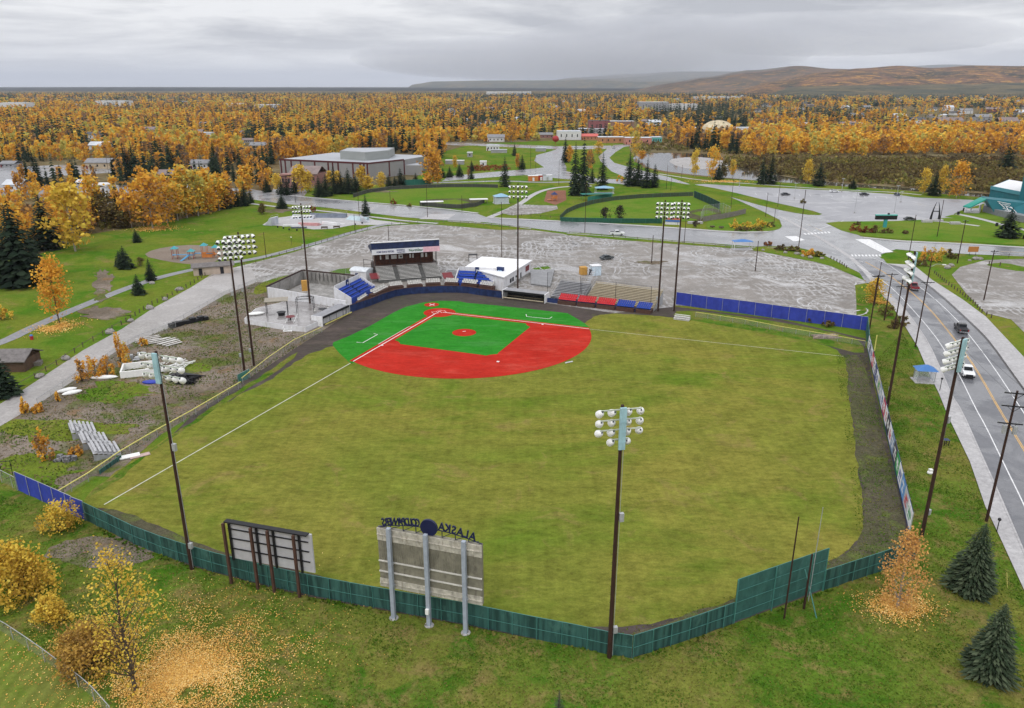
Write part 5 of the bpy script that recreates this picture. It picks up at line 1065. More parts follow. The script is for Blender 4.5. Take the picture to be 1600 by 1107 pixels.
MB().box(-1.2,1.2,-1.2,1.2,1.2,1.4).box(-1.2,1.2,-1.25,-1.15,1.4,2.3).build('deck',ORG,PG2); mb=MB()
for a_,b_ in ((-1.1,-1.1),(1.1,-1.1),(1.1,1.1),(-1.1,1.1)): mb.tube((a_,b_,0),(a_,b_,3.2),.12,n=6)
mb.build('post',ORG,PG2); mb=MB(); mb.add([(-1.5,-1.5,3.1),(1.5,-1.5,3.1),(1.5,1.5,3.1),(-1.5,1.5,3.1),(0,0,4.4)],[(3,2,1,0),(0,1,4),(1,2,4),(2,3,4),(3,0,4)]); mb.build('roof',NAVY,PG2); MB().box(-3.4,-1.2,-.5,.5,.5,.7).build('slide',ORG,PG2)
# skate park
RAMPG=M('ramp grey',(.45,.46,.50),.4,.2,.6,grime=(.2,.3,.35)); RAMPP=M('ramp pink',(.55,.28,.28),.5,.2,.8); RAMPW=M('ramp white',(.72,.72,.73),.4,.15,.6); RAMPB=M('ramp slate',(.12,.14,.18),.5,.3,.8)
def ramp_(label,px,py,w,l,h,rz,mat,two=True):
    p=G(px,py); root=T('skate_ramp',label,'skate ramp',(p.x,p.y,.07),rz); mb=MB(); n=6; pr=[(0,0)]+[(-l*(i/n),h*(i/n)**1.8) for i in range(1,n+1)]+[(-l-.9,h),(-l-.9,0)]; mb.xprism(pr[::-1],-w,w); mb.build('ramp_surface',mat,root); MB().tube((-w,-l-.9,h+.9),(w,-l-.9,h+.9),.04,n=4).tube((-w,-l-.9,h),(-w,-l-.9,h+.9),.04,n=4).tube((w,-l-.9,h),(w,-l-.9,h+.9),.04,n=4).build('rail',GALV,root)
for a in (('tall grey quarter pipe at the left end of the skate plaza',417,351,2.6,3,3.0,R(75),RAMPG),('pink topped ramp in the middle of the skate plaza',489,350,4.2,4,1.1,R(-8),RAMPP),('long slate ramp at the back of the skate plaza',510,341,8,3,1.4,R(176),RAMPB),('pale ramp at the back left of the skate plaza',470,343,5,3,1.3,R(170),RAMPG),('white ramp right of the pink one on the skate plaza',528,349,4,4,1.0,R(-30),RAMPW),('blue grey ramp at the right of the skate plaza',553,345,5,3,1.2,R(150),M('ramp pale blue',(.38,.48,.52),.4,.2,.6)),('low white box ramp near the front edge of the skate plaza',457,352,3.5,2.5,.6,R(10),RAMPW),('white and grey quarter pipe at the right end of the plaza',577,346,3.2,2.5,1.8,R(-75),RAMPG),('low slate ledge in front of the pink ramp',468,356,3,1,.5,R(6),RAMPB)): ramp_(*a)
for i,(x,y) in enumerate(((434,356),(443,358),(452,360),(464,361),(555,352),(566,350))): solo(MB().tube((0,0,0),(0,0,.7),.3,.3,8),'bollard',BLK,'short black bollard at the skate plaza edge','bollard',tuple(G(x,y)),0,'bollards at the skate plaza edge')
for (x,y,l) in ((507,358,'dark picnic bench at the near edge of the skate plaza'),(526,357,'dark bench right of the picnic bench at the skate plaza')): p=G(x,y); t_=T('park_bench',l,'bench',(p.x,p.y,0),.1); MB().box(-1.3,1.3,-.3,.3,.42,.5).build('seat',BARKD,t_); MB().box(-1.2,-1.0,-.25,.25,0,.42).box(1.0,1.2,-.25,.25,0,.42).build('leg',BLK,t_); MB().box(-1.3,1.3,.28,.34,.5,.95).build('backrest',BARKD,t_)
# dumped things in the yard on the left
def pile(name,label,px,py,build,cat,mat,rz=0,g=None): p=G(px,py); mb=MB(); build(mb,random.Random(int(px))); return solo(mb,name,mat,label,cat,(p.x,p.y,.05),rz,g)
def planks(n,l,s,tilt=.25):
    def f(mb,r_):
        for i in range(n): z=.15+.10*(i%3); y=i*s; mb.box(-l/2+r_.uniform(-.4,.4),l/2+r_.uniform(-.4,.4),y,y+s*.5,z,z+.1)
    return f
bleach('bleachers','low aluminium bleachers lying among weeds, section nearest the foul fence',(190,711),(180,694),6,.62,.22,.5,ALU,rail=False,w=.34); bleach('bleachers','low aluminium bleachers lying among weeds, middle section',(171,695),(163,680),6,.6,.22,.5,ALU,rail=False,w=.34); bleach('bleachers','low aluminium bleachers lying among weeds, farthest section',(152,680),(145,664),6,.58,.22,.5,ALU,rail=False,w=.34)
p=G(113,672); q=G(178,712); mb=MB(); v=q-p; 
for k in range(9): mb.tube((v.x*k/8,v.y*k/8,0),(v.x*k/8,v.y*k/8,1.6),.04,n=4)
mb.tube((0,0,1.6),(v.x,v.y,1.6),.06,n=4); mb.tube((0,0,.9),(v.x,v.y,.9),.05,n=4); solo(mb,'guard_rail',GALV,'long aluminium guard rail behind the yard bleachers','rail',(p.x,p.y,0))
pile('plank_stack','stack of pale planks by the gravel road, left one',236,539,planks(6,5,.9),'planks',M('pale plank',(.55,.53,.50),.7,.3,1),R(35)); pile('plank_stack','stack of pale planks by the gravel road, right one with regular gaps',272,540,planks(7,4.2,.9),'planks',M('pale plank',(.55,.53,.50)),R(52))
def boxframe(mb,r_): mb.box(-3.2,3.2,-2.6,-2.3,0,1.3); mb.box(-3.2,-2.9,-2.3,2.6,0,1.3); mb.box(2.9,3.2,-2.3,2.6,0,1.3); mb.box(-2.9,2.9,2.3,2.6,0,1.3)
pile('dumped_crate','large open white box frame dumped in the yard',219,582,boxframe,'frame',LAMPW,R(20))
pile('floor_panel','pinkish board lying inside the white dumped frame',232,583,lambda mb,r_: mb.box(-1.8,1.8,-1.4,1.4,.1,.25),'board',M('pink board',(.45,.33,.30)),R(20))
pile('blue_tarp','crumpled dark blue tarp beside the dumped white frame',236,599,lambda mb,r_: mb.ball((0,0,.2),1.7,.8,.35,9,5),'tarp',BLU)
pile('scrap_truss','black dumped steel truss behind the light pole',288,590,lambda mb,r_: [mb.tube((i*.6-3,-1.2+r_.uniform(-.3,.3),.3+.1*i),(i*.6-1,1.6,.2),.11,n=4) for i in range(9)] and mb.box(-3,3,-1.3,1.3,.05,.4),'scrap',BLK,R(-20))
pile('scrap_heap','tangled heap of white and black bars beside the dumped white frame',262,578,lambda mb,r_: [mb.tube((r_.uniform(-4,3),r_.uniform(-3,3),r_.uniform(.1,.8)),(r_.uniform(-4,5),r_.uniform(-3,3),r_.uniform(.1,1.2)),.08,n=4) for i in range(34)],'scrap heap',LAMPW,R(10)); pile('scrap_heap','black angular heap under the tangled white bars',290,597,lambda mb,r_: [mb.tube((r_.uniform(-3,3),r_.uniform(-2,2),.1),(r_.uniform(-3,3),r_.uniform(-2,2),r_.uniform(.4,1.2)),.14,n=4) for i in range(24)],'scrap heap',BLK,R(-15)); pile('scrap_heap','jumble of grey plates left of the dumped white frame',214,560,lambda mb,r_: [mb.box(a_:=r_.uniform(-3,2.4),a_+1.3,b_:=r_.uniform(-2,1.4),b_+.8,0,r_.uniform(.2,.9)) for i in range(12)],'scrap heap',GALV,.3)
pile('dark_heap','long heap of black timber lying beside the gravel road',294,506,lambda mb,r_: [mb.box(-4.5+i*1.0,-3.2+i*1.0,-.7+r_.uniform(-.3,.3),.6,0,.6+r_.uniform(0,.6)) for i in range(9)],'timber heap',BLK,R(48))
for i,(x,y,l) in enumerate(((105,612,'white dinghy hull lying in the weeds, left one'),(113,616,'white dinghy hull lying in the weeds, right one'),(163,592,'long white hull lying at the orange thicket'))): pile('dinghy',l,x,y,lambda mb,r_: mb.ball((0,0,.25),1.7 if i<2 else 2.6,.6,.4,10,6),'dinghy',LAMPW,R(40 if i<2 else 8))
pile('scrap_heap','round heap of dark and white scrap near the chain link corner',101,720,lambda mb,r_: [mb.box(a_:=r_.uniform(-1.6,1.2),a_+.8,b_:=r_.uniform(-.9,.5),b_+.6,0,r_.uniform(.2,.9)) for i in range(12)],'scrap heap',M('mixed scrap',(.16,.15,.15),.6,.8,2.2,grime=(.5,.55,.6)))
pile('board','white board lying on the outfield edge',203,715,lambda mb,r_: mb.box(-1.4,1.4,-.6,.6,.1,.25),'board',LAMPW,R(30)); pile('board','pinkish board lying right of the white board',219,714,lambda mb,r_: mb.box(-1.4,1.4,-.5,.5,.1,.2),'board',M('pink board',(.45,.33,.30)),R(35))
pile('lumber_heap','heap of pale lumber behind the thin yellow rail fence',1290,527,lambda mb,r_: [mb.box(-3+r_.uniform(-1,1),2+r_.uniform(-1,1),-1.5+i*.28,-1.3+i*.28,.05,.2+r_.uniform(0,.4)) for i in range(10)],'lumber heap',M('mixed lumber',(.36,.28,.24),.8,.5,1.5),.1)
bleach('bleachers','small white bench stand at the foot of the right light pole pair',(1052,500),(1076,503),3,.6,.3,.45,SEATW,rail=False)
p=G(1354,541); solo(MB().tube((0,0,0),(0,0,1),.1),'foul_pole_stub',YEL,'short yellow post where the yellow rail meets the advertising fence','post',(p.x,p.y,0))
p=G(1364,562); h=HT(p,524); fp=T('foul_pole','yellow foul pole behind the start of the advertising fence','foul pole',(p.x,p.y,0)); MB().tube((0,0,0),(0,0,h*.35),.08).build('pole_base',BLK,fp); MB().tube((0,0,h*.35),(0,0,h),.1).build('pole',YEL,fp)
p=G(1573,918) if False else G(1572,918-0)
for (x,y,tp,l) in ((1574,919,885,'thin yellow marker stake on the grass by the sidewalk'),): p=G(x,y); solo(MB().tube((0,0,0),(-.5,0,2.0),.04),'marker_stake',YEL,l,'stake',(p.x,p.y,0))
p=G(1453,741); solo(MB().ball((0,0,.25),.5,.35,.3,8,5).box(-.25,.25,-.2,.2,.3,.8),'utility_box',LAMPW,'small white utility box in the grass beside the light pole','box',(p.x,p.y,0))
pz=pile('yard_gate','dark gate frame left of the blue tarp fence corner',12,743,lambda mb,r_: mb.tube((-.7,0,0),(-.7,0,2.3),.05).tube((.7,0,0),(.7,0,2.3),.05).tube((-.7,0,2.2),(.7,0,2.2),.05).tube((-.7,0,1),(.7,0,1),.04),'gate',BLK,.2)
# ================================================================== SOFTBALL FIELDS
sheet('softball_outfield',LAWN,smooth([(552,312),(565,302),(610,296),(680,293),(740,292.5),(782,294),(778,303),(760,311),(748,319),(700,326),(640,322),(590,318),(556,315)],1,True),.09)
sheet('softball_infield',TRACKG,smooth([(652,318),(668,311),(735,311),(756,312),(745,319),(722,326),(700,326),(670,323)],1,True),.10); sheet('softball_grass',LAWN,[(672,316),(712,312),(735,317),(708,321)],.11)
fence('softball_fence','dark curved fence behind the left softball outfield',[(552,309),(575,302),(610,297),(650,295),(700,293),(740,293),(778,294)],1.9,M('dark slat screen',(.055,.06,.05),.7),WOODG,5,rail=M('pale cap',(.3,.29,.26)))
fence('windscreen','dark teal screen behind the left softball outfield',[(626,292),(675,290)],3.6,M('teal screen',(.02,.13,.10),.7,.15),GRNP,8,cat='screen')
fence('softball_fence','dark fence and bleacher backs of the left softball infield',[(656,322),(690,325),(720,326.5),(745,323),(757,317)],1.9,M('dark slat screen',(.055,.06,.05)),WOODG,5,cat='fence')
for (x,y,w,l) in ((748,318,4,'white roofed dugout at the right of the left softball field'),(675,322,5,'white roofed dugout at the left of the left softball field')): kiosk('softball_dugout',l,x,y,w,1.4,1.9,WHT,WOODG,.15,hip=False,pad=False,cat='dugout')
sheet('softball_outfield',LAWN,smooth([(876,341),(895,328),(940,316),(1000,310),(1070,307.5),(1090,308),(1120,318),(1135,328),(1120,338),(1090,346),(1030,348),(950,348),(890,346)],1,True),.135)
GSF=M('green softball screen',(.015,.085,.05),.7,.3)
fence('softball_fence','green fence arc behind the right softball outfield',[(875,344),(885,334),(900,327),(925,319.5),(960,313.5),(1000,310),(1040,308),(1083,306.5)],2.0,M('olive dark screen',(.05,.075,.04),.7,.3),GRNP,5,rail=WOODG)
fence('softball_fence','tall dark green fence at the upper corner of the right softball field',[(1084,309),(1105,318),(1124,328)],3.4,M('near black green screen',(.012,.045,.035),.7,.3),GRNP,5)
fence('softball_fence','low dark green fence along the near side of the right softball field',[(876,347),(895,348),(950,349),(1000,349.5),(1034,349.5)],2.0,GSF,GRNP,5)
fence('softball_fence','weathered fence and stands at the right corner of the softball field',[(1098,347),(1125,343),(1150,338),(1165,334)],2.2,WOODG,WOODG,5)
sg=fence('sponsor_board','red white and blue sponsor board on the softball fence',[(1039,351),(1062,352)],1.2,WHT,BLK,5,cat='board'); p0=G(1039,351); q0=G(1062,352); v=q0-p0
for i,(c,z) in enumerate(((M('pale red paint',(.5,.12,.10)),2.1),(M('blue paint',(.06,.15,.45)),1.25))): wallseg(p0+Vector((0,-.3,0)),q0+Vector((0,-.3,0)),.7,.1,'stripe',c,sg,p0).location=(0,0,z)
kiosk('softball_dugout','teal roofed dugout behind the right softball outfield',932,313,7.5,2.0,3.0,M('teal steel',(.02,.16,.13),.6),GRNP,R(9),hip=False,pad=False,cat='dugout',box=False)
fence('batting_cage','green mesh batting cage before the teal dugout',[(918,317),(930,314),(955,311.5),(956,309)],2.6,M('teal mesh',(.03,.20,.15),.7),GRNP,3,cat='cage')
fence('chain_link_fence','thin backstop fence at the right softball home plate',[(1094,349),(1100,336),(1128,332),(1140,338)],4,LINK,GALV,4); p=G(1086,350); solo(MB().box(-3,3,-1,1,.0,.8),'player_bench',CONC,'grey concrete bench block by the right softball infield','bench',(p.x,p.y,.1))
sheet('softball_infield',TRACKG,smooth([(1075,330),(1110,325),(1130,331),(1120,341),(1095,345),(1070,340)],1,True),.145); sheet('softball_grass',LAWN,[(1080,334),(1106,329),(1120,334),(1100,340)],.15)
# red containers
for i,(x,y,c,l) in enumerate(((833,283,ORG,'orange container, left of the row beside the footpath'),(845,282,M('dark red container',(.42,.04,.02),.5),'red container in the middle of the row beside the footpath'),(855,282,M('white container',(.6,.62,.68),.5),'white container right of the red ones'))):
    p=G(x,y); c_=T('container',l,'container',(p.x,p.y,0),.1); MB().box(-2.9,2.9,-1.6,1.6,0,3.0).build('body',c,c_); MB().box(-3,3,-1.7,1.7,3.02,3.15).build('roof',WHT,c_); MB().box(-.6,.6,-1.66,-1.61,.1,2.1).build('door',WHT if i!=2 else GALV,c_)
# ================================================================== LARGE BUILDINGS
GYM=M('grey ribbed cladding',(.27,.265,.26),.7,.10,.1,grime=(.25,.25,.26)); MAR=M('maroon stripe',(.09,.018,.02),.6); RF=M('pale flat roof',(.36,.375,.40),.6,.15,.05); GYMT=M('greenish grey cladding',(.28,.295,.285),.7,.08,.1)
def prismb(pts,z0,z1,name,mat,par,o0): 
    P_=[((p-o0).x,(p-o0).y) for p in pts]; return MB().prism(P_,z0,z1).build(name,mat,par)
zc=9.4; c1=G(576,255.7,zc); c0=G(434,250,zc); c2=G(631,250,zc); c0=G(436,249.5,zc)
v01=c0-c1; v12=c2-c1; nrm=Vector((-v01.y,v01.x,0)).normalized(); 
if nrm.y<0: nrm=-nrm
dep=nrm*58; c3=c2; c4=c0+dep; o0=c1.copy(); o0.z=0
c2=c1+(c2-c1); gym=T('sports_hall','large grey windowless hall with maroon stripes at the wood edge','building',(o0.x,o0.y,0))
c3=c2+nrm*35
wl=prismb([c0,c1,c2,c3,c4],0,zc,'wall',GYM,gym,o0); prismb([c0+nrm*.5,c1+nrm*.8,c2+nrm*.4,c3-nrm*.5,c4-nrm*.5],zc+.003,zc+.05,'roof',RF,gym,o0)
def bands(a_,b_,fr,z0,z1,w,mat,par,o_,out=.08,name='stripe'):
    d=b_-a_; d.z=0; l=d.length; d/=l; n_=Vector((d.y,-d.x,0))
    if (n_.x*(-a_.x)+n_.y*(-a_.y))<0: n_=-n_
    for f in fr:
        p=a_-o_+d*l*f; q=p+d*w; vs=[p+n_*out,q+n_*out,q,p]; mb=MB(); mb.add([(v.x,v.y,z0) for v in vs]+[(v.x,v.y,z1) for v in vs],[(3,2,1,0),(4,5,6,7),(0,1,5,4),(1,2,6,5),(2,3,7,6),(3,0,4,7)]); mb.build(name,mat,par)
bands(c0,c1,(.01,.06,.13,.24,.40,.55,.60,.66,.82,.90,.94,.975),.3,zc-.3,1.1,MAR,wl,o0); bands(c1,c2,(.55,.985),.3,zc-.2,1.0,MAR,wl,o0); bands(c0,c1,(0,),zc-.5,zc+.5,v01.length,MAR,wl,o0,.15,'parapet'); bands(c1,c2,(0,),zc-.4,zc+.5,v12.length,MAR,wl,o0,.15,'parapet')
zt_=14.5; b0=G(531,236,zt_); b1=G(607.7,235.4,zt_); bm=G(570,238.5,zt_); prismb([b0,bm,b1,b1+Vector((0,24,0)),b0+Vector((0,24,0))],zc+.06,zt_,'upper_hall',GYMT,gym,o0); prismb([b0+Vector((1,1,0)),bm+Vector((0,1,0)),b1+Vector((-1,1,0)),b1+Vector((-1,23,0)),b0+Vector((1,23,0))],zt_+.003,zt_+.1,'upper_roof',RF,gym,o0)
prismb([G(631,258.5,6),G(660,259,6),G(652,252,6),G(628,252,6)],0,6,'annex',GYM,gym,o0); prismb([G(632,258,6),G(659,258.6,6),G(652,252.5,6),G(628,252.5,6)],6.003,6.1,'annex_roof',RF,gym,o0)
PINK=M('rose brick',(.30,.16,.14),.8,.2,.3); BRS=M('brown shingle roof',(.15,.10,.09),.9,.25,.4); CHR=M('grey brown shingle',(.24,.19,.18),.9,.2,.3)
def house(label,pl,pr,base,ptop,roofm,wallm,style='gable',depth=9,rz=None,windows=3,name='house',front=16,cat='house',kr=1.0,blk=True):
    A=G(pl,base); B_=G(pr,base); w=(B_-A).length; mid=(A+B_)/2; H_=max(2.6,HT(mid,ptop)); rz=0 if rz is None else rz; root=T(name,label,cat,(mid.x,mid.y+depth/2*0,0),rz); wh=w/2; eave=H_*(.62 if style=='gable' else 1.0)
    wl=MB().box(-wh,wh,0,depth,0,eave).build('wall',wallm,root); mb=MB()
    if style=='gable': mb.xprism([(-.5,eave-.12),(depth/2,H_),(depth+.5,eave-.12),(depth+.5,eave+.1),(depth/2,H_+.22),(-.5,eave+.1)],-wh-.5,wh+.5)
    elif style=='front': mb.add([(-wh-.5,-.5,eave*.8),(0,-.5,H_),(wh+.5,-.5,eave*.8),(-wh-.5,depth+.5,eave*.8),(0,depth+.5,H_),(wh+.5,depth+.5,eave*.8)],[(0,1,4,3),(1,2,5,4)])
    else: mb.box(-wh-.2,wh+.2,-.2,depth+.2,H_+.003,H_+.3)
    if style=='front':
        g=MB(); g.add([(-wh,-.01,eave*.8),(wh,-.01,eave*.8),(0,-.01,H_-.15)],[(0,1,2),(2,1,0)]); g.build('gable',wallm,root)
    mb.build('roof',roofm,root)
    for i in range(windows):
        x=-wh+w*(i+.7)/(windows+.4); MB().box(x-.55,x+.55,-.06,.0,eave*.35,eave*.7).build('window',DARK,wl)
    if windows>1 and w>6: MB().box(-wh+.5,-wh+1.5,-.05,0,0,min(2.1,eave*.8)).build('door',MAROON,wl)
    if blk: clear(mid+Vector((0,depth/2,0)),max(w/2,depth/2)*1.05+2,front)
    return root
house('pink walled lodge with a broad grey brown roof before the grey hall',452,497,289,262,CHR,PINK,depth=16,windows=5,rz=R(-6)); house('low porch building with dark red gable left of the lodge',436,478,294,273,BRS,PINK,depth=7,windows=4,style='front',rz=R(-6))
WH=M('white siding',(.62,.62,.62),.7,.15,.5); GREYW=M('grey siding',(.30,.30,.31),.7,.2,.5); BRW=M('brown siding',(.12,.08,.06),.8,.2,.5); DKR=M('dark asphalt shingle',(.10,.10,.105),.9,.2,.4); GRR=M('grey asphalt shingle',(.24,.24,.25),.9,.2,.4); RMET=M('pale metal roof',(.55,.58,.62),.4,.15,.2); TANW=M('tan siding',(.45,.36,.25),.8,.2,.4); REDR=M('coral roof',(.55,.12,.10),.6); ORW=M('orange brown brick',(.42,.20,.10),.8,.2,.3); TEALW=M('turquoise panels',(.12,.42,.38),.6)
for a in [('white gable fronted house in the left wood nearest the golden tree',144,168,308,289,GRR,WH,'front',10),('low white house with a dark roof just above the lawn belt',138,164,334,311,DKR,WH,'gable',8),('grey roofed house touched by the orange tree',188,212,316,300,GRR,GREYW,'gable',9),
 ('white walled house with grey roof beneath the dark spruce',62,88,316,297,GRR,WH,'gable',10),('pale metal roofed house at the left of the street',6,34,299,283,RMET,WH,'gable',10),('small white house cut by the left picture edge',-12,9,322,300,GRR,WH,'gable',8),
 ('grey roofed house behind the street in the left wood',134,172,264,249,GRR,TANW,'gable',11),('brown house beneath two dark spruces',246,286,283,267,CHR,BRW,'gable',10),('white house with grey roof left of the belt spruces',297,326,264,251,GRR,WH,'gable',10),
 ('low dark roofed house in the golden trees at the upper left',126,158,218,207,DKR,WH,'gable',12),('white flat building glimpsed at the upper left wood',303,332,219,208,RMET,WH,'flat',12),('small white shed by the street in the left wood',120,133,290,282,WHT,WH,'gable',6),
 ('small blue roofed garage beside the dark spruce',62,76,305,296,BLUR,WH,'gable',6),('grey house at the far left in the trees',0,22,262,253,GRR,GREYW,'gable',10),('dark low house left of the brown one',205,228,262,252,DKR,BRW,'gable',9),('white house glimpsed above the belt of birches',280,300,300,290,RMET,WH,'gable',8)]: house(*a[:7],style=a[7],depth=a[8])
for a in [('long white warehouse at the far left horizon wood',0,40,172,161,RMET,WH,40),('wide white warehouse in the distant left wood',150,197,167,158,RMET,WH,45),('white warehouse right of the wide one in the distant wood',352,378,169,162,RMET,WH,30),('long pale warehouse in the distant wood above the grey hall',398,434,172,164,RMET,WH,40),('small pale building in the distant wood',615,628,174,168,RMET,GREYW,20),
 ('long low white building beneath the far hills',1088,1155,156,151,RMET,WH,60),('cream commercial block in the distant town',999,1044,175,160,RMET,GREYW,40),('white commercial block beside the cream one',1048,1090,172,163,RMET,WH,40),('pale hall beneath the left end of the far hills',760,830,148,143.5,RMET,WH,80)]: house(*a[:7],style='flat',depth=a[7],windows=5,name='warehouse',cat='warehouse',front=60)
for a in [('maroon three storey block in the middle of the town',920,952,208,189,DKR,M('maroon brick',(.22,.08,.08),.8,.2,.3),14,'flat'),('brown brick block right of the maroon block',953,990,208,190,RMET,M('brown brick',(.25,.15,.11),.8,.2,.3),14,'flat'),('long white roofed store left of the town center',871,908,219,206,RMET,WH,22,'flat'),('coral roofed diner on the far street',909,934,219,210,REDR,ORW,12,'gable'),('long orange brown shop on the far street',935,975,224,215,RMET,ORW,14,'flat'),('coral pink shop right of the orange brown one',977,1018,226,216,RMET,M('coral wall',(.50,.22,.17),.8,.15,.3),14,'flat'),('turquoise shop at the right end of the row',1019,1034,224,215,RMET,TEALW,12,'flat'),('grey flat roofed store behind the coral diner',905,950,209,202,RMET,GREYW,18,'flat'),('white building striped by windows right of the dome',1149,1178,214,200,RMET,WH,14,'flat'),('low white building left of the dome among spruces',1068,1092,207,200,RMET,TANW,14,'flat'),
 ('grey house left of the broad orange tree by the distant street',762,788,222,211,GRR,WH,12,'gable'),('low house behind the pale orange tree',838,866,216,208,GRR,PINK,12,'gable'),('white house at the distant street bend',760,780,236,228,RMET,WH,8,'flat')]: house(*a[:7],style=a[8],depth=a[7],windows=4,name='shop',cat='shop',front=26)
for a in [('white house among right spruces beyond the orange belt',1397,1416,190,178,RMET,WH),('long brown roofed house in the right town',1466,1504,197,184,CHR,TANW),('small white house high in the right town',1476,1490,174,165,RMET,WH),('tan gabled house at the right edge beyond the river',1560,1590,200,184,CHR,TANW),('grey house left of the tan gabled one',1524,1550,190,179,GRR,GREYW),('dark roofed house behind the right orange belt',1424,1446,193,184,DKR,WH),('white house at the left end of the orange belt',1160,1177,212,200,RMET,WH),('pale house in the middle of the right town',1500,1520,178,170,GRR,WH),('red brown house in the right town',1540,1562,176,168,CHR,M('maroon brick',(.22,.08,.08))),('grey roofed house above the orange belt middle',1330,1350,186,177,GRR,WH),('pale roofed house near the right picture edge',1588,1612,182,172,RMET,GREYW)]: house(*a,style='gable',depth=12,windows=3,front=70)
house('long flat white roofed canopy at the far softball field',767,792,239.5,234.5,RMET,GREYW,style='flat',depth=4,windows=0,name='canopy_roof',cat='canopy',blk=False); house('short flat white roofed canopy right of the long one',837,853,237,232,RMET,GREYW,style='flat',depth=4,windows=0,name='canopy_roof',cat='canopy',blk=False); house('left white picnic canopy behind the softball field',696,710,257,251.5,WHT,GREYW,style='flat',depth=4,windows=0,name='canopy_roof',cat='canopy',blk=False); house('right white picnic canopy behind the softball field',713,725,257.5,252,WHT,GREYW,style='flat',depth=4,windows=0,name='canopy_roof',cat='canopy',blk=False); house('white boxy kiosk behind the softball field',750,760,261,253,WHT,WH,style='flat',depth=5,windows=1,name='kiosk',cat='kiosk',blk=False); house('small white kiosk beside the parking bays',730,738,246,239,WHT,GREYW,style='flat',depth=5,windows=1,name='kiosk',cat='kiosk',blk=False)
# dome
p=G(1121,207); r_=25/ppm(p); h=HT(p,188); dm=T('dome_hall','pale ribbed dome hall rising behind the spruces','dome',(p.x,p.y,0)); mb=MB(); n=28; m_=8
for j in range(m_+1):
    th=math.pi/2*j/m_
    for i in range(n): a=2*math.pi*i/n; mb.v.append((r_*math.cos(th)*math.cos(a),r_*math.cos(th)*math.sin(a),2+(h-2)*math.sin(th)))
for j in range(m_):
    for i in range(n): mb.f.append((j*n+i,j*n+(i+1)%n,(j+1)*n+(i+1)%n,(j+1)*n+i))
mb.build('dome',M('yellowed membrane',(.58,.50,.34),.6,.3,.12,grime=(.38,.30,.17)),dm); MB().tube((0,0,0),(0,0,2.1),r_*1.01,r_*1.01,28).build('wall',TANW,dm)
mb=MB()
for i in range(14):
    a=2*math.pi*i/14
    for j in range(6): t0=math.pi/2*j/6; t1=math.pi/2*(j+1)/6; mb.tube((r_*1.005*math.cos(t0)*math.cos(a),r_*1.005*math.cos(t0)*math.sin(a),2+(h-1.9)*math.sin(t0)),(r_*1.005*math.cos(t1)*math.cos(a),r_*1.005*math.cos(t1)*math.sin(a),2+(h-1.9)*math.sin(t1)),.14,n=4,cap=False)
mb.build('rib',TANW,dm); clear(p,r_+4,40)
# teal arena on the right
TL=M('teal cladding',(.016,.135,.165),.6,.12,.15,grime=(.014,.10,.13)); TLL=M('pale teal fascia',(.07,.26,.31),.5,.1,.2); TW=M('grey base wall',(.20,.21,.22),.7)
o0=G(1600,345); o0.z=0; ar_=T('teal_arena','teal angular arena building with a white flat roof at the right edge','building',(o0.x,o0.y,0))
za=7.5; a1=G(1548.4,292,za); a2=G(1600,302,za); a3=G(1660,315,za); dd=Vector((30,40,0))
prismb([a1,a2,a3,a3+dd,a1+Vector((27,30,0))],0,za,'wall',TL,ar_,o0); prismb([a1+Vector((1.5,1.2,0)),a2+Vector((.6,1.5,0)),a3+Vector((0,1.5,0)),a3+dd*.97,a1+Vector((26.5,28.5,0))],za+.003,za+.08,'roof',WHT,ar_,o0); prismb([a1-Vector((.4,.4,0)),a2-Vector((.4,.4,0)),a3-Vector((.4,.4,0)),a3,a2,a1],za-1.2,za+.4,'fascia',TLL,ar_,o0)
t0=G(1594,301,9); prismb([t0,t0+Vector((40,-10,0)),t0+Vector((62,20,0)),t0+Vector((22,24,0))],0,HT(t0,258),'tower',TL,ar_,o0); bands(t0,t0+Vector((40,-10,0)),(.12,),9,14,1.2,TLL,ar_,o0,.2,'strip_window')
# leaning front wall with the graphic of white lines
w0=G(1541,336); w1=G(1640,352); w0t=G(1541,311,6.4); 
hh=6.4; f0=G(1556,337); f1=G(1602,347); f2=G(1660,360)
mb=MB(); T0=G(1541,311,hh)-o0; T1=G(1602,318,hh)-o0; T2=G(1680,328,hh)-o0; F0=f0-o0; F1=f1-o0; F2=f2-o0
bk=Vector((3,9,0)); vs=[F0,F1,F2,T2,T1,T0]; vs=[Vector((v.x,v.y,v.z)) for v in vs]; vb=[v+bk for v in vs]; mb.add(vs+vb,[(0,1,4,5),(1,2,3,4),(7,6,11,10),(8,7,10,9),(5,4,10,11),(4,3,9,10),(0,5,11,6),(2,8,9,3)]); mb.build('leaning_wall',TL,ar_)
mb=MB(); ex=(F1-F0).normalized(); 
def wp(u,v,o=.12): 
    b0=F0.lerp(F1,u); t0=T0.lerp(T1,u); p=b0.lerp(t0,v); return p+Vector((0,-o,0))
for (u,v,u2,v2) in ((.28,.92,.62,.86),(.30,.85,.42,.60),(.38,.8,.58,.78),(.44,.72,.66,.62),(.36,.55,.60,.48),(.48,.66,.52,.40),(.40,.44,.70,.38),(.60,.7,.74,.42),(.45,.34,.66,.28),(.55,.5,.6,.25),(.66,.56,.8,.30)): mb.tube(wp(u,v),wp(u2,v2),.13,n=4)
mb.build('line_graphic',WHT,ar_)
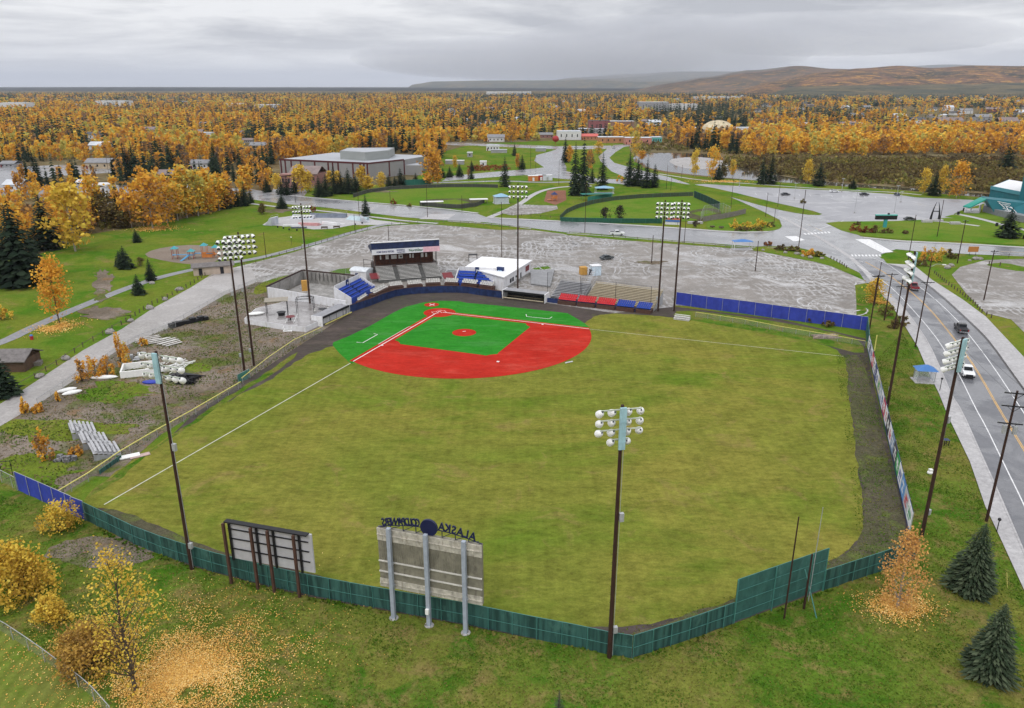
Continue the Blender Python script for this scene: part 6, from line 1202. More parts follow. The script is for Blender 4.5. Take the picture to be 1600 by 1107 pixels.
cA=G(1505,322,3.2)-o0; cB=G(1532.5,308,6.5)-o0; cC=G(1542,311,6.4)-o0; cD=G(1516,324,3.0)-o0; mb=MB(); th_=Vector((0,0,.5)); mb.add([cA,cD,cC,cB,cA-th_,cD-th_,cC-th_,cB-th_],[(0,1,2,3),(7,6,5,4),(0,4,5,1),(1,5,6,2),(2,6,7,3),(3,7,4,0)]); mb.build('canopy',M('green teal canopy',(.02,.26,.20),.5),ar_)
prismb([G(1535,331),G(1556,337.5),G(1600,348.5),G(1662,362),G(1662,356),G(1556,331),G(1537,327)],0,2.6,'base_wall',TW,ar_,o0); mb=MB()
for x,y in ((1508,331),(1516,332),(1530,331)): v=G(x,y)-o0; mb.box(v.x-.3,v.x+.3,v.y-.3,v.y+.3,0,3.0)
mb.build('column',WHT,ar_); prismb([G(1506,333),G(1530,334),G(1533,327),G(1508,328)],0,.4,'step',CONC,ar_,o0)
# antler-like arch, planter, teal monument sign
p=G(1460,346); s_=T('arch_sculpture','dark arch sculpture shaped like a tall letter beside the parking lot','sculpture',(p.x,p.y,0)); wd=13/ppm(p)/2*1.0; h=HT(p,316); mb=MB()
for sgn in (-1,1):
    for i in range(8): z=h*i/8; z2=h*(i+1)/8; f=lambda t_: sgn*(wd*(1-(t_**2)*.75)); mb.tube((f(i/8),0,z),(f((i+1)/8),0,z2),.55*(1-i/9),.55*(1-(i+1)/9),6,cap=False)
mb.tube((-wd*.7,0,h*.52),(wd*.7,0,h*.52),.2,n=6); mb.build('arch',BLK,s_); MB().box(-wd*1.6,wd*1.8,-1.2,1.2,0,.8).build('plinth',CONC,s_)
p=G(1382,356); m_=T('monument_sign','teal post sign with a broad black message board','sign',(p.x,p.y,.12)); h=HT(p,336); MB().box(-.6,.6,-.4,.4,0,h*.7).build('post',M('teal post',(.04,.30,.30)),m_); bd=MB().box(-4.2,4.2,-.5,.5,h*.62,h*.92).build('board',BLK,m_); MB().box(-4.3,4.3,-.6,.6,h*.925,h*1.0).build('cap',TEALW,m_); MB().ball((.8,0,h*1.04),.5).build('finial',BLK,m_)
p=G(1519,400); rs_=T('road_sign','orange brown road sign board beside the junction','sign',(p.x,p.y,.1)); MB().tube((-1,0,0),(-1,0,2),.06).tube((1,0,0),(1,0,2),.06).build('post',BLK,rs_); MB().box(-1.7,1.7,-.06,.06,1.2,3.0).build('panel',M('orange sign',(.45,.18,.05)),rs_)
for (x,y,l) in ((1492,351,'stone planter right of the arch sculpture'),(1448,348,'stone planter left of the arch sculpture')): p=G(x,y); solo(MB().box(-2,2,-.8,.8,0,.9),'planter',CONC,l,'planter',(p.x,p.y,.13))
for (x,y,l) in ((1497,336,'round dark litter bin at the lawn tip before the arena'),(1506,330,'dark litter bin beside the arena canopy'),(1557,354,'dark round shrub pot by the arena path'),(1600,374,'dark litter bin at the right picture edge on the lawn')): p=G(x,y); solo(MB().tube((0,0,0),(0,0,1.3),.6,.5,8),'litter_bin',BLK,l,'bin',(p.x,p.y,.13))
MB().add([(0,0,0)],[]) 
solo(MB().ball((0,0,5.2),3.2,3.2,3.0,12,8).tube((0,0,0),(0,0,3),.2),'red_sculpture',M('matt red paint',(.35,.03,.03),.6),'round red sculpture on a mast by the distant street','sculpture',tuple(G(868,226)))
for i,(x,y) in enumerate(((1090,352),(1113,357),(1127,358),(1093,347))): p=G(x,y); solo(MB().box(-.9,.9,-.4,.4,.4,.9).tube((0,0,0),(0,0,.4),.15),'picnic_bench',BARKD,('dark picnic seat on the grass below the softball benches','dark seat furthest right below the softball benches','pale low block right of the dark seats','dark bench right beside the softball screen')[i],'seat',(p.x,p.y,.1))
# dirt mound on the lot
sheet('dirt_mound',DIRT,blob(1018,411,22,2.6,seed=31,jit=.4),.11)
# overhead wires between the road-side poles
def wire(label,pts,r_=.02):
    o0=pts[0]; mb=MB()
    for a_,b_ in zip(pts[:-1],pts[1:]):
        n=10; L_=(b_-a_).length
        for i in range(n):
            f=lambda t_: a_.lerp(b_,t_)-Vector((0,0,4*L_*.012*t_*(1-t_)))-o0
            mb.tube(f(i/n),f((i+1)/n),r_,n=3,cap=False)
    solo(mb,'overhead_wire',BLK,label,'wire',tuple(o0))
def top(px,py,pt,off): p=G(px,py); return Vector((p.x+off,p.y,HT(p,pt)-.1))
for off,l in ((-1.2,'outer overhead wire between the roadside poles'),(1.2,'inner overhead wire between the roadside poles')):
    wire(l,[top(1541,815,611,off),top(1430,543,457,off*.8),top(1358,518,430,off)])

# scattered roofs of the town, seen between the trees
def distant_houses():
    rr=random.Random(21); protos=[]
    for i,(rm,wm,lb) in enumerate(((RMET,WH,'white house with a pale metal roof'),(GRR,TANW,'tan house with a grey roof'),(DKR,WH,'white house with a dark roof'),(CHR,GREYW,'grey house with a brown roof'))):
        o=T('distant_house',lb,'house',(0,0,0)); MB().box(-6,6,0,9,0,3).build('wall',wm,o); mb=MB(); mb.xprism([(-.5,2.9),(4.5,5.2),(9.5,2.9),(9.5,3.1),(4.5,5.4),(-.5,3.1)],-6.5,6.5); mb.build('roof',rm,o); mb=MB()
        for x in (-4,-1.5,1,3.6): mb.box(x,x+1.1,-.05,0,1,2.2)
        mb.build('window',DARK,o); protos.append((o,lb))
    spots=[]
    for k in range(400):
        r_=rr.random()
        px=rr.uniform(1180,1640) if r_<.4 else rr.uniform(700,1180) if r_<.72 else rr.uniform(-30,420); py=150+rr.random()**1.2*(52 if px>700 else 85)
        if 1150<px and py>200: continue
        if px<430 and py<158: continue
        p=G(px,py)
        if any((p.x-q.x)**2+(p.y-q.y)**2<26**2 for q in spots) or any((p.x-a)**2+(p.y-b)**2<15**2 for a,b,_ in HOUSE_SPOTS[:400]): continue
        spots.append(p)
        if len(spots)>95: break
    used=[0,0,0,0]
    for p in spots:
        i=rr.randrange(4); o,lb=protos[i]; reg_=' in the left wood' if p.x<-60 else ' in the town beyond the river bend' if p.x/p.y<.28 else ' in the town beyond the orange belt'
        d=o if not used[i] else dup(o,(0,0,0)); used[i]=1
        d.location=(p.x,p.y,0); d.rotation_euler=(0,0,rr.choice([0,0,1.57,.3,-.4])); d['label']=lb+reg_; d['group']=lb+reg_; s_=rr.uniform(.85,1.5)*(1.5 if p.y>1500 else 1); d.scale=(s_,s_,s_*.9); clear(p,10*s_,45+p.y*.04)
distant_houses()
# ================================================================== TREES
def leaf_mat(name,stops,rough=.8,trans=.25,objvar=.5,nscale=.25,spec=.0,low=0):
    m,t,b=newmat(name)
    at=nd(t,'ShaderNodeAttribute',attribute_name='tint').outputs['Fac']; oi=nd(t,'ShaderNodeObjectInfo').outputs['Random']
    f=mth(t,'ADD',at,mth(t,'MULTIPLY_ADD',oi,objvar,-objvar/2))
    n=noise(t,pos(t),nscale,2,.5); f=mth(t,'ADD',f,mth(t,'MULTIPLY_ADD',n,.6,-.3))
    if low: f=mth(t,'ADD',f,mth(t,'MULTIPLY_ADD',ramp(t,noise(t,pos(t),.009,4,.65),.36,.64),low*2,-low))
    r=nd(t,'ShaderNodeValToRGB',{0:f}); e=r.color_ramp.elements
    while len(e)<len(stops): e.new(.5)
    for i,(p_,c) in enumerate(stops): e[i].position=p_; e[i].color=rgb(c)
    t.links.new(r.outputs[0],b.inputs['Base Color']); b.inputs['Roughness'].default_value=rough; b.inputs['Specular IOR Level'].default_value=spec
    if trans:
        tl=nd(t,'ShaderNodeBsdfTranslucent'); t.links.new(r.outputs[0],tl.inputs[0]); ms=nd(t,'ShaderNodeMixShader',{0:trans})
        t.links.new(b.outputs[0],ms.inputs[1]); t.links.new(tl.outputs[0],ms.inputs[2]); t.links.new(ms.outputs[0],t.nodes['Material Output'].inputs[0])
    return m
LGOLD=leaf_mat('golden birch leaves',[(0,(.16,.115,.085)),(.13,(.28,.18,.105)),(.28,(.48,.26,.085)),(.46,(.64,.31,.05)),(.66,(.76,.41,.05)),(.85,(.78,.52,.085)),(1,(.50,.45,.12))],objvar=.55,trans=.33,low=.34)
LOLIVE=leaf_mat('olive shrub leaves',[(0,(.085,.06,.035)),(.35,(.14,.105,.04)),(.6,(.22,.18,.06)),(.85,(.13,.16,.04)),(1,(.42,.29,.07))],nscale=.15)
LYEL=leaf_mat('yellow shrub leaves',[(0,(.34,.20,.04)),(.4,(.62,.41,.06)),(.75,(.76,.56,.09)),(1,(.60,.54,.13))],objvar=.2)
LSPR=leaf_mat('spruce needles',[(0,(.006,.010,.008)),(.5,(.014,.024,.015)),(1,(.034,.050,.028))],trans=.0,objvar=.3,spec=.02)
LSPRB=leaf_mat('blue spruce needles',[(0,(.012,.020,.012)),(.5,(.034,.052,.028)),(1,(.10,.125,.072))],trans=.0,objvar=.15,spec=.05)
LRED=leaf_mat('rust red leaves',[(0,(.10,.03,.02)),(.5,(.22,.075,.03)),(1,(.32,.14,.05))])
LDARK=leaf_mat('dark bronze leaves',[(0,(.02,.016,.02)),(.5,(.045,.035,.035)),(1,(.09,.07,.05))])
def mesh_np(name,V,F,tint,mat,k=4):
    me=bpy.data.meshes.new(name); V=np.asarray(V,np.float32); F=np.asarray(F,np.int32)
    me.vertices.add(len(V)); me.vertices.foreach_set('co',V.ravel()); me.loops.add(F.size); me.loops.foreach_set('vertex_index',F.ravel())
    me.polygons.add(len(F)); me.polygons.foreach_set('loop_start',np.arange(0,F.size,k,dtype=np.int32)); me.polygons.foreach_set('loop_total',np.full(len(F),k,np.int32))
    a=me.attributes.new('tint','FLOAT','FACE'); a.data.foreach_set('value',np.asarray(tint,np.float32)); me.update(); me.validate(); me.materials.append(mat); return me
def quads(rs,C,s,flat=0.0,asp=1.0):
    n=len(C); nrm=rs.normal(size=(n,3)); nrm[:,2]+=flat; nrm/=np.linalg.norm(nrm,axis=1)[:,None]
    a=np.cross(nrm,rs.normal(size=(n,3))); a/=np.linalg.norm(a,axis=1)[:,None]; b=np.cross(nrm,a)
    sz=(s*rs.uniform(.6,1.4,n))[:,None]; a=a*sz*asp; b=b*sz
    V=np.stack([C-a*.5-b*.2,C+a*.1-b*.55,C+a*.55+b*.15,C-a*.1+b*.5],1).reshape(-1,3)
    return V,np.arange(4*n).reshape(n,4)
def decid(seed,h,r,n,s,base=.18,clumps=26,sparse=.32,top=1.0):
    "crown of a birch / aspen: leaf clumps gathered round branch ends"
    rs=np.random.RandomState(seed); z=rs.uniform(0,1,clumps)**.85; prof=np.sin(np.clip(z*.93+.10,0,1)*math.pi)**.6
    rad=r*prof*rs.uniform(.25,.95,clumps); ph=rs.uniform(0,6.283,clumps)+z*9
    C=np.stack([rad*np.cos(ph),rad*np.sin(ph),h*(base+(top-base)*.97*z)],1); ct_=rs.uniform(.15,.85,clumps)
    idx=rs.randint(0,clumps,n); P=C[idx]+rs.normal(size=(n,3))*np.array([r*sparse,r*sparse,h*.055])
    V,F=quads(rs,P,s,.4); tint=ct_[idx]*.6+rs.uniform(0,.4,n)
    return V,F,tint,C
def spruce(seed,h,r,tiers,boughs,w=.42,base=.05,parts=1,droop=.38):
    rs=np.random.RandomState(seed); Vs=[];Fs=[];Ts=[];o=0
    lob=rs.uniform(.82,1.12,12)
    for i in range(tiers):
        t_=(i+rs.uniform(0,.6))/tiers; z=h*(base+(1-base)*t_); R_=r*(1-t_)**.68*(1 if t_>.08 else .8)+.03*r
        nb=max(4,int(boughs*(1-t_*.65))); a0=rs.uniform(0,6.28)
        for j in range(nb):
            a=a0+6.283*j/nb+rs.uniform(-.25,.25); L_=R_*rs.uniform(.72,1.15)*lob[int(a*12/6.283)%12]; ww=w*L_*rs.uniform(.7,1.2)+.03*r
            dr=droop*L_+h*.01; ca,sa=math.cos(a),math.sin(a)
            for q in range(parts):
                f0=q/parts; f1=(q+1)/parts; wq=ww*(1-.55*f0)
                def P(f,side,dz): return (ca*L_*f-sa*side,sa*L_*f+ca*side,z-dr*f**1.2+dz)
                m0=.15*ww
                Vs+= [P(f0,0,m0),P(f0*.5+f1*.5,wq*.5,-m0),P(f1*1.03,0,0-.02*h*0),P(f0*.5+f1*.5,-wq*.5,-m0)]
                Fs.append((o,o+1,o+2,o+3)); o+=4; Ts.append(.2+.55*rs.rand()*(.5+.5*f1)+.2*f1)
    # leader
    Vs+=[(-.03*r,0,h*.93),(.03*r,0,h*.93),(0.01,0,h*1.02),(-.01,0,h*1.02)]; Fs.append((o,o+1,o+2,o+3)); Ts.append(.6)
    return np.array(Vs),np.array(Fs),np.array(Ts)
def trunk_mb(h,r,C=None,seed=0,limbs=0,lean=.03,topf=.9):
    mb=MB(); rr=random.Random(seed); n=5; pts=[Vector((0,0,-.1))]
    for i in range(1,n+1): pts.append(Vector((rr.uniform(-1,1)*lean*h*.3*i/n,rr.uniform(-1,1)*lean*h*.3*i/n,h*topf*i/n)))
    for i in range(n): mb.tube(pts[i],pts[i+1],r*(1-i/n*.85),r*(1-(i+1)/n*.85),6,cap=(i in(0,n-1)))
    if C is not None:
        idx=list(range(len(C))); rr.shuffle(idx)
        for k in idx[:limbs]:
            c=Vector(C[k]); z0=max(h*.12,c.z-(abs(c.x)+abs(c.y))*.9-h*.05); f=min(.95,z0/(h*topf)); j=min(n-1,int(f*n)); p0=pts[j].lerp(pts[j+1],f*n-j)
            mid=p0.lerp(c,.5)+Vector((0,0,-h*.01)); mb.tube(p0,mid,r*.38*(1-f*.6),r*.22*(1-f*.6),4,cap=False); mb.tube(mid,c,r*.22*(1-f*.6),.015,4,cap=False)
    return mb
# meshes shared by the trees (unit: real metres for a 12 m tree)
def mkvariants():
    V={}
    for i in range(6):
        v,f,t_,C=decid(10+i,12,[2.3,2.8,2.0,3.2,2.5,1.8][i],900,.62,base=[.14,.2,.1,.16,.25,.12][i],clumps=34)
        V['decid',i]=(mesh_np('birch_crown',v,f,t_,LGOLD),trunk_mb(12,.17,C,i,12).build('trunk',BARKW,link=False).data)
        v,f,t_,C=decid(30+i,12,[2.4,3.0,2.1,2.7,3.3,2.0][i],230,1.15,base=.1,clumps=20)
        tb=MB().tube((0,0,0),(0,0,10),.16,.05,4); o=len(v); fv=np.array(tb.v[:8]); ff=np.array([q for q in tb.f if len(q)==4][:4])+o
        V['farbirch',i]=mesh_np('far_birch',np.vstack([v,fv]),np.vstack([f,ff]),np.concatenate([t_,[.05]*4]),LGOLD)
        v,f,t_=spruce(50+i,14,[2.0,2.4,1.8,2.6,2.2,1.6][i],26,15,w=.6,parts=2); V['spruce',i]=(mesh_np('spruce_crown',v,f,t_,LSPR),MB().tube((0,0,-.1),(0,0,13),.2,.03,6).build('trunk',BARKD,link=False).data)
        v,f,t_=spruce(70+i,14,[2.3,2.7,2.0,3.0,2.5,1.9][i],16,10,w=.95); V['farspruce',i]=mesh_np('far_spruce',v,f,t_,LSPR)
    return V
VAR=mkvariants()
ALL_TREES=[]   # world positions, for keeping the wood clear of them
def tree(kind,px,py,ptop,wpx,label,group=None,name=None,vi=None,mat=None,cat='tree',rz=None):
    "one tree of its own; base pixel, pixel row of its top, crown width in pixels"
    p=G(px,py); h=max(1,HT(p,ptop)); wid=wpx/ppm(p); rr=random.Random(int(px*7+py*13)); vi=rr.randrange(6) if vi is None else vi
    nm=name or {'decid':'birch_tree','spruce':'spruce_tree'}[kind]
    o=T(nm,label,cat,(p.x,p.y,0),rr.uniform(0,6.28) if rz is None else rz,group); ALL_TREES.append((p.x,p.y,wid/2))
    cm,tm=VAR[kind,vi]; H0={'decid':12,'spruce':14}[kind]; W0={'decid':[x*1.15 for x in (2.3,2.8,2.0,3.2,2.5,1.8)],'spruce':[2.0,2.4,1.8,2.6,2.2,1.6]}[kind][vi]*(1.45 if kind=='spruce' else 2.1)
    c=bpy.data.objects.new('crown',cm); sc.collection.objects.link(c); c.parent=o; t_=bpy.data.objects.new('trunk',tm); sc.collection.objects.link(t_); t_.parent=o
    o.scale=(wid/W0,wid/W0,h/H0)
    if mat: 
        if len(c.material_slots): c.material_slots[0].link='OBJECT'; c.material_slots[0].material=mat
    return o
def bush(px,py,ptop,wpx,label,mat=LYEL,n=900,s=.35,name='shrub',group=None,seed=0,stems=10,asp=1,lit=0):
    p=G(px,py); h=max(.6,HT(p,ptop)*.93); r=wpx/ppm(p)/2*.92; rs=np.random.RandomState(seed+int(px)); rr=random.Random(seed+int(px))
    k=max(8,int(n/28)); a=rs.uniform(0,6.283,k); q=rs.uniform(0,1,k)**.5; z=rs.uniform(.1,1,k); rad=r*q*np.sqrt(np.clip(1-(z-.15)**2*.95,0.05,1))
    lob=1+.22*np.sin(a*3+seed)+.14*np.sin(a*5+2*seed); rad=rad*lob; C=np.stack([rad*np.cos(a),rad*np.sin(a)*.85,h*z*(1-.35*q)*(1+.15*np.sin(a*4+seed))],1); C[:,2]=np.clip(C[:,2],.15,None)
    idx=rs.randint(0,k,n); P=C[idx]+rs.normal(size=(n,3))*np.array([r*.11,r*.11,h*.08]); P[:,2]=np.clip(P[:,2],.05,None)
    V,F=quads(rs,P,s,.5); tt=rs.uniform(0,.55,k)[idx]+rs.uniform(0,.4,n)
    root=T(name,label,'shrub',(p.x,p.y,0),0,group); ALL_TREES.append((p.x,p.y,r))
    c=bpy.data.objects.new('foliage',mesh_np('foliage',V,F,tt,mat)); sc.collection.objects.link(c); c.parent=root
    if stems:
        mb=MB()
        for i in range(stems): e_=Vector(C[rr.randrange(k)]); mb.tube((e_.x*.12,e_.y*.12,-.05),e_,.05,.015,4,cap=False)
        mb.build('stem',BARKD,root)
    return root
def treebig(px,py,ptop,wpx,label,n=2600,s=.28,base=.12,mat=LGOLD,bark=BARKD,name='birch_tree',seed=1,sparse=.2,clumps=60,limbs=46,tr=.16,white=False):
    p=G(px,py); h=HT(p,ptop); r=wpx/ppm(p)/2
    v,f,t_,C=decid(seed,h,r*.82,n,s,base=base,clumps=clumps,sparse=sparse)
    o=T(name,label,'tree',(p.x,p.y,0)); c=bpy.data.objects.new('crown',mesh_np('crown',v,f,t_,mat)); sc.collection.objects.link(c); c.parent=o
    trunk_mb(h,tr,C,seed,limbs,lean=.05).build('trunk',bark,o); ALL_TREES.append((p.x,p.y,r)); return o
LORG=leaf_mat('orange birch leaves',[(0,(.44,.22,.05)),(.5,(.72,.36,.05)),(1,(.82,.52,.09))],objvar=0,trans=.3)
# ---- foreground trees
treebig(212,1080,862,140,'sparse yellow tree with bare dark limbs above its carpet of fallen leaves',n=1900,s=.2,base=.12,seed=4,sparse=.15,mat=LYEL,clumps=80,limbs=76,tr=.2)
bush(30,932,836,110,'large dense golden shrub cut by the left edge of the picture',n=5200,s=.26,seed=1,stems=20)
bush(84,974,926,62,'small pale yellow shrub between the large golden shrub and the curved chain link fence',n=1700,s=.22,seed=2)
bush(96,830,775,58,'gold and brown shrub standing against the blue tarp fence',n=1600,s=.22,seed=5,stems=26)
bush(142,1040,965,110,'brown and bronze shrub left of the sparse yellow tree',n=4600,s=.22,seed=6,stems=40,mat=leaf_mat('bronze shrub leaves',[(0,(.30,.18,.06)),(.5,(.52,.32,.07)),(1,(.70,.50,.10))]))
treebig(1402,950,832,76,'pale trunked orange birch over its ring of fallen leaves by the fence corner',n=2900,s=.19,base=.03,seed=9,sparse=.22,bark=BARKW,clumps=70,limbs=40,mat=leaf_mat('apricot leaves',[(0,(.34,.17,.07)),(.4,(.60,.32,.11)),(.75,(.74,.44,.13)),(1,(.62,.38,.2))],objvar=0))
def bigspruce(px,py,ptop,wpx,label,seed,mat=LSPRB,tiers=46,b=40,parts=3):
    p=G(px,py); h=HT(p,ptop); r=wpx/ppm(p)/2; o=T('spruce_tree',label,'tree',(p.x,p.y,0))
    v,f,t_=spruce(seed,h,r*.98,tiers,b,w=.19,base=.03,parts=parts,droop=.14); c=bpy.data.objects.new('crown',mesh_np('crown',v,f,t_,mat)); sc.collection.objects.link(c); c.parent=o
    MB().tube((0,0,-.1),(0,0,h*.95),.18,.03,6).build('trunk',BARKD,o); ALL_TREES.append((p.x,p.y,r)); return o
bigspruce(1516,926,818,80,'blue green spruce at the foot of the utility pole beside the sidewalk',3)
bigspruce(1543,1058,943,84,'blue green spruce lowest in the right corner of the picture',4)
bigspruce(873,1122,1078,26,'small spruce top poking up at the bottom edge of the picture',5,tiers=16,b=16)
# ---- left side
tree('spruce',38,446,312,62,'tall broad dark spruce left of the golden bushy tree',vi=3)
tree('spruce',1,446,325,50,'dark spruce cut by the left picture edge next to the broad dark spruce',vi=1)
tree('spruce',75,390,300,44,'tall dark spruce just behind the golden bushy tree',vi=0)
tree('decid',118,393,288,74,'large bushy golden tree at the forest corner of the park',vi=3,mat=LYEL)
tree('decid',239,358,272,64,'large orange tree standing at the edge of the park lawn',vi=3)
treebig(93,506,405,62,'orange tree alone on the lawn beside the path with leaves beneath',n=1500,s=.5,base=.22,seed=14,sparse=.22,clumps=40,limbs=20,mat=LORG)
tree('spruce',196,420,384,24,'small spruce on the lawn, leftmost of three by the path',vi=3); tree('spruce',188,416,391,16,'tiny spruce touching the left side of a small spruce on the lawn',vi=1)
tree('spruce',217,461,428,19,'small spruce on the near side of the park path',vi=3); tree('spruce',236,439,404,16,'slim small spruce just above the park path',vi=0)
tree('spruce',214,379,358,14,'tiny spruce on open grass below the orange tree',vi=1); tree('decid',220,416,402,12,'small green sapling between two small spruces on the lawn',mat=LOLIVE)
bush(3,500,466,28,'orange shrub at the left picture edge on the park lawn',n=500,s=.5)
tree('spruce',5,618,552,46,'dark spruce at the left edge below the log cabin',vi=3)
for i,(x,y,tp,w) in enumerate([(60,297,235,22),(198,276,221,22),(211,276,221,20),(267,264,219,20),(250,260,216,12),(336,264,218,16),(363,254,223,14),(372,233,203,11),(9,233,200,14),(168,209,184,13),(86,208,192,9),(383,322,283,15),(372,323,290,14),(354,326,288,18),(326,328,292,18),(306,331,296,16),(315,329,300,14),(343,325,300,15),(392,318,296,10)]):
    tree('spruce',x,y,tp,w,'dark spruce among the yellow trees behind the left park' if i<11 else 'dark spruce in the row edging the lawn left of the road',group='spruces in the wood behind the left park' if i<11 else 'spruces edging the lawn left of the road')
for i,(x,y,tp,w,m_) in enumerate([(150,352,276,40,0),(165,352,300,40,1),(183,355,318,34,1),(206,356,300,34,0),(262,350,275,36,0),(278,345,290,34,0),(292,341,262,38,0),(310,338,268,36,0),(326,334,266,34,0),(343,329,272,36,0),(357,326,275,26,0),(272,343,310,24,1),(300,336,314,22,1),(225,355,322,28,1),(194,357,330,26,1),(135,366,315,34,0),(100,360,300,34,0),(85,330,290,40,0),(385,300,260,28,0)]):
    tree('decid',x,y,tp,w,'golden birch in the dense belt along the upper lawn edge' if not m_ else 'olive green tree in the dense belt along the upper lawn edge',group='golden birches along the lawn edge' if not m_ else 'olive trees along the lawn edge',mat=LOLIVE if m_ else None)
for (x,y,tp,w,l) in ((22,402,318,34,'dark spruce behind the tall broad one at the left edge'),(58,432,352,30,'slim dark spruce right beside the tall broad one'),(8,372,310,30,'dark spruce top rising behind the left edge spruces')): tree('spruce',x,y,tp,w,l)
# ---- by the road and skate plaza
tree('spruce',441,326,303,17,'round spruce on the lawn above the skate plaza',vi=3); tree('spruce',572,338,304,14,'slim spruce between the skate plaza and the road',vi=0); tree('decid',410,335,318,14,'small olive tree left of the skate plaza',mat=LOLIVE)
bush(489,332,321,11,'rust coloured bush behind the skate plaza',LRED,300,.5); bush(615,320,311,11,'rust coloured bush at the lawn edge of the left softball field',LRED,260,.5); bush(640,323,316,9,'small green bush at the lawn edge of the left softball field',LOLIVE,200,.5)
for i,(x,y,tp,w) in enumerate([(417,301,276,14),(440,304,280,14),(449,305,274,16),(461,302,275,13),(499,308,275,18),(510,307,272,20),(523,303,258,16),(534,303,268,20),(545,303,262,20),(556,299,270,16),(608,295,272,13),(617,295,275,13),(626,293,262,16),(632,290,272,9),(650,289,270,12),(692,278,262,10),(703,277,260,11),(718,276,255,12),(736,280,262,10),(737,268,250,9)]):
    tree('spruce',x,y,tp,w,'dark young spruce planted before the grey windowless hall',group='young spruces in front of the grey hall')
for i,(x,y,tp,w) in enumerate([(434,302,272,16),(471,302,258,26),(482,300,268,20),(528,290,268,14),(516,288,268,14),(566,296,260,18),(575,297,276,20),(596,295,270,17),(489,280,272,12)]):
    tree('decid',x,y,tp,w,'yellow birch planted in front of the grey windowless hall',group='yellow birches in front of the grey hall',mat=LYEL)
tree('decid',674,291,233,30,'bright orange birch at the right end of the grey hall',vi=0); tree('decid',684,291,262,18,'low orange tree leaning beside the bright orange birch',vi=4)
tree('decid',732,276,264,6,'tiny orange tree by the parking bays',vi=0); tree('decid',711,262,244,9,'slim yellow tree behind the picnic roofs',mat=LYEL); tree('decid',809,262,241,9,'orange tree left of a small dark spruce by the street',vi=2)
# ---- middle spruces
for (x,y,tp,w,l) in [(789,292,243,17,'lone tall spruce beside the blue roofed hut'),(883,254,213,13,'tall dark spruce at the fork of the access street'),(898,306,221,20,'left one of the two tallest spruces behind the playground'),(911,306,214,20,'right one of the two tallest spruces behind the playground'),(925,286,262,11,'short spruce between the tallest pair and the single spruce'),(941,297,238,19,'single tall spruce behind the teal dugout'),(816,265,242,11,'small dark spruce beside the access street'),(804,244,224,8,'small dark spruce at the far softball field'),(983,291,235,20,'left spruce of the dark clump beside the entry road'),(996,291,246,19,'second spruce of the dark clump beside the entry road'),(1010,294,247,17,'third spruce of the dark clump beside the entry road'),(1022,293,256,17,'right spruce of the dark clump beside the entry road'),(1122,281,251,14,'dark spruce between orange trees on the river bank'),(1190,288,244,17,'left spruce of the dark pair on the river bank'),(1203,288,240,19,'right spruce of the dark pair on the river bank'),(1279,291,252,19,'dark spruce right of a yellow birch on the river bank'),(1458,306,267,20,'dark spruce before yellow trees beyond the parking lot'),(1571,268,220,25,'tall dark spruce behind the teal building'),(1573,372,324,31,'open branched spruce on the lawn below the teal building'),(925,256,238,8,'small dark spruce right of the green lawn by the street'),(1332,295,278,12,'small dark round evergreen at the far lot edge')]:
    tree('spruce',x,y,tp,w,l)
for (x,y,tp,w,l,m_) in [(1085,277,233,14,'yellow birch leaning over the river bank',LYEL),(1112,281,230,23,'broad orange birch on the river bank',None),(1144,279,250,12,'thin bare orange tree right of the river bank spruce',None),(1130,279,252,13,'greenish tree right of the river bank spruce',LOLIVE),(799,223,191,21,'broad orange tree beside the distant street',None),(833,216,186,17,'pale orange tree right of the broad orange tree',None),(993,246,206,17,'tall orange tree over the street bend',None),(1003,252,236,14,'low orange tree beneath the tall orange tree',None),(921,266,235,15,'yellow tree between the two tallest spruces and the single one',None),(890,255,228,12,'thin pale orange tree left of the tallest spruces',None),(935,242,222,16,'yellow green tree by the distant lawn',LYEL),(1261,286,250,17,'yellow birch left of a dark spruce on the river bank',LYEL),(1494,310,253,33,'bright orange tree beside the parking lot end',None),(1442,303,264,20,'yellow tree left of the spruce beyond the parking lot',LYEL),(1470,303,260,17,'yellow tree right of the spruce beyond the parking lot',LYEL),(945,347,325,17,'dark round tree, left of the pair before the softball outfield',LDARK),(968,345,322,17,'dark round tree, right of the pair before the softball outfield',LDARK),(1086,356,345,9,'small dark round tree by the softball benches',LDARK)]:
    tree('decid',x,y,tp,w,l,mat=m_,vi=3 if w>15 else None)
bush(968,283,274,14,'orange shrub below the dark clump of spruces',LGOLD,200,.6)
# shrubs of the traffic islands
for i,(x,y,tp,w,m_,l) in enumerate([(1148,357,343,18,LYEL,'orange yellow shrub at the left end of the island bed'),(1168,357,343,22,LYEL,'pale yellow shrub second in the island bed'),(1188,356,338,26,LYEL,'tall golden shrub in the middle of the island bed'),(1204,355,346,16,LOLIVE,'dark green shrub at the right end of the island bed'),(1160,361,352,22,LOLIVE,'low dark shrub before the golden island shrubs'),(1182,361,353,24,LOLIVE,'low dark shrub under the tall golden island shrub')]):
    bush(x,y,tp,w,l,m_,500,.42,seed=i)
for i,(x,y,tp,w,m_,l) in enumerate([(1334,361,349,26,LRED,'rust red low hedge left in the bed under the teal sign'),(1352,364,352,26,LRED,'rust red low hedge right in the bed under the teal sign'),(1368,364,352,22,LOLIVE,'dark green hedge beside the post of the teal sign'),(1385,365,356,20,LOLIVE,'dark green hedge at the right end of the sign bed'),(1415,366,360,12,LOLIVE,'tiny green bush at the corner of the curved kerb'),(1340,352,346,12,LOLIVE,'small dark bush behind the rust red hedge')]):
    bush(x,y,tp,w,l,m_,420,.4,seed=i)
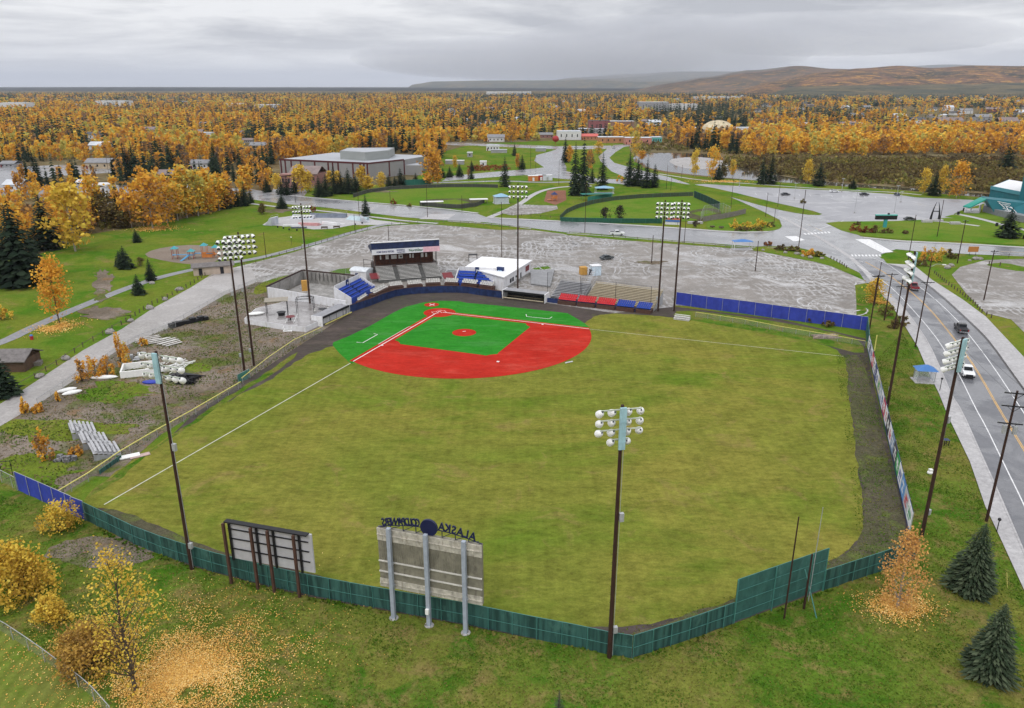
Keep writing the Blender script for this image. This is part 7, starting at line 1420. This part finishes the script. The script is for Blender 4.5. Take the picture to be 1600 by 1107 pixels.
for i,(x,y,tp,w,m_,l) in enumerate([(1444,408,386,30,LGOLD,'orange brown shrub right of the floodlight top at the junction'),(1463,408,382,32,LYEL,'bright yellow shrub at the junction corner'),(1483,404,390,24,LOLIVE,'dark green shrub right of the bright yellow one'),(1438,416,402,26,LOLIVE,'dark low shrub under the orange brown one'),(1222,391,383,24,LOLIVE,'dark shrub at the left end of the gravel lot verge'),(1240,393,384,26,LOLIVE,'dark shrub in the middle of the gravel lot verge'),(1264,400,386,24,LGOLD,'orange leaved shrub on the gravel lot verge'),(1278,402,392,18,LOLIVE,'dark shrub at the right end of the gravel lot verge'),(1200,384,376,14,LRED,'bare pinkish bush above the gravel lot verge'),(1254,318,311,9,LOLIVE,'round dark bush on the lot divider')]):
    bush(x,y,tp,w,l,m_,520,.4,seed=i)
tree('decid',1365,474,437,34,'low golden birch with fallen leaves by the sidewalk',vi=3,mat=LYEL); 
for i,(x,y,tp,w,l) in enumerate([(1385,494,474,26,'olive shrub under the utility poles by the sidewalk'),(1408,508,490,24,'brown olive shrub right of the utility poles'),(1396,512,498,22,'low brown shrub at the foot of the shortest utility pole')]): bush(x,y,tp,w,l,LOLIVE,500,.35,seed=i)
bush(1264,503,489,20,'green shrub growing before the long blue fence',LOLIVE,300,.35); bush(1292,511,498,22,'small brown bush right of the green shrub before the blue fence',LOLIVE,300,.35)
# yard shrubs on the left
for i,(x,y,tp,w,l) in enumerate([(128,597,556,22,'orange bush, left of the thicket beside the gravel road'),(150,592,548,26,'orange bush, tallest of the thicket beside the gravel road'),(168,586,552,24,'orange bush at the right of the thicket beside the gravel road'),(198,572,532,22,'orange bush beside the dumped lamp racks'),(188,566,510,14,'thin yellow sapling above the orange bush'),(40,646,622,18,'small orange weeds at the bend of the gravel road'),(62,644,630,18,'low orange weeds right of the bend in the gravel road'),(90,628,610,10,'rust coloured stem beside the white dinghies'),(70,718,666,30,'orange sapling standing behind the chain link corner'),(118,712,696,26,'low yellow weeds beside the dark debris'),(225,540,526,18,'orange weeds by the stacked planks')]):
    bush(x,y,tp,w,l,LGOLD,520,.3,seed=i,name='bush')

# ---- fallen leaves
def leaves(name,cx,cy,rx,ry,n,s,seed,label,mat=None,pw=1.0):
    rs=np.random.RandomState(seed); c=G(cx,cy); ex=abs(G(cx+rx,cy).x-c.x); ey=abs(G(cx,cy-ry).y-c.y)
    a=rs.uniform(0,6.283,n); q=np.abs(rs.normal(size=n))*.5*pw
    P=np.stack([c.x+ex*q*np.cos(a),c.y+ey*q*np.sin(a),rs.uniform(.13,.2,n)],1)
    k=np.array([mnoise.noise(Vector((a_/3.2,b_/3.2,seed)))+.6*mnoise.noise(Vector((a_/1.1,b_/1.1,seed))) for a_,b_ in P[:,:2]]); P=P[rs.uniform(-.45,.35,n)<k+.1+.45*np.clip(1-1.6*q,0,1)]; n=len(P)
    V,F=quads(rs,P,s,3.0); o=bpy.data.objects.new(name,mesh_np(name,V,F,rs.uniform(.1,1,n),mat or LFALL)); sc.collection.objects.link(o); tag(o,label,'leaves',kind='stuff')
LFALL=leaf_mat('fallen leaves',[(0,(.30,.15,.05)),(.35,(.60,.30,.07)),(.7,(.80,.49,.12)),(1,(.88,.66,.28))],trans=.1,objvar=0)
leaves('fallen_leaves',285,1055,185,115,52000,.10,1,'carpet of golden leaves fallen round the sparse yellow tree',pw=1.1)
leaves('fallen_leaves',1400,948,58,26,13000,.11,2,'ring of orange leaves fallen under the corner birch')
leaves('fallen_leaves',90,512,38,12,5000,.2,3,'orange leaves lying under the lone tree by the park path')
leaves('fallen_leaves',1372,472,22,6,2500,.2,4,'orange leaves under the low golden birch by the sidewalk')
leaves('fallen_leaves',240,358,40,5,3000,.3,5,'orange leaves under the large orange tree at the lawn edge')
leaves('fallen_leaves',1130,284,60,3,2500,.4,6,'orange leaves blown along the edge of the parking lot')
leaves('fallen_leaves',150,1000,120,50,5000,.11,8,'scattered leaves on the grass round the bronze shrub',pw=1.3)

# ---- rough grass: tufts over the unmown ground outside the fence and weeds along its foot
def tufts(name,poly,n,s,seed,label,mat,flat=.9,zoff=.06,avoid=None):
    rs=np.random.RandomState(seed); W_=[(G(*p).x,G(*p).y) for p in poly]; xs=[p[0] for p in W_]; ys=[p[1] for p in W_]; P=[];T_=[]
    A=np.array(W_); m=0
    X=rs.uniform(min(xs),max(xs),n*4); Y=rs.uniform(min(ys),max(ys),n*4); ins=np.zeros(len(X),bool); j=len(W_)-1
    for i in range(len(W_)):
        xi,yi=W_[i]; xj,yj=W_[j]; c=((yi>Y)!=(yj>Y))&(X<(xj-xi)*(Y-yi)/((yj-yi) or 1e-9)+xi); ins^=c; j=i
    X=X[ins][:n]; Y=Y[ins][:n]; k=np.array([mnoise.noise(Vector((x/6,y/6,seed)))+.5*mnoise.noise(Vector((x/1.6,y/1.6,seed))) for x,y in zip(X,Y)]); keep=rs.uniform(-.6,.6,len(X))<k+.15; X=X[keep];Y=Y[keep];k=k[keep]
    C=np.stack([X,Y,np.full(len(X),zoff)+rs.uniform(0,.10,len(X))],1); V,F=quads(rs,C,s,flat); o=bpy.data.objects.new(name,mesh_np(name,V,F,np.clip(.5+k*.7+rs.uniform(-.3,.3,len(X)),0,1),mat)); sc.collection.objects.link(o); tag(o,label,'grass',kind='stuff')
TUFT=leaf_mat('grass tufts',[(0,(.19,.15,.05)),(.35,(.15,.155,.032)),(.65,(.085,.145,.017)),(1,(.05,.115,.010))],trans=.15,objvar=0,nscale=.08)
tufts('grass_tufts',[(-300,800),(0,775),(69,795),(135,822),(212,860),(300,895),(358,910),(468,938),(610,966),(725,986),(820,1004),(949,1026),(986,1037),(1069,1012),(1145,985),(1284,933),(1377,903),(1436,880),(1426,833),(1398,716),(1372,606),(1372,560),(1410,520),(1450,590),(1481,660),(1515,730),(1539,800),(1558,840),(1600,930),(1700,1150),(1700,1250),(245,1205),(190,1118),(112,1047),(60,1012),(0,980),(-300,852)],150000,.15,3,'tufts of rough grass outside the green fence',TUFT)
tufts('yard_weeds',[(0,668),(122,593),(211,536),(306,490),(400,443),(460,440),(420,520),(500,520),(376,600),(300,650),(82,780),(25,765),(0,740)],26000,.24,5,'weeds growing over the dirt yard on the left',leaf_mat('yard weeds',[(0,(.22,.15,.09)),(.4,(.16,.14,.06)),(.7,(.10,.13,.03)),(1,(.06,.12,.015))],trans=.1,objvar=0))
tufts('fence_weeds',[(135,816),(212,854),(300,886),(358,903),(468,930),(610,957),(725,978),(820,998),(949,1020),(986,1031),(1069,1005),(1145,978),(1284,927),(1377,896),(1377,901),(1284,933),(1145,985),(1069,1012),(986,1038),(949,1027),(820,1005),(725,985),(610,964),(468,937),(358,910),(300,893),(212,861),(135,823)],9000,.34,6,'weeds along the foot of the green outfield fence',TUFT,flat=.1,zoff=.12)
tufts('field_weeds',[(1306,556),(1354,556),(1392,716),(1420,840),(1425,870),(1290,912),(1145,968),(1000,1006),(985,1014),(945,1004),(985,980),(1060,958),(1150,930),(1265,882),(1318,858),(1338,830),(1331,760),(1321,680),(1311,600)],22000,.15,7,'sparse weeds on the right warning track',TUFT,zoff=.14)
# ================================================================== THE WOODS
def inpoly(x,y,poly):
    c=False; n=len(poly); j=n-1
    for i in range(n):
        if (poly[i][1]>y)!=(poly[j][1]>y) and x<(poly[j][0]-poly[i][0])*(y-poly[i][1])/(poly[j][1]-poly[i][1])+poly[i][0]: c=not c
        j=i
    return c
EDGE=[(-400,440),(0,392),(63,388),(142,362),(253,346),(329,330),(392,314),(400,300),(440,290),(470,300),(560,292),(640,284),(690,272),(683,243),(780,226),(1000,226),(1040,230),(1120,238),(1180,245),(1600,246),(2000,250)]
def edge_y(px):
    for a,b_ in zip(EDGE[:-1],EDGE[1:]):
        if a[0]<=px<=b_[0]: return a[1]+(b_[1]-a[1])*(px-a[0])/(b_[0]-a[0])
    return 300
CLEAR=[ # ground kept open (photo pixels)
 [(0,258),(110,252),(190,258),(190,274),(95,282),(0,300),(-100,300),(-100,262)],
 [(125,296),(400,290),(400,312),(140,318)],
 [(420,262),(520,246),(640,240),(668,262),(690,290),(560,302),(470,310),(425,300)],
 [(700,222),(1010,220),(1010,240),(690,250)],
 [(780,221),(900,219),(1060,222),(1065,230),(780,232)],
 [(985,236),(1120,240),(1200,262),(1000,262)],
 [(1080,206),(1165,206),(1170,222),(1085,222)],
 [(1420,196),(1540,192),(1600,196),(1600,206),(1420,204)],
 [(1170,245),(1700,242),(1700,250),(1170,250)],
 [(175,340),(80,345),(95,305),(150,300),(175,310)],
 [(140,272),(172,276),(172,292),(140,290)],
 [(1440,238),(1600,255),(1600,262),(1500,262)],
]

#HOUSES#
grid={}
def reg(x,y,r_):
    grid.setdefault((int(x//12),int(y//12)),[]).append((x,y,r_))
for (x,y,r_) in ALL_TREES: reg(x,y,max(1.5,r_*.8))
for (x,y,r_) in HOUSE_SPOTS: 
    for dx in range(-2,3):
        for dy in range(-2,3): grid.setdefault((int(x//12)+dx,int(y//12)+dy),[]).append((x,y,r_))
def blocked(x,y):
    gx,gy=int(x//12),int(y//12)
    for i in (-1,0,1):
        for j in (-1,0,1):
            for (a,b_,r_) in grid.get((gx+i,gy+j),()):
                if (a-x)**2+(b_-y)**2<r_*r_: return True
    return False
rsF=np.random.RandomState(77); cand=[]
def nz(x,y,s,o=0): return mnoise.noise(Vector((x/s+o,y/s-o,o*.37)))
y=230.0
while y<5200:
    stp=7.2 if y<900 else (9.5 if y<1500 else (13 if y<2400 else 21))
    half=y*.72+40; n=int(2*half/stp)
    for i in range(n):
        x=-half+(i+rsF.rand())*stp; yy=y+rsF.rand()*stp
        px,py=PJ(x,yy)
        if px<-60 or px>1660: continue
        if py>edge_y(px): continue
        if any(inpoly(px,py,c) for c in CLEAR): continue
        band=(px>1165 and 200<py<250); right=px>700
        dens=.86+.95*nz(x,yy,90,3)+.35*nz(x,yy,28,7)
        if yy>1100: dens-=.18+.8*max(0,nz(x,yy,420,13))
        if px<400 and 250<py<345: dens-=.28           # loose among the houses on the left
        if px<330 and 150<py<175: dens-=.35
        if right and py<206 and not band: dens-=.25+(.12 if px>1400 else 0)
        if band: dens=1.1 if py>214 else .6
        if inpoly(px,py,[(1390,172),(1650,168),(1680,204),(1430,205)]) or inpoly(px,py,[(860,196),(1060,196),(1060,222),(860,222)]): dens*=.42
        if rsF.rand()>dens: continue
        if yy<1200 and blocked(x,yy): continue
        fs=nz(x,yy,160,9)*1.1+nz(x,yy,30,4)*.75
        p_s=.27+(.22 if right and py<215 else 0)+(.06 if py<185 else 0)+max(0,(162-py)/13*.5)
        if band: p_s=.05
        if inpoly(px,py,[(1020,175),(1165,160),(1165,205),(1025,212)]): p_s=.88
        if inpoly(px,py,[(880,165),(1010,160),(1010,205),(880,205)]): p_s=.42
        k='s' if rsF.rand()<(p_s+fs*.85 if not band else 0 if py>230 else .035+max(0,fs-.25)) else 'b'
        z=rsF.uniform(.68,1.25)*(rsF.uniform(1.1,1.6) if k=='s' else 1)*(.85 if (px<420 and py>240) else 1)
        cand.append((yy*yy+x*x,x,yy,k,z,px,py))
    y+=stp
cand.sort()
def region(px,py,k):
    w='golden birch' if k=='b' else 'dark spruce'
    if px<420: return (w+' among the houses of the left wood',w+' trees of the left wood')
    if px<700: return (w+' in the wood behind the grey hall',w+' trees behind the grey hall')
    if px<1165: return (w+' among the town roofs beyond the river bend',w+' trees of the town beyond the river')
    return (w+' in the belt beyond the river on the right',w+' trees of the right river belt')
cnt={'b':0,'s':0}; rest={'b':[],'s':[]}; LIM={'b':240,'s':225}
for c in cand:
    _,x,yy,k,z,px,py=c
    if cnt[k]<LIM[k]:
        cnt[k]+=1; lb,gp_=region(px,py,k); vi=int(rsF.randint(6))
        o=bpy.data.objects.new('birch_tree' if k=='b' else 'spruce_tree',VAR['farbirch' if k=='b' else 'farspruce',vi]); sc.collection.objects.link(o)
        o.location=(x,yy,0); o.rotation_euler=(0,0,rsF.uniform(0,6.28)); q=z*rsF.uniform(.9,1.15); o.scale=(q,q,z*(1.1 if k=='b' else 1.0)); tag(o,lb,'tree',gp_)
    else: rest[k].append(c)
def lod(kind,far,seed):
    if kind=='b':
        n,s,cl={0:(150,1.35,16),1:(60,1.9,11),2:(26,2.6,8),3:(16,3.8,6)}[far]
        v,f,t_,C=decid(seed,12.5,2.7 if far<3 else 5.5,n,s,base=.08,clumps=cl)
        return v,f,t_
    ti,bo=({0:(12,8),1:(8,6),2:(6,5),3:(4,4)}[far]); v,f,t_=spruce(seed,14,2.6 if far<3 else 4.2,ti,bo,w=1.1); return v,f,t_
def forest(kind,lst,name,label,mat):
    rs=np.random.RandomState(5); L4={f:[lod(kind,f,200+f*10+i) for i in range(5)] for f in range(4)}
    Vs=[];Fs=[];Ts=[];o=0; buckets={}
    for c in lst:
        d=math.sqrt(c[0]); f=0 if d<750 else 1 if d<1300 else 2 if d<2400 else 3
        buckets.setdefault((f,int(rs.randint(5))),[]).append(c)
    for (f,i),cs in buckets.items():
        v,fa,tt=L4[f][i]; n=len(cs); a=rs.uniform(0,6.283,n); z=np.array([c[4] for c in cs]); X=np.array([c[1] for c in cs]); Y=np.array([c[2] for c in cs])
        q=z*rs.uniform(.85,1.15,n); ca=np.cos(a)*q; sa=np.sin(a)*q
        VV=np.empty((n,len(v),3),np.float32); VV[:,:,0]=v[None,:,0]*ca[:,None]-v[None,:,1]*sa[:,None]+X[:,None]; VV[:,:,1]=v[None,:,0]*sa[:,None]+v[None,:,1]*ca[:,None]+Y[:,None]; VV[:,:,2]=v[None,:,2]*z[:,None]
        FF=fa[None]+(np.arange(n)*len(v))[:,None,None]+o; o+=n*len(v)
        Vs.append(VV.reshape(-1,3)); Fs.append(FF.reshape(-1,4)); Ts.append((tt[None]*.75+rs.uniform(-.40,.45,n)[:,None]).ravel())
    me=mesh_np(name,np.vstack(Vs),np.vstack(Fs),np.concatenate(Ts),mat); ob=bpy.data.objects.new(name,me); sc.collection.objects.link(ob); tag(ob,label,'wood',kind='stuff'); return len(me.polygons)
nb=forest('b',rest['b'],'birch_forest','golden birch wood reaching from the town to the hills',LGOLD)
ns=forest('s',rest['s'],'spruce_forest','dark spruces scattered through the golden wood to the hills',LSPR)
print('forest',len(rest['b']),len(rest['s']),nb,ns)
# scrub on the river bank and under the wood: nobody could count it
def scrub(name,polys,n,smin,smax,h,label,mat,seed):
    rs=np.random.RandomState(seed); P=[];S=[]
    W_=[[(G(*p).x,G(*p).y) for p in q] for q in polys]
    for q in W_:
        xs=[p[0] for p in q]; ys=[p[1] for p in q]; k=0
        while k<n:
            x=rs.uniform(min(xs),max(xs)); yy=rs.uniform(min(ys),max(ys))
            if not inpoly(x,yy,q): k+=.2; continue
            hh=h*rs.uniform(.4,1.1)*(1+.8*nz(x,yy,18,2)); m=14; r_=hh*.55
            C=np.stack([x+rs.normal(size=m)*r_*.6,yy+rs.normal(size=m)*r_*.6,np.abs(rs.uniform(.1,1,m))*hh],1); P.append(C); S.append(np.full(m,.25+.5*nz(x,yy,30,6)+rs.uniform(0,.5))); k+=1
    P=np.vstack(P); V,F=quads(rs,P,rs.uniform(smin,smax,len(P)),.3); o=bpy.data.objects.new(name,mesh_np(name,V,F,np.concatenate(S)+rs.uniform(-.2,.2,len(P)),mat)); sc.collection.objects.link(o); tag(o,label,'scrub',kind='stuff')
scrub('riverbank_scrub',[[(1165,250),(1300,252),(1600,250),(1750,252),(1750,322),(1600,307),(1500,299.5),(1400,292.5),(1260,281.5),(1180,268),(1140,258),(1130,250)]],3200,.8,1.7,4.6,'olive and brown willow scrub on the river bank',LOLIVE,3)
scrub('riverbank_scrub',[[(985,222),(1080,216),(1170,224),(1180,244),(1100,238),(1040,236),(1000,238),(985,236)]],500,.9,1.6,3.0,'dark scrub on the far bank of the river bend',LOLIVE,4)
scrub('undergrowth',[[(-60,390),(0,386),(63,384),(142,362),(253,346),(329,330),(390,315),(388,308),(329,318),(253,330),(142,345),(63,360),(-60,362)]],650,.7,1.3,2.6,'low yellow and olive undergrowth along the upper lawn edge',LOLIVE,5)
scrub('meadow_weeds',[[(730,262),(790,258),(800,266),(740,268)]],120,.5,1.0,1.2,'strip of rust coloured weeds beside the access street',LRED,6)
bake_texts()
# ------------------------------------------------------------------ the air: rain haze
mb=MB(); mb.box(-64000,64000,-3000,64000,-1.5,900)
hz=bpy.data.objects.new('haze',None); bpy.data.objects.remove(hz)
m=bpy.data.materials.new('haze'); m.use_nodes=True; t=m.node_tree; t.nodes.clear()
pv=t.nodes.new('ShaderNodeVolumePrincipled'); pv.inputs['Color'].default_value=(.82,.88,1,1); pv.inputs['Density'].default_value=3.2e-5; pv.inputs['Anisotropy'].default_value=0
ou=t.nodes.new('ShaderNodeOutputMaterial'); t.links.new(pv.outputs[0],ou.inputs['Volume'])
o=mb.build('haze',m); tag(o,'thin grey rain haze that fades the far wood and hills','haze',kind='stuff')

mb=MB().ball((0,0,0),1,n=24,m=14); m=bpy.data.materials.new('rain mist'); m.use_nodes=True; t=m.node_tree; t.nodes.clear()
pv=t.nodes.new('ShaderNodeVolumePrincipled'); pv.inputs['Color'].default_value=(.93,.95,1,1); pv.inputs['Density'].default_value=5.5e-4
ou=t.nodes.new('ShaderNodeOutputMaterial'); t.links.new(pv.outputs[0],ou.inputs['Volume'])
for (x,y,zz,rx,ry,rz) in ((1500,8600,420,1700,1100,330),(300,11500,420,2600,1500,300),(3600,9500,620,2300,1000,240)):
    o=mb.build('mist',m); o.location=(x,y,zz); o.scale=(rx,ry,rz); tag(o,'bank of pale rain mist hanging over the far hills','mist',kind='stuff')
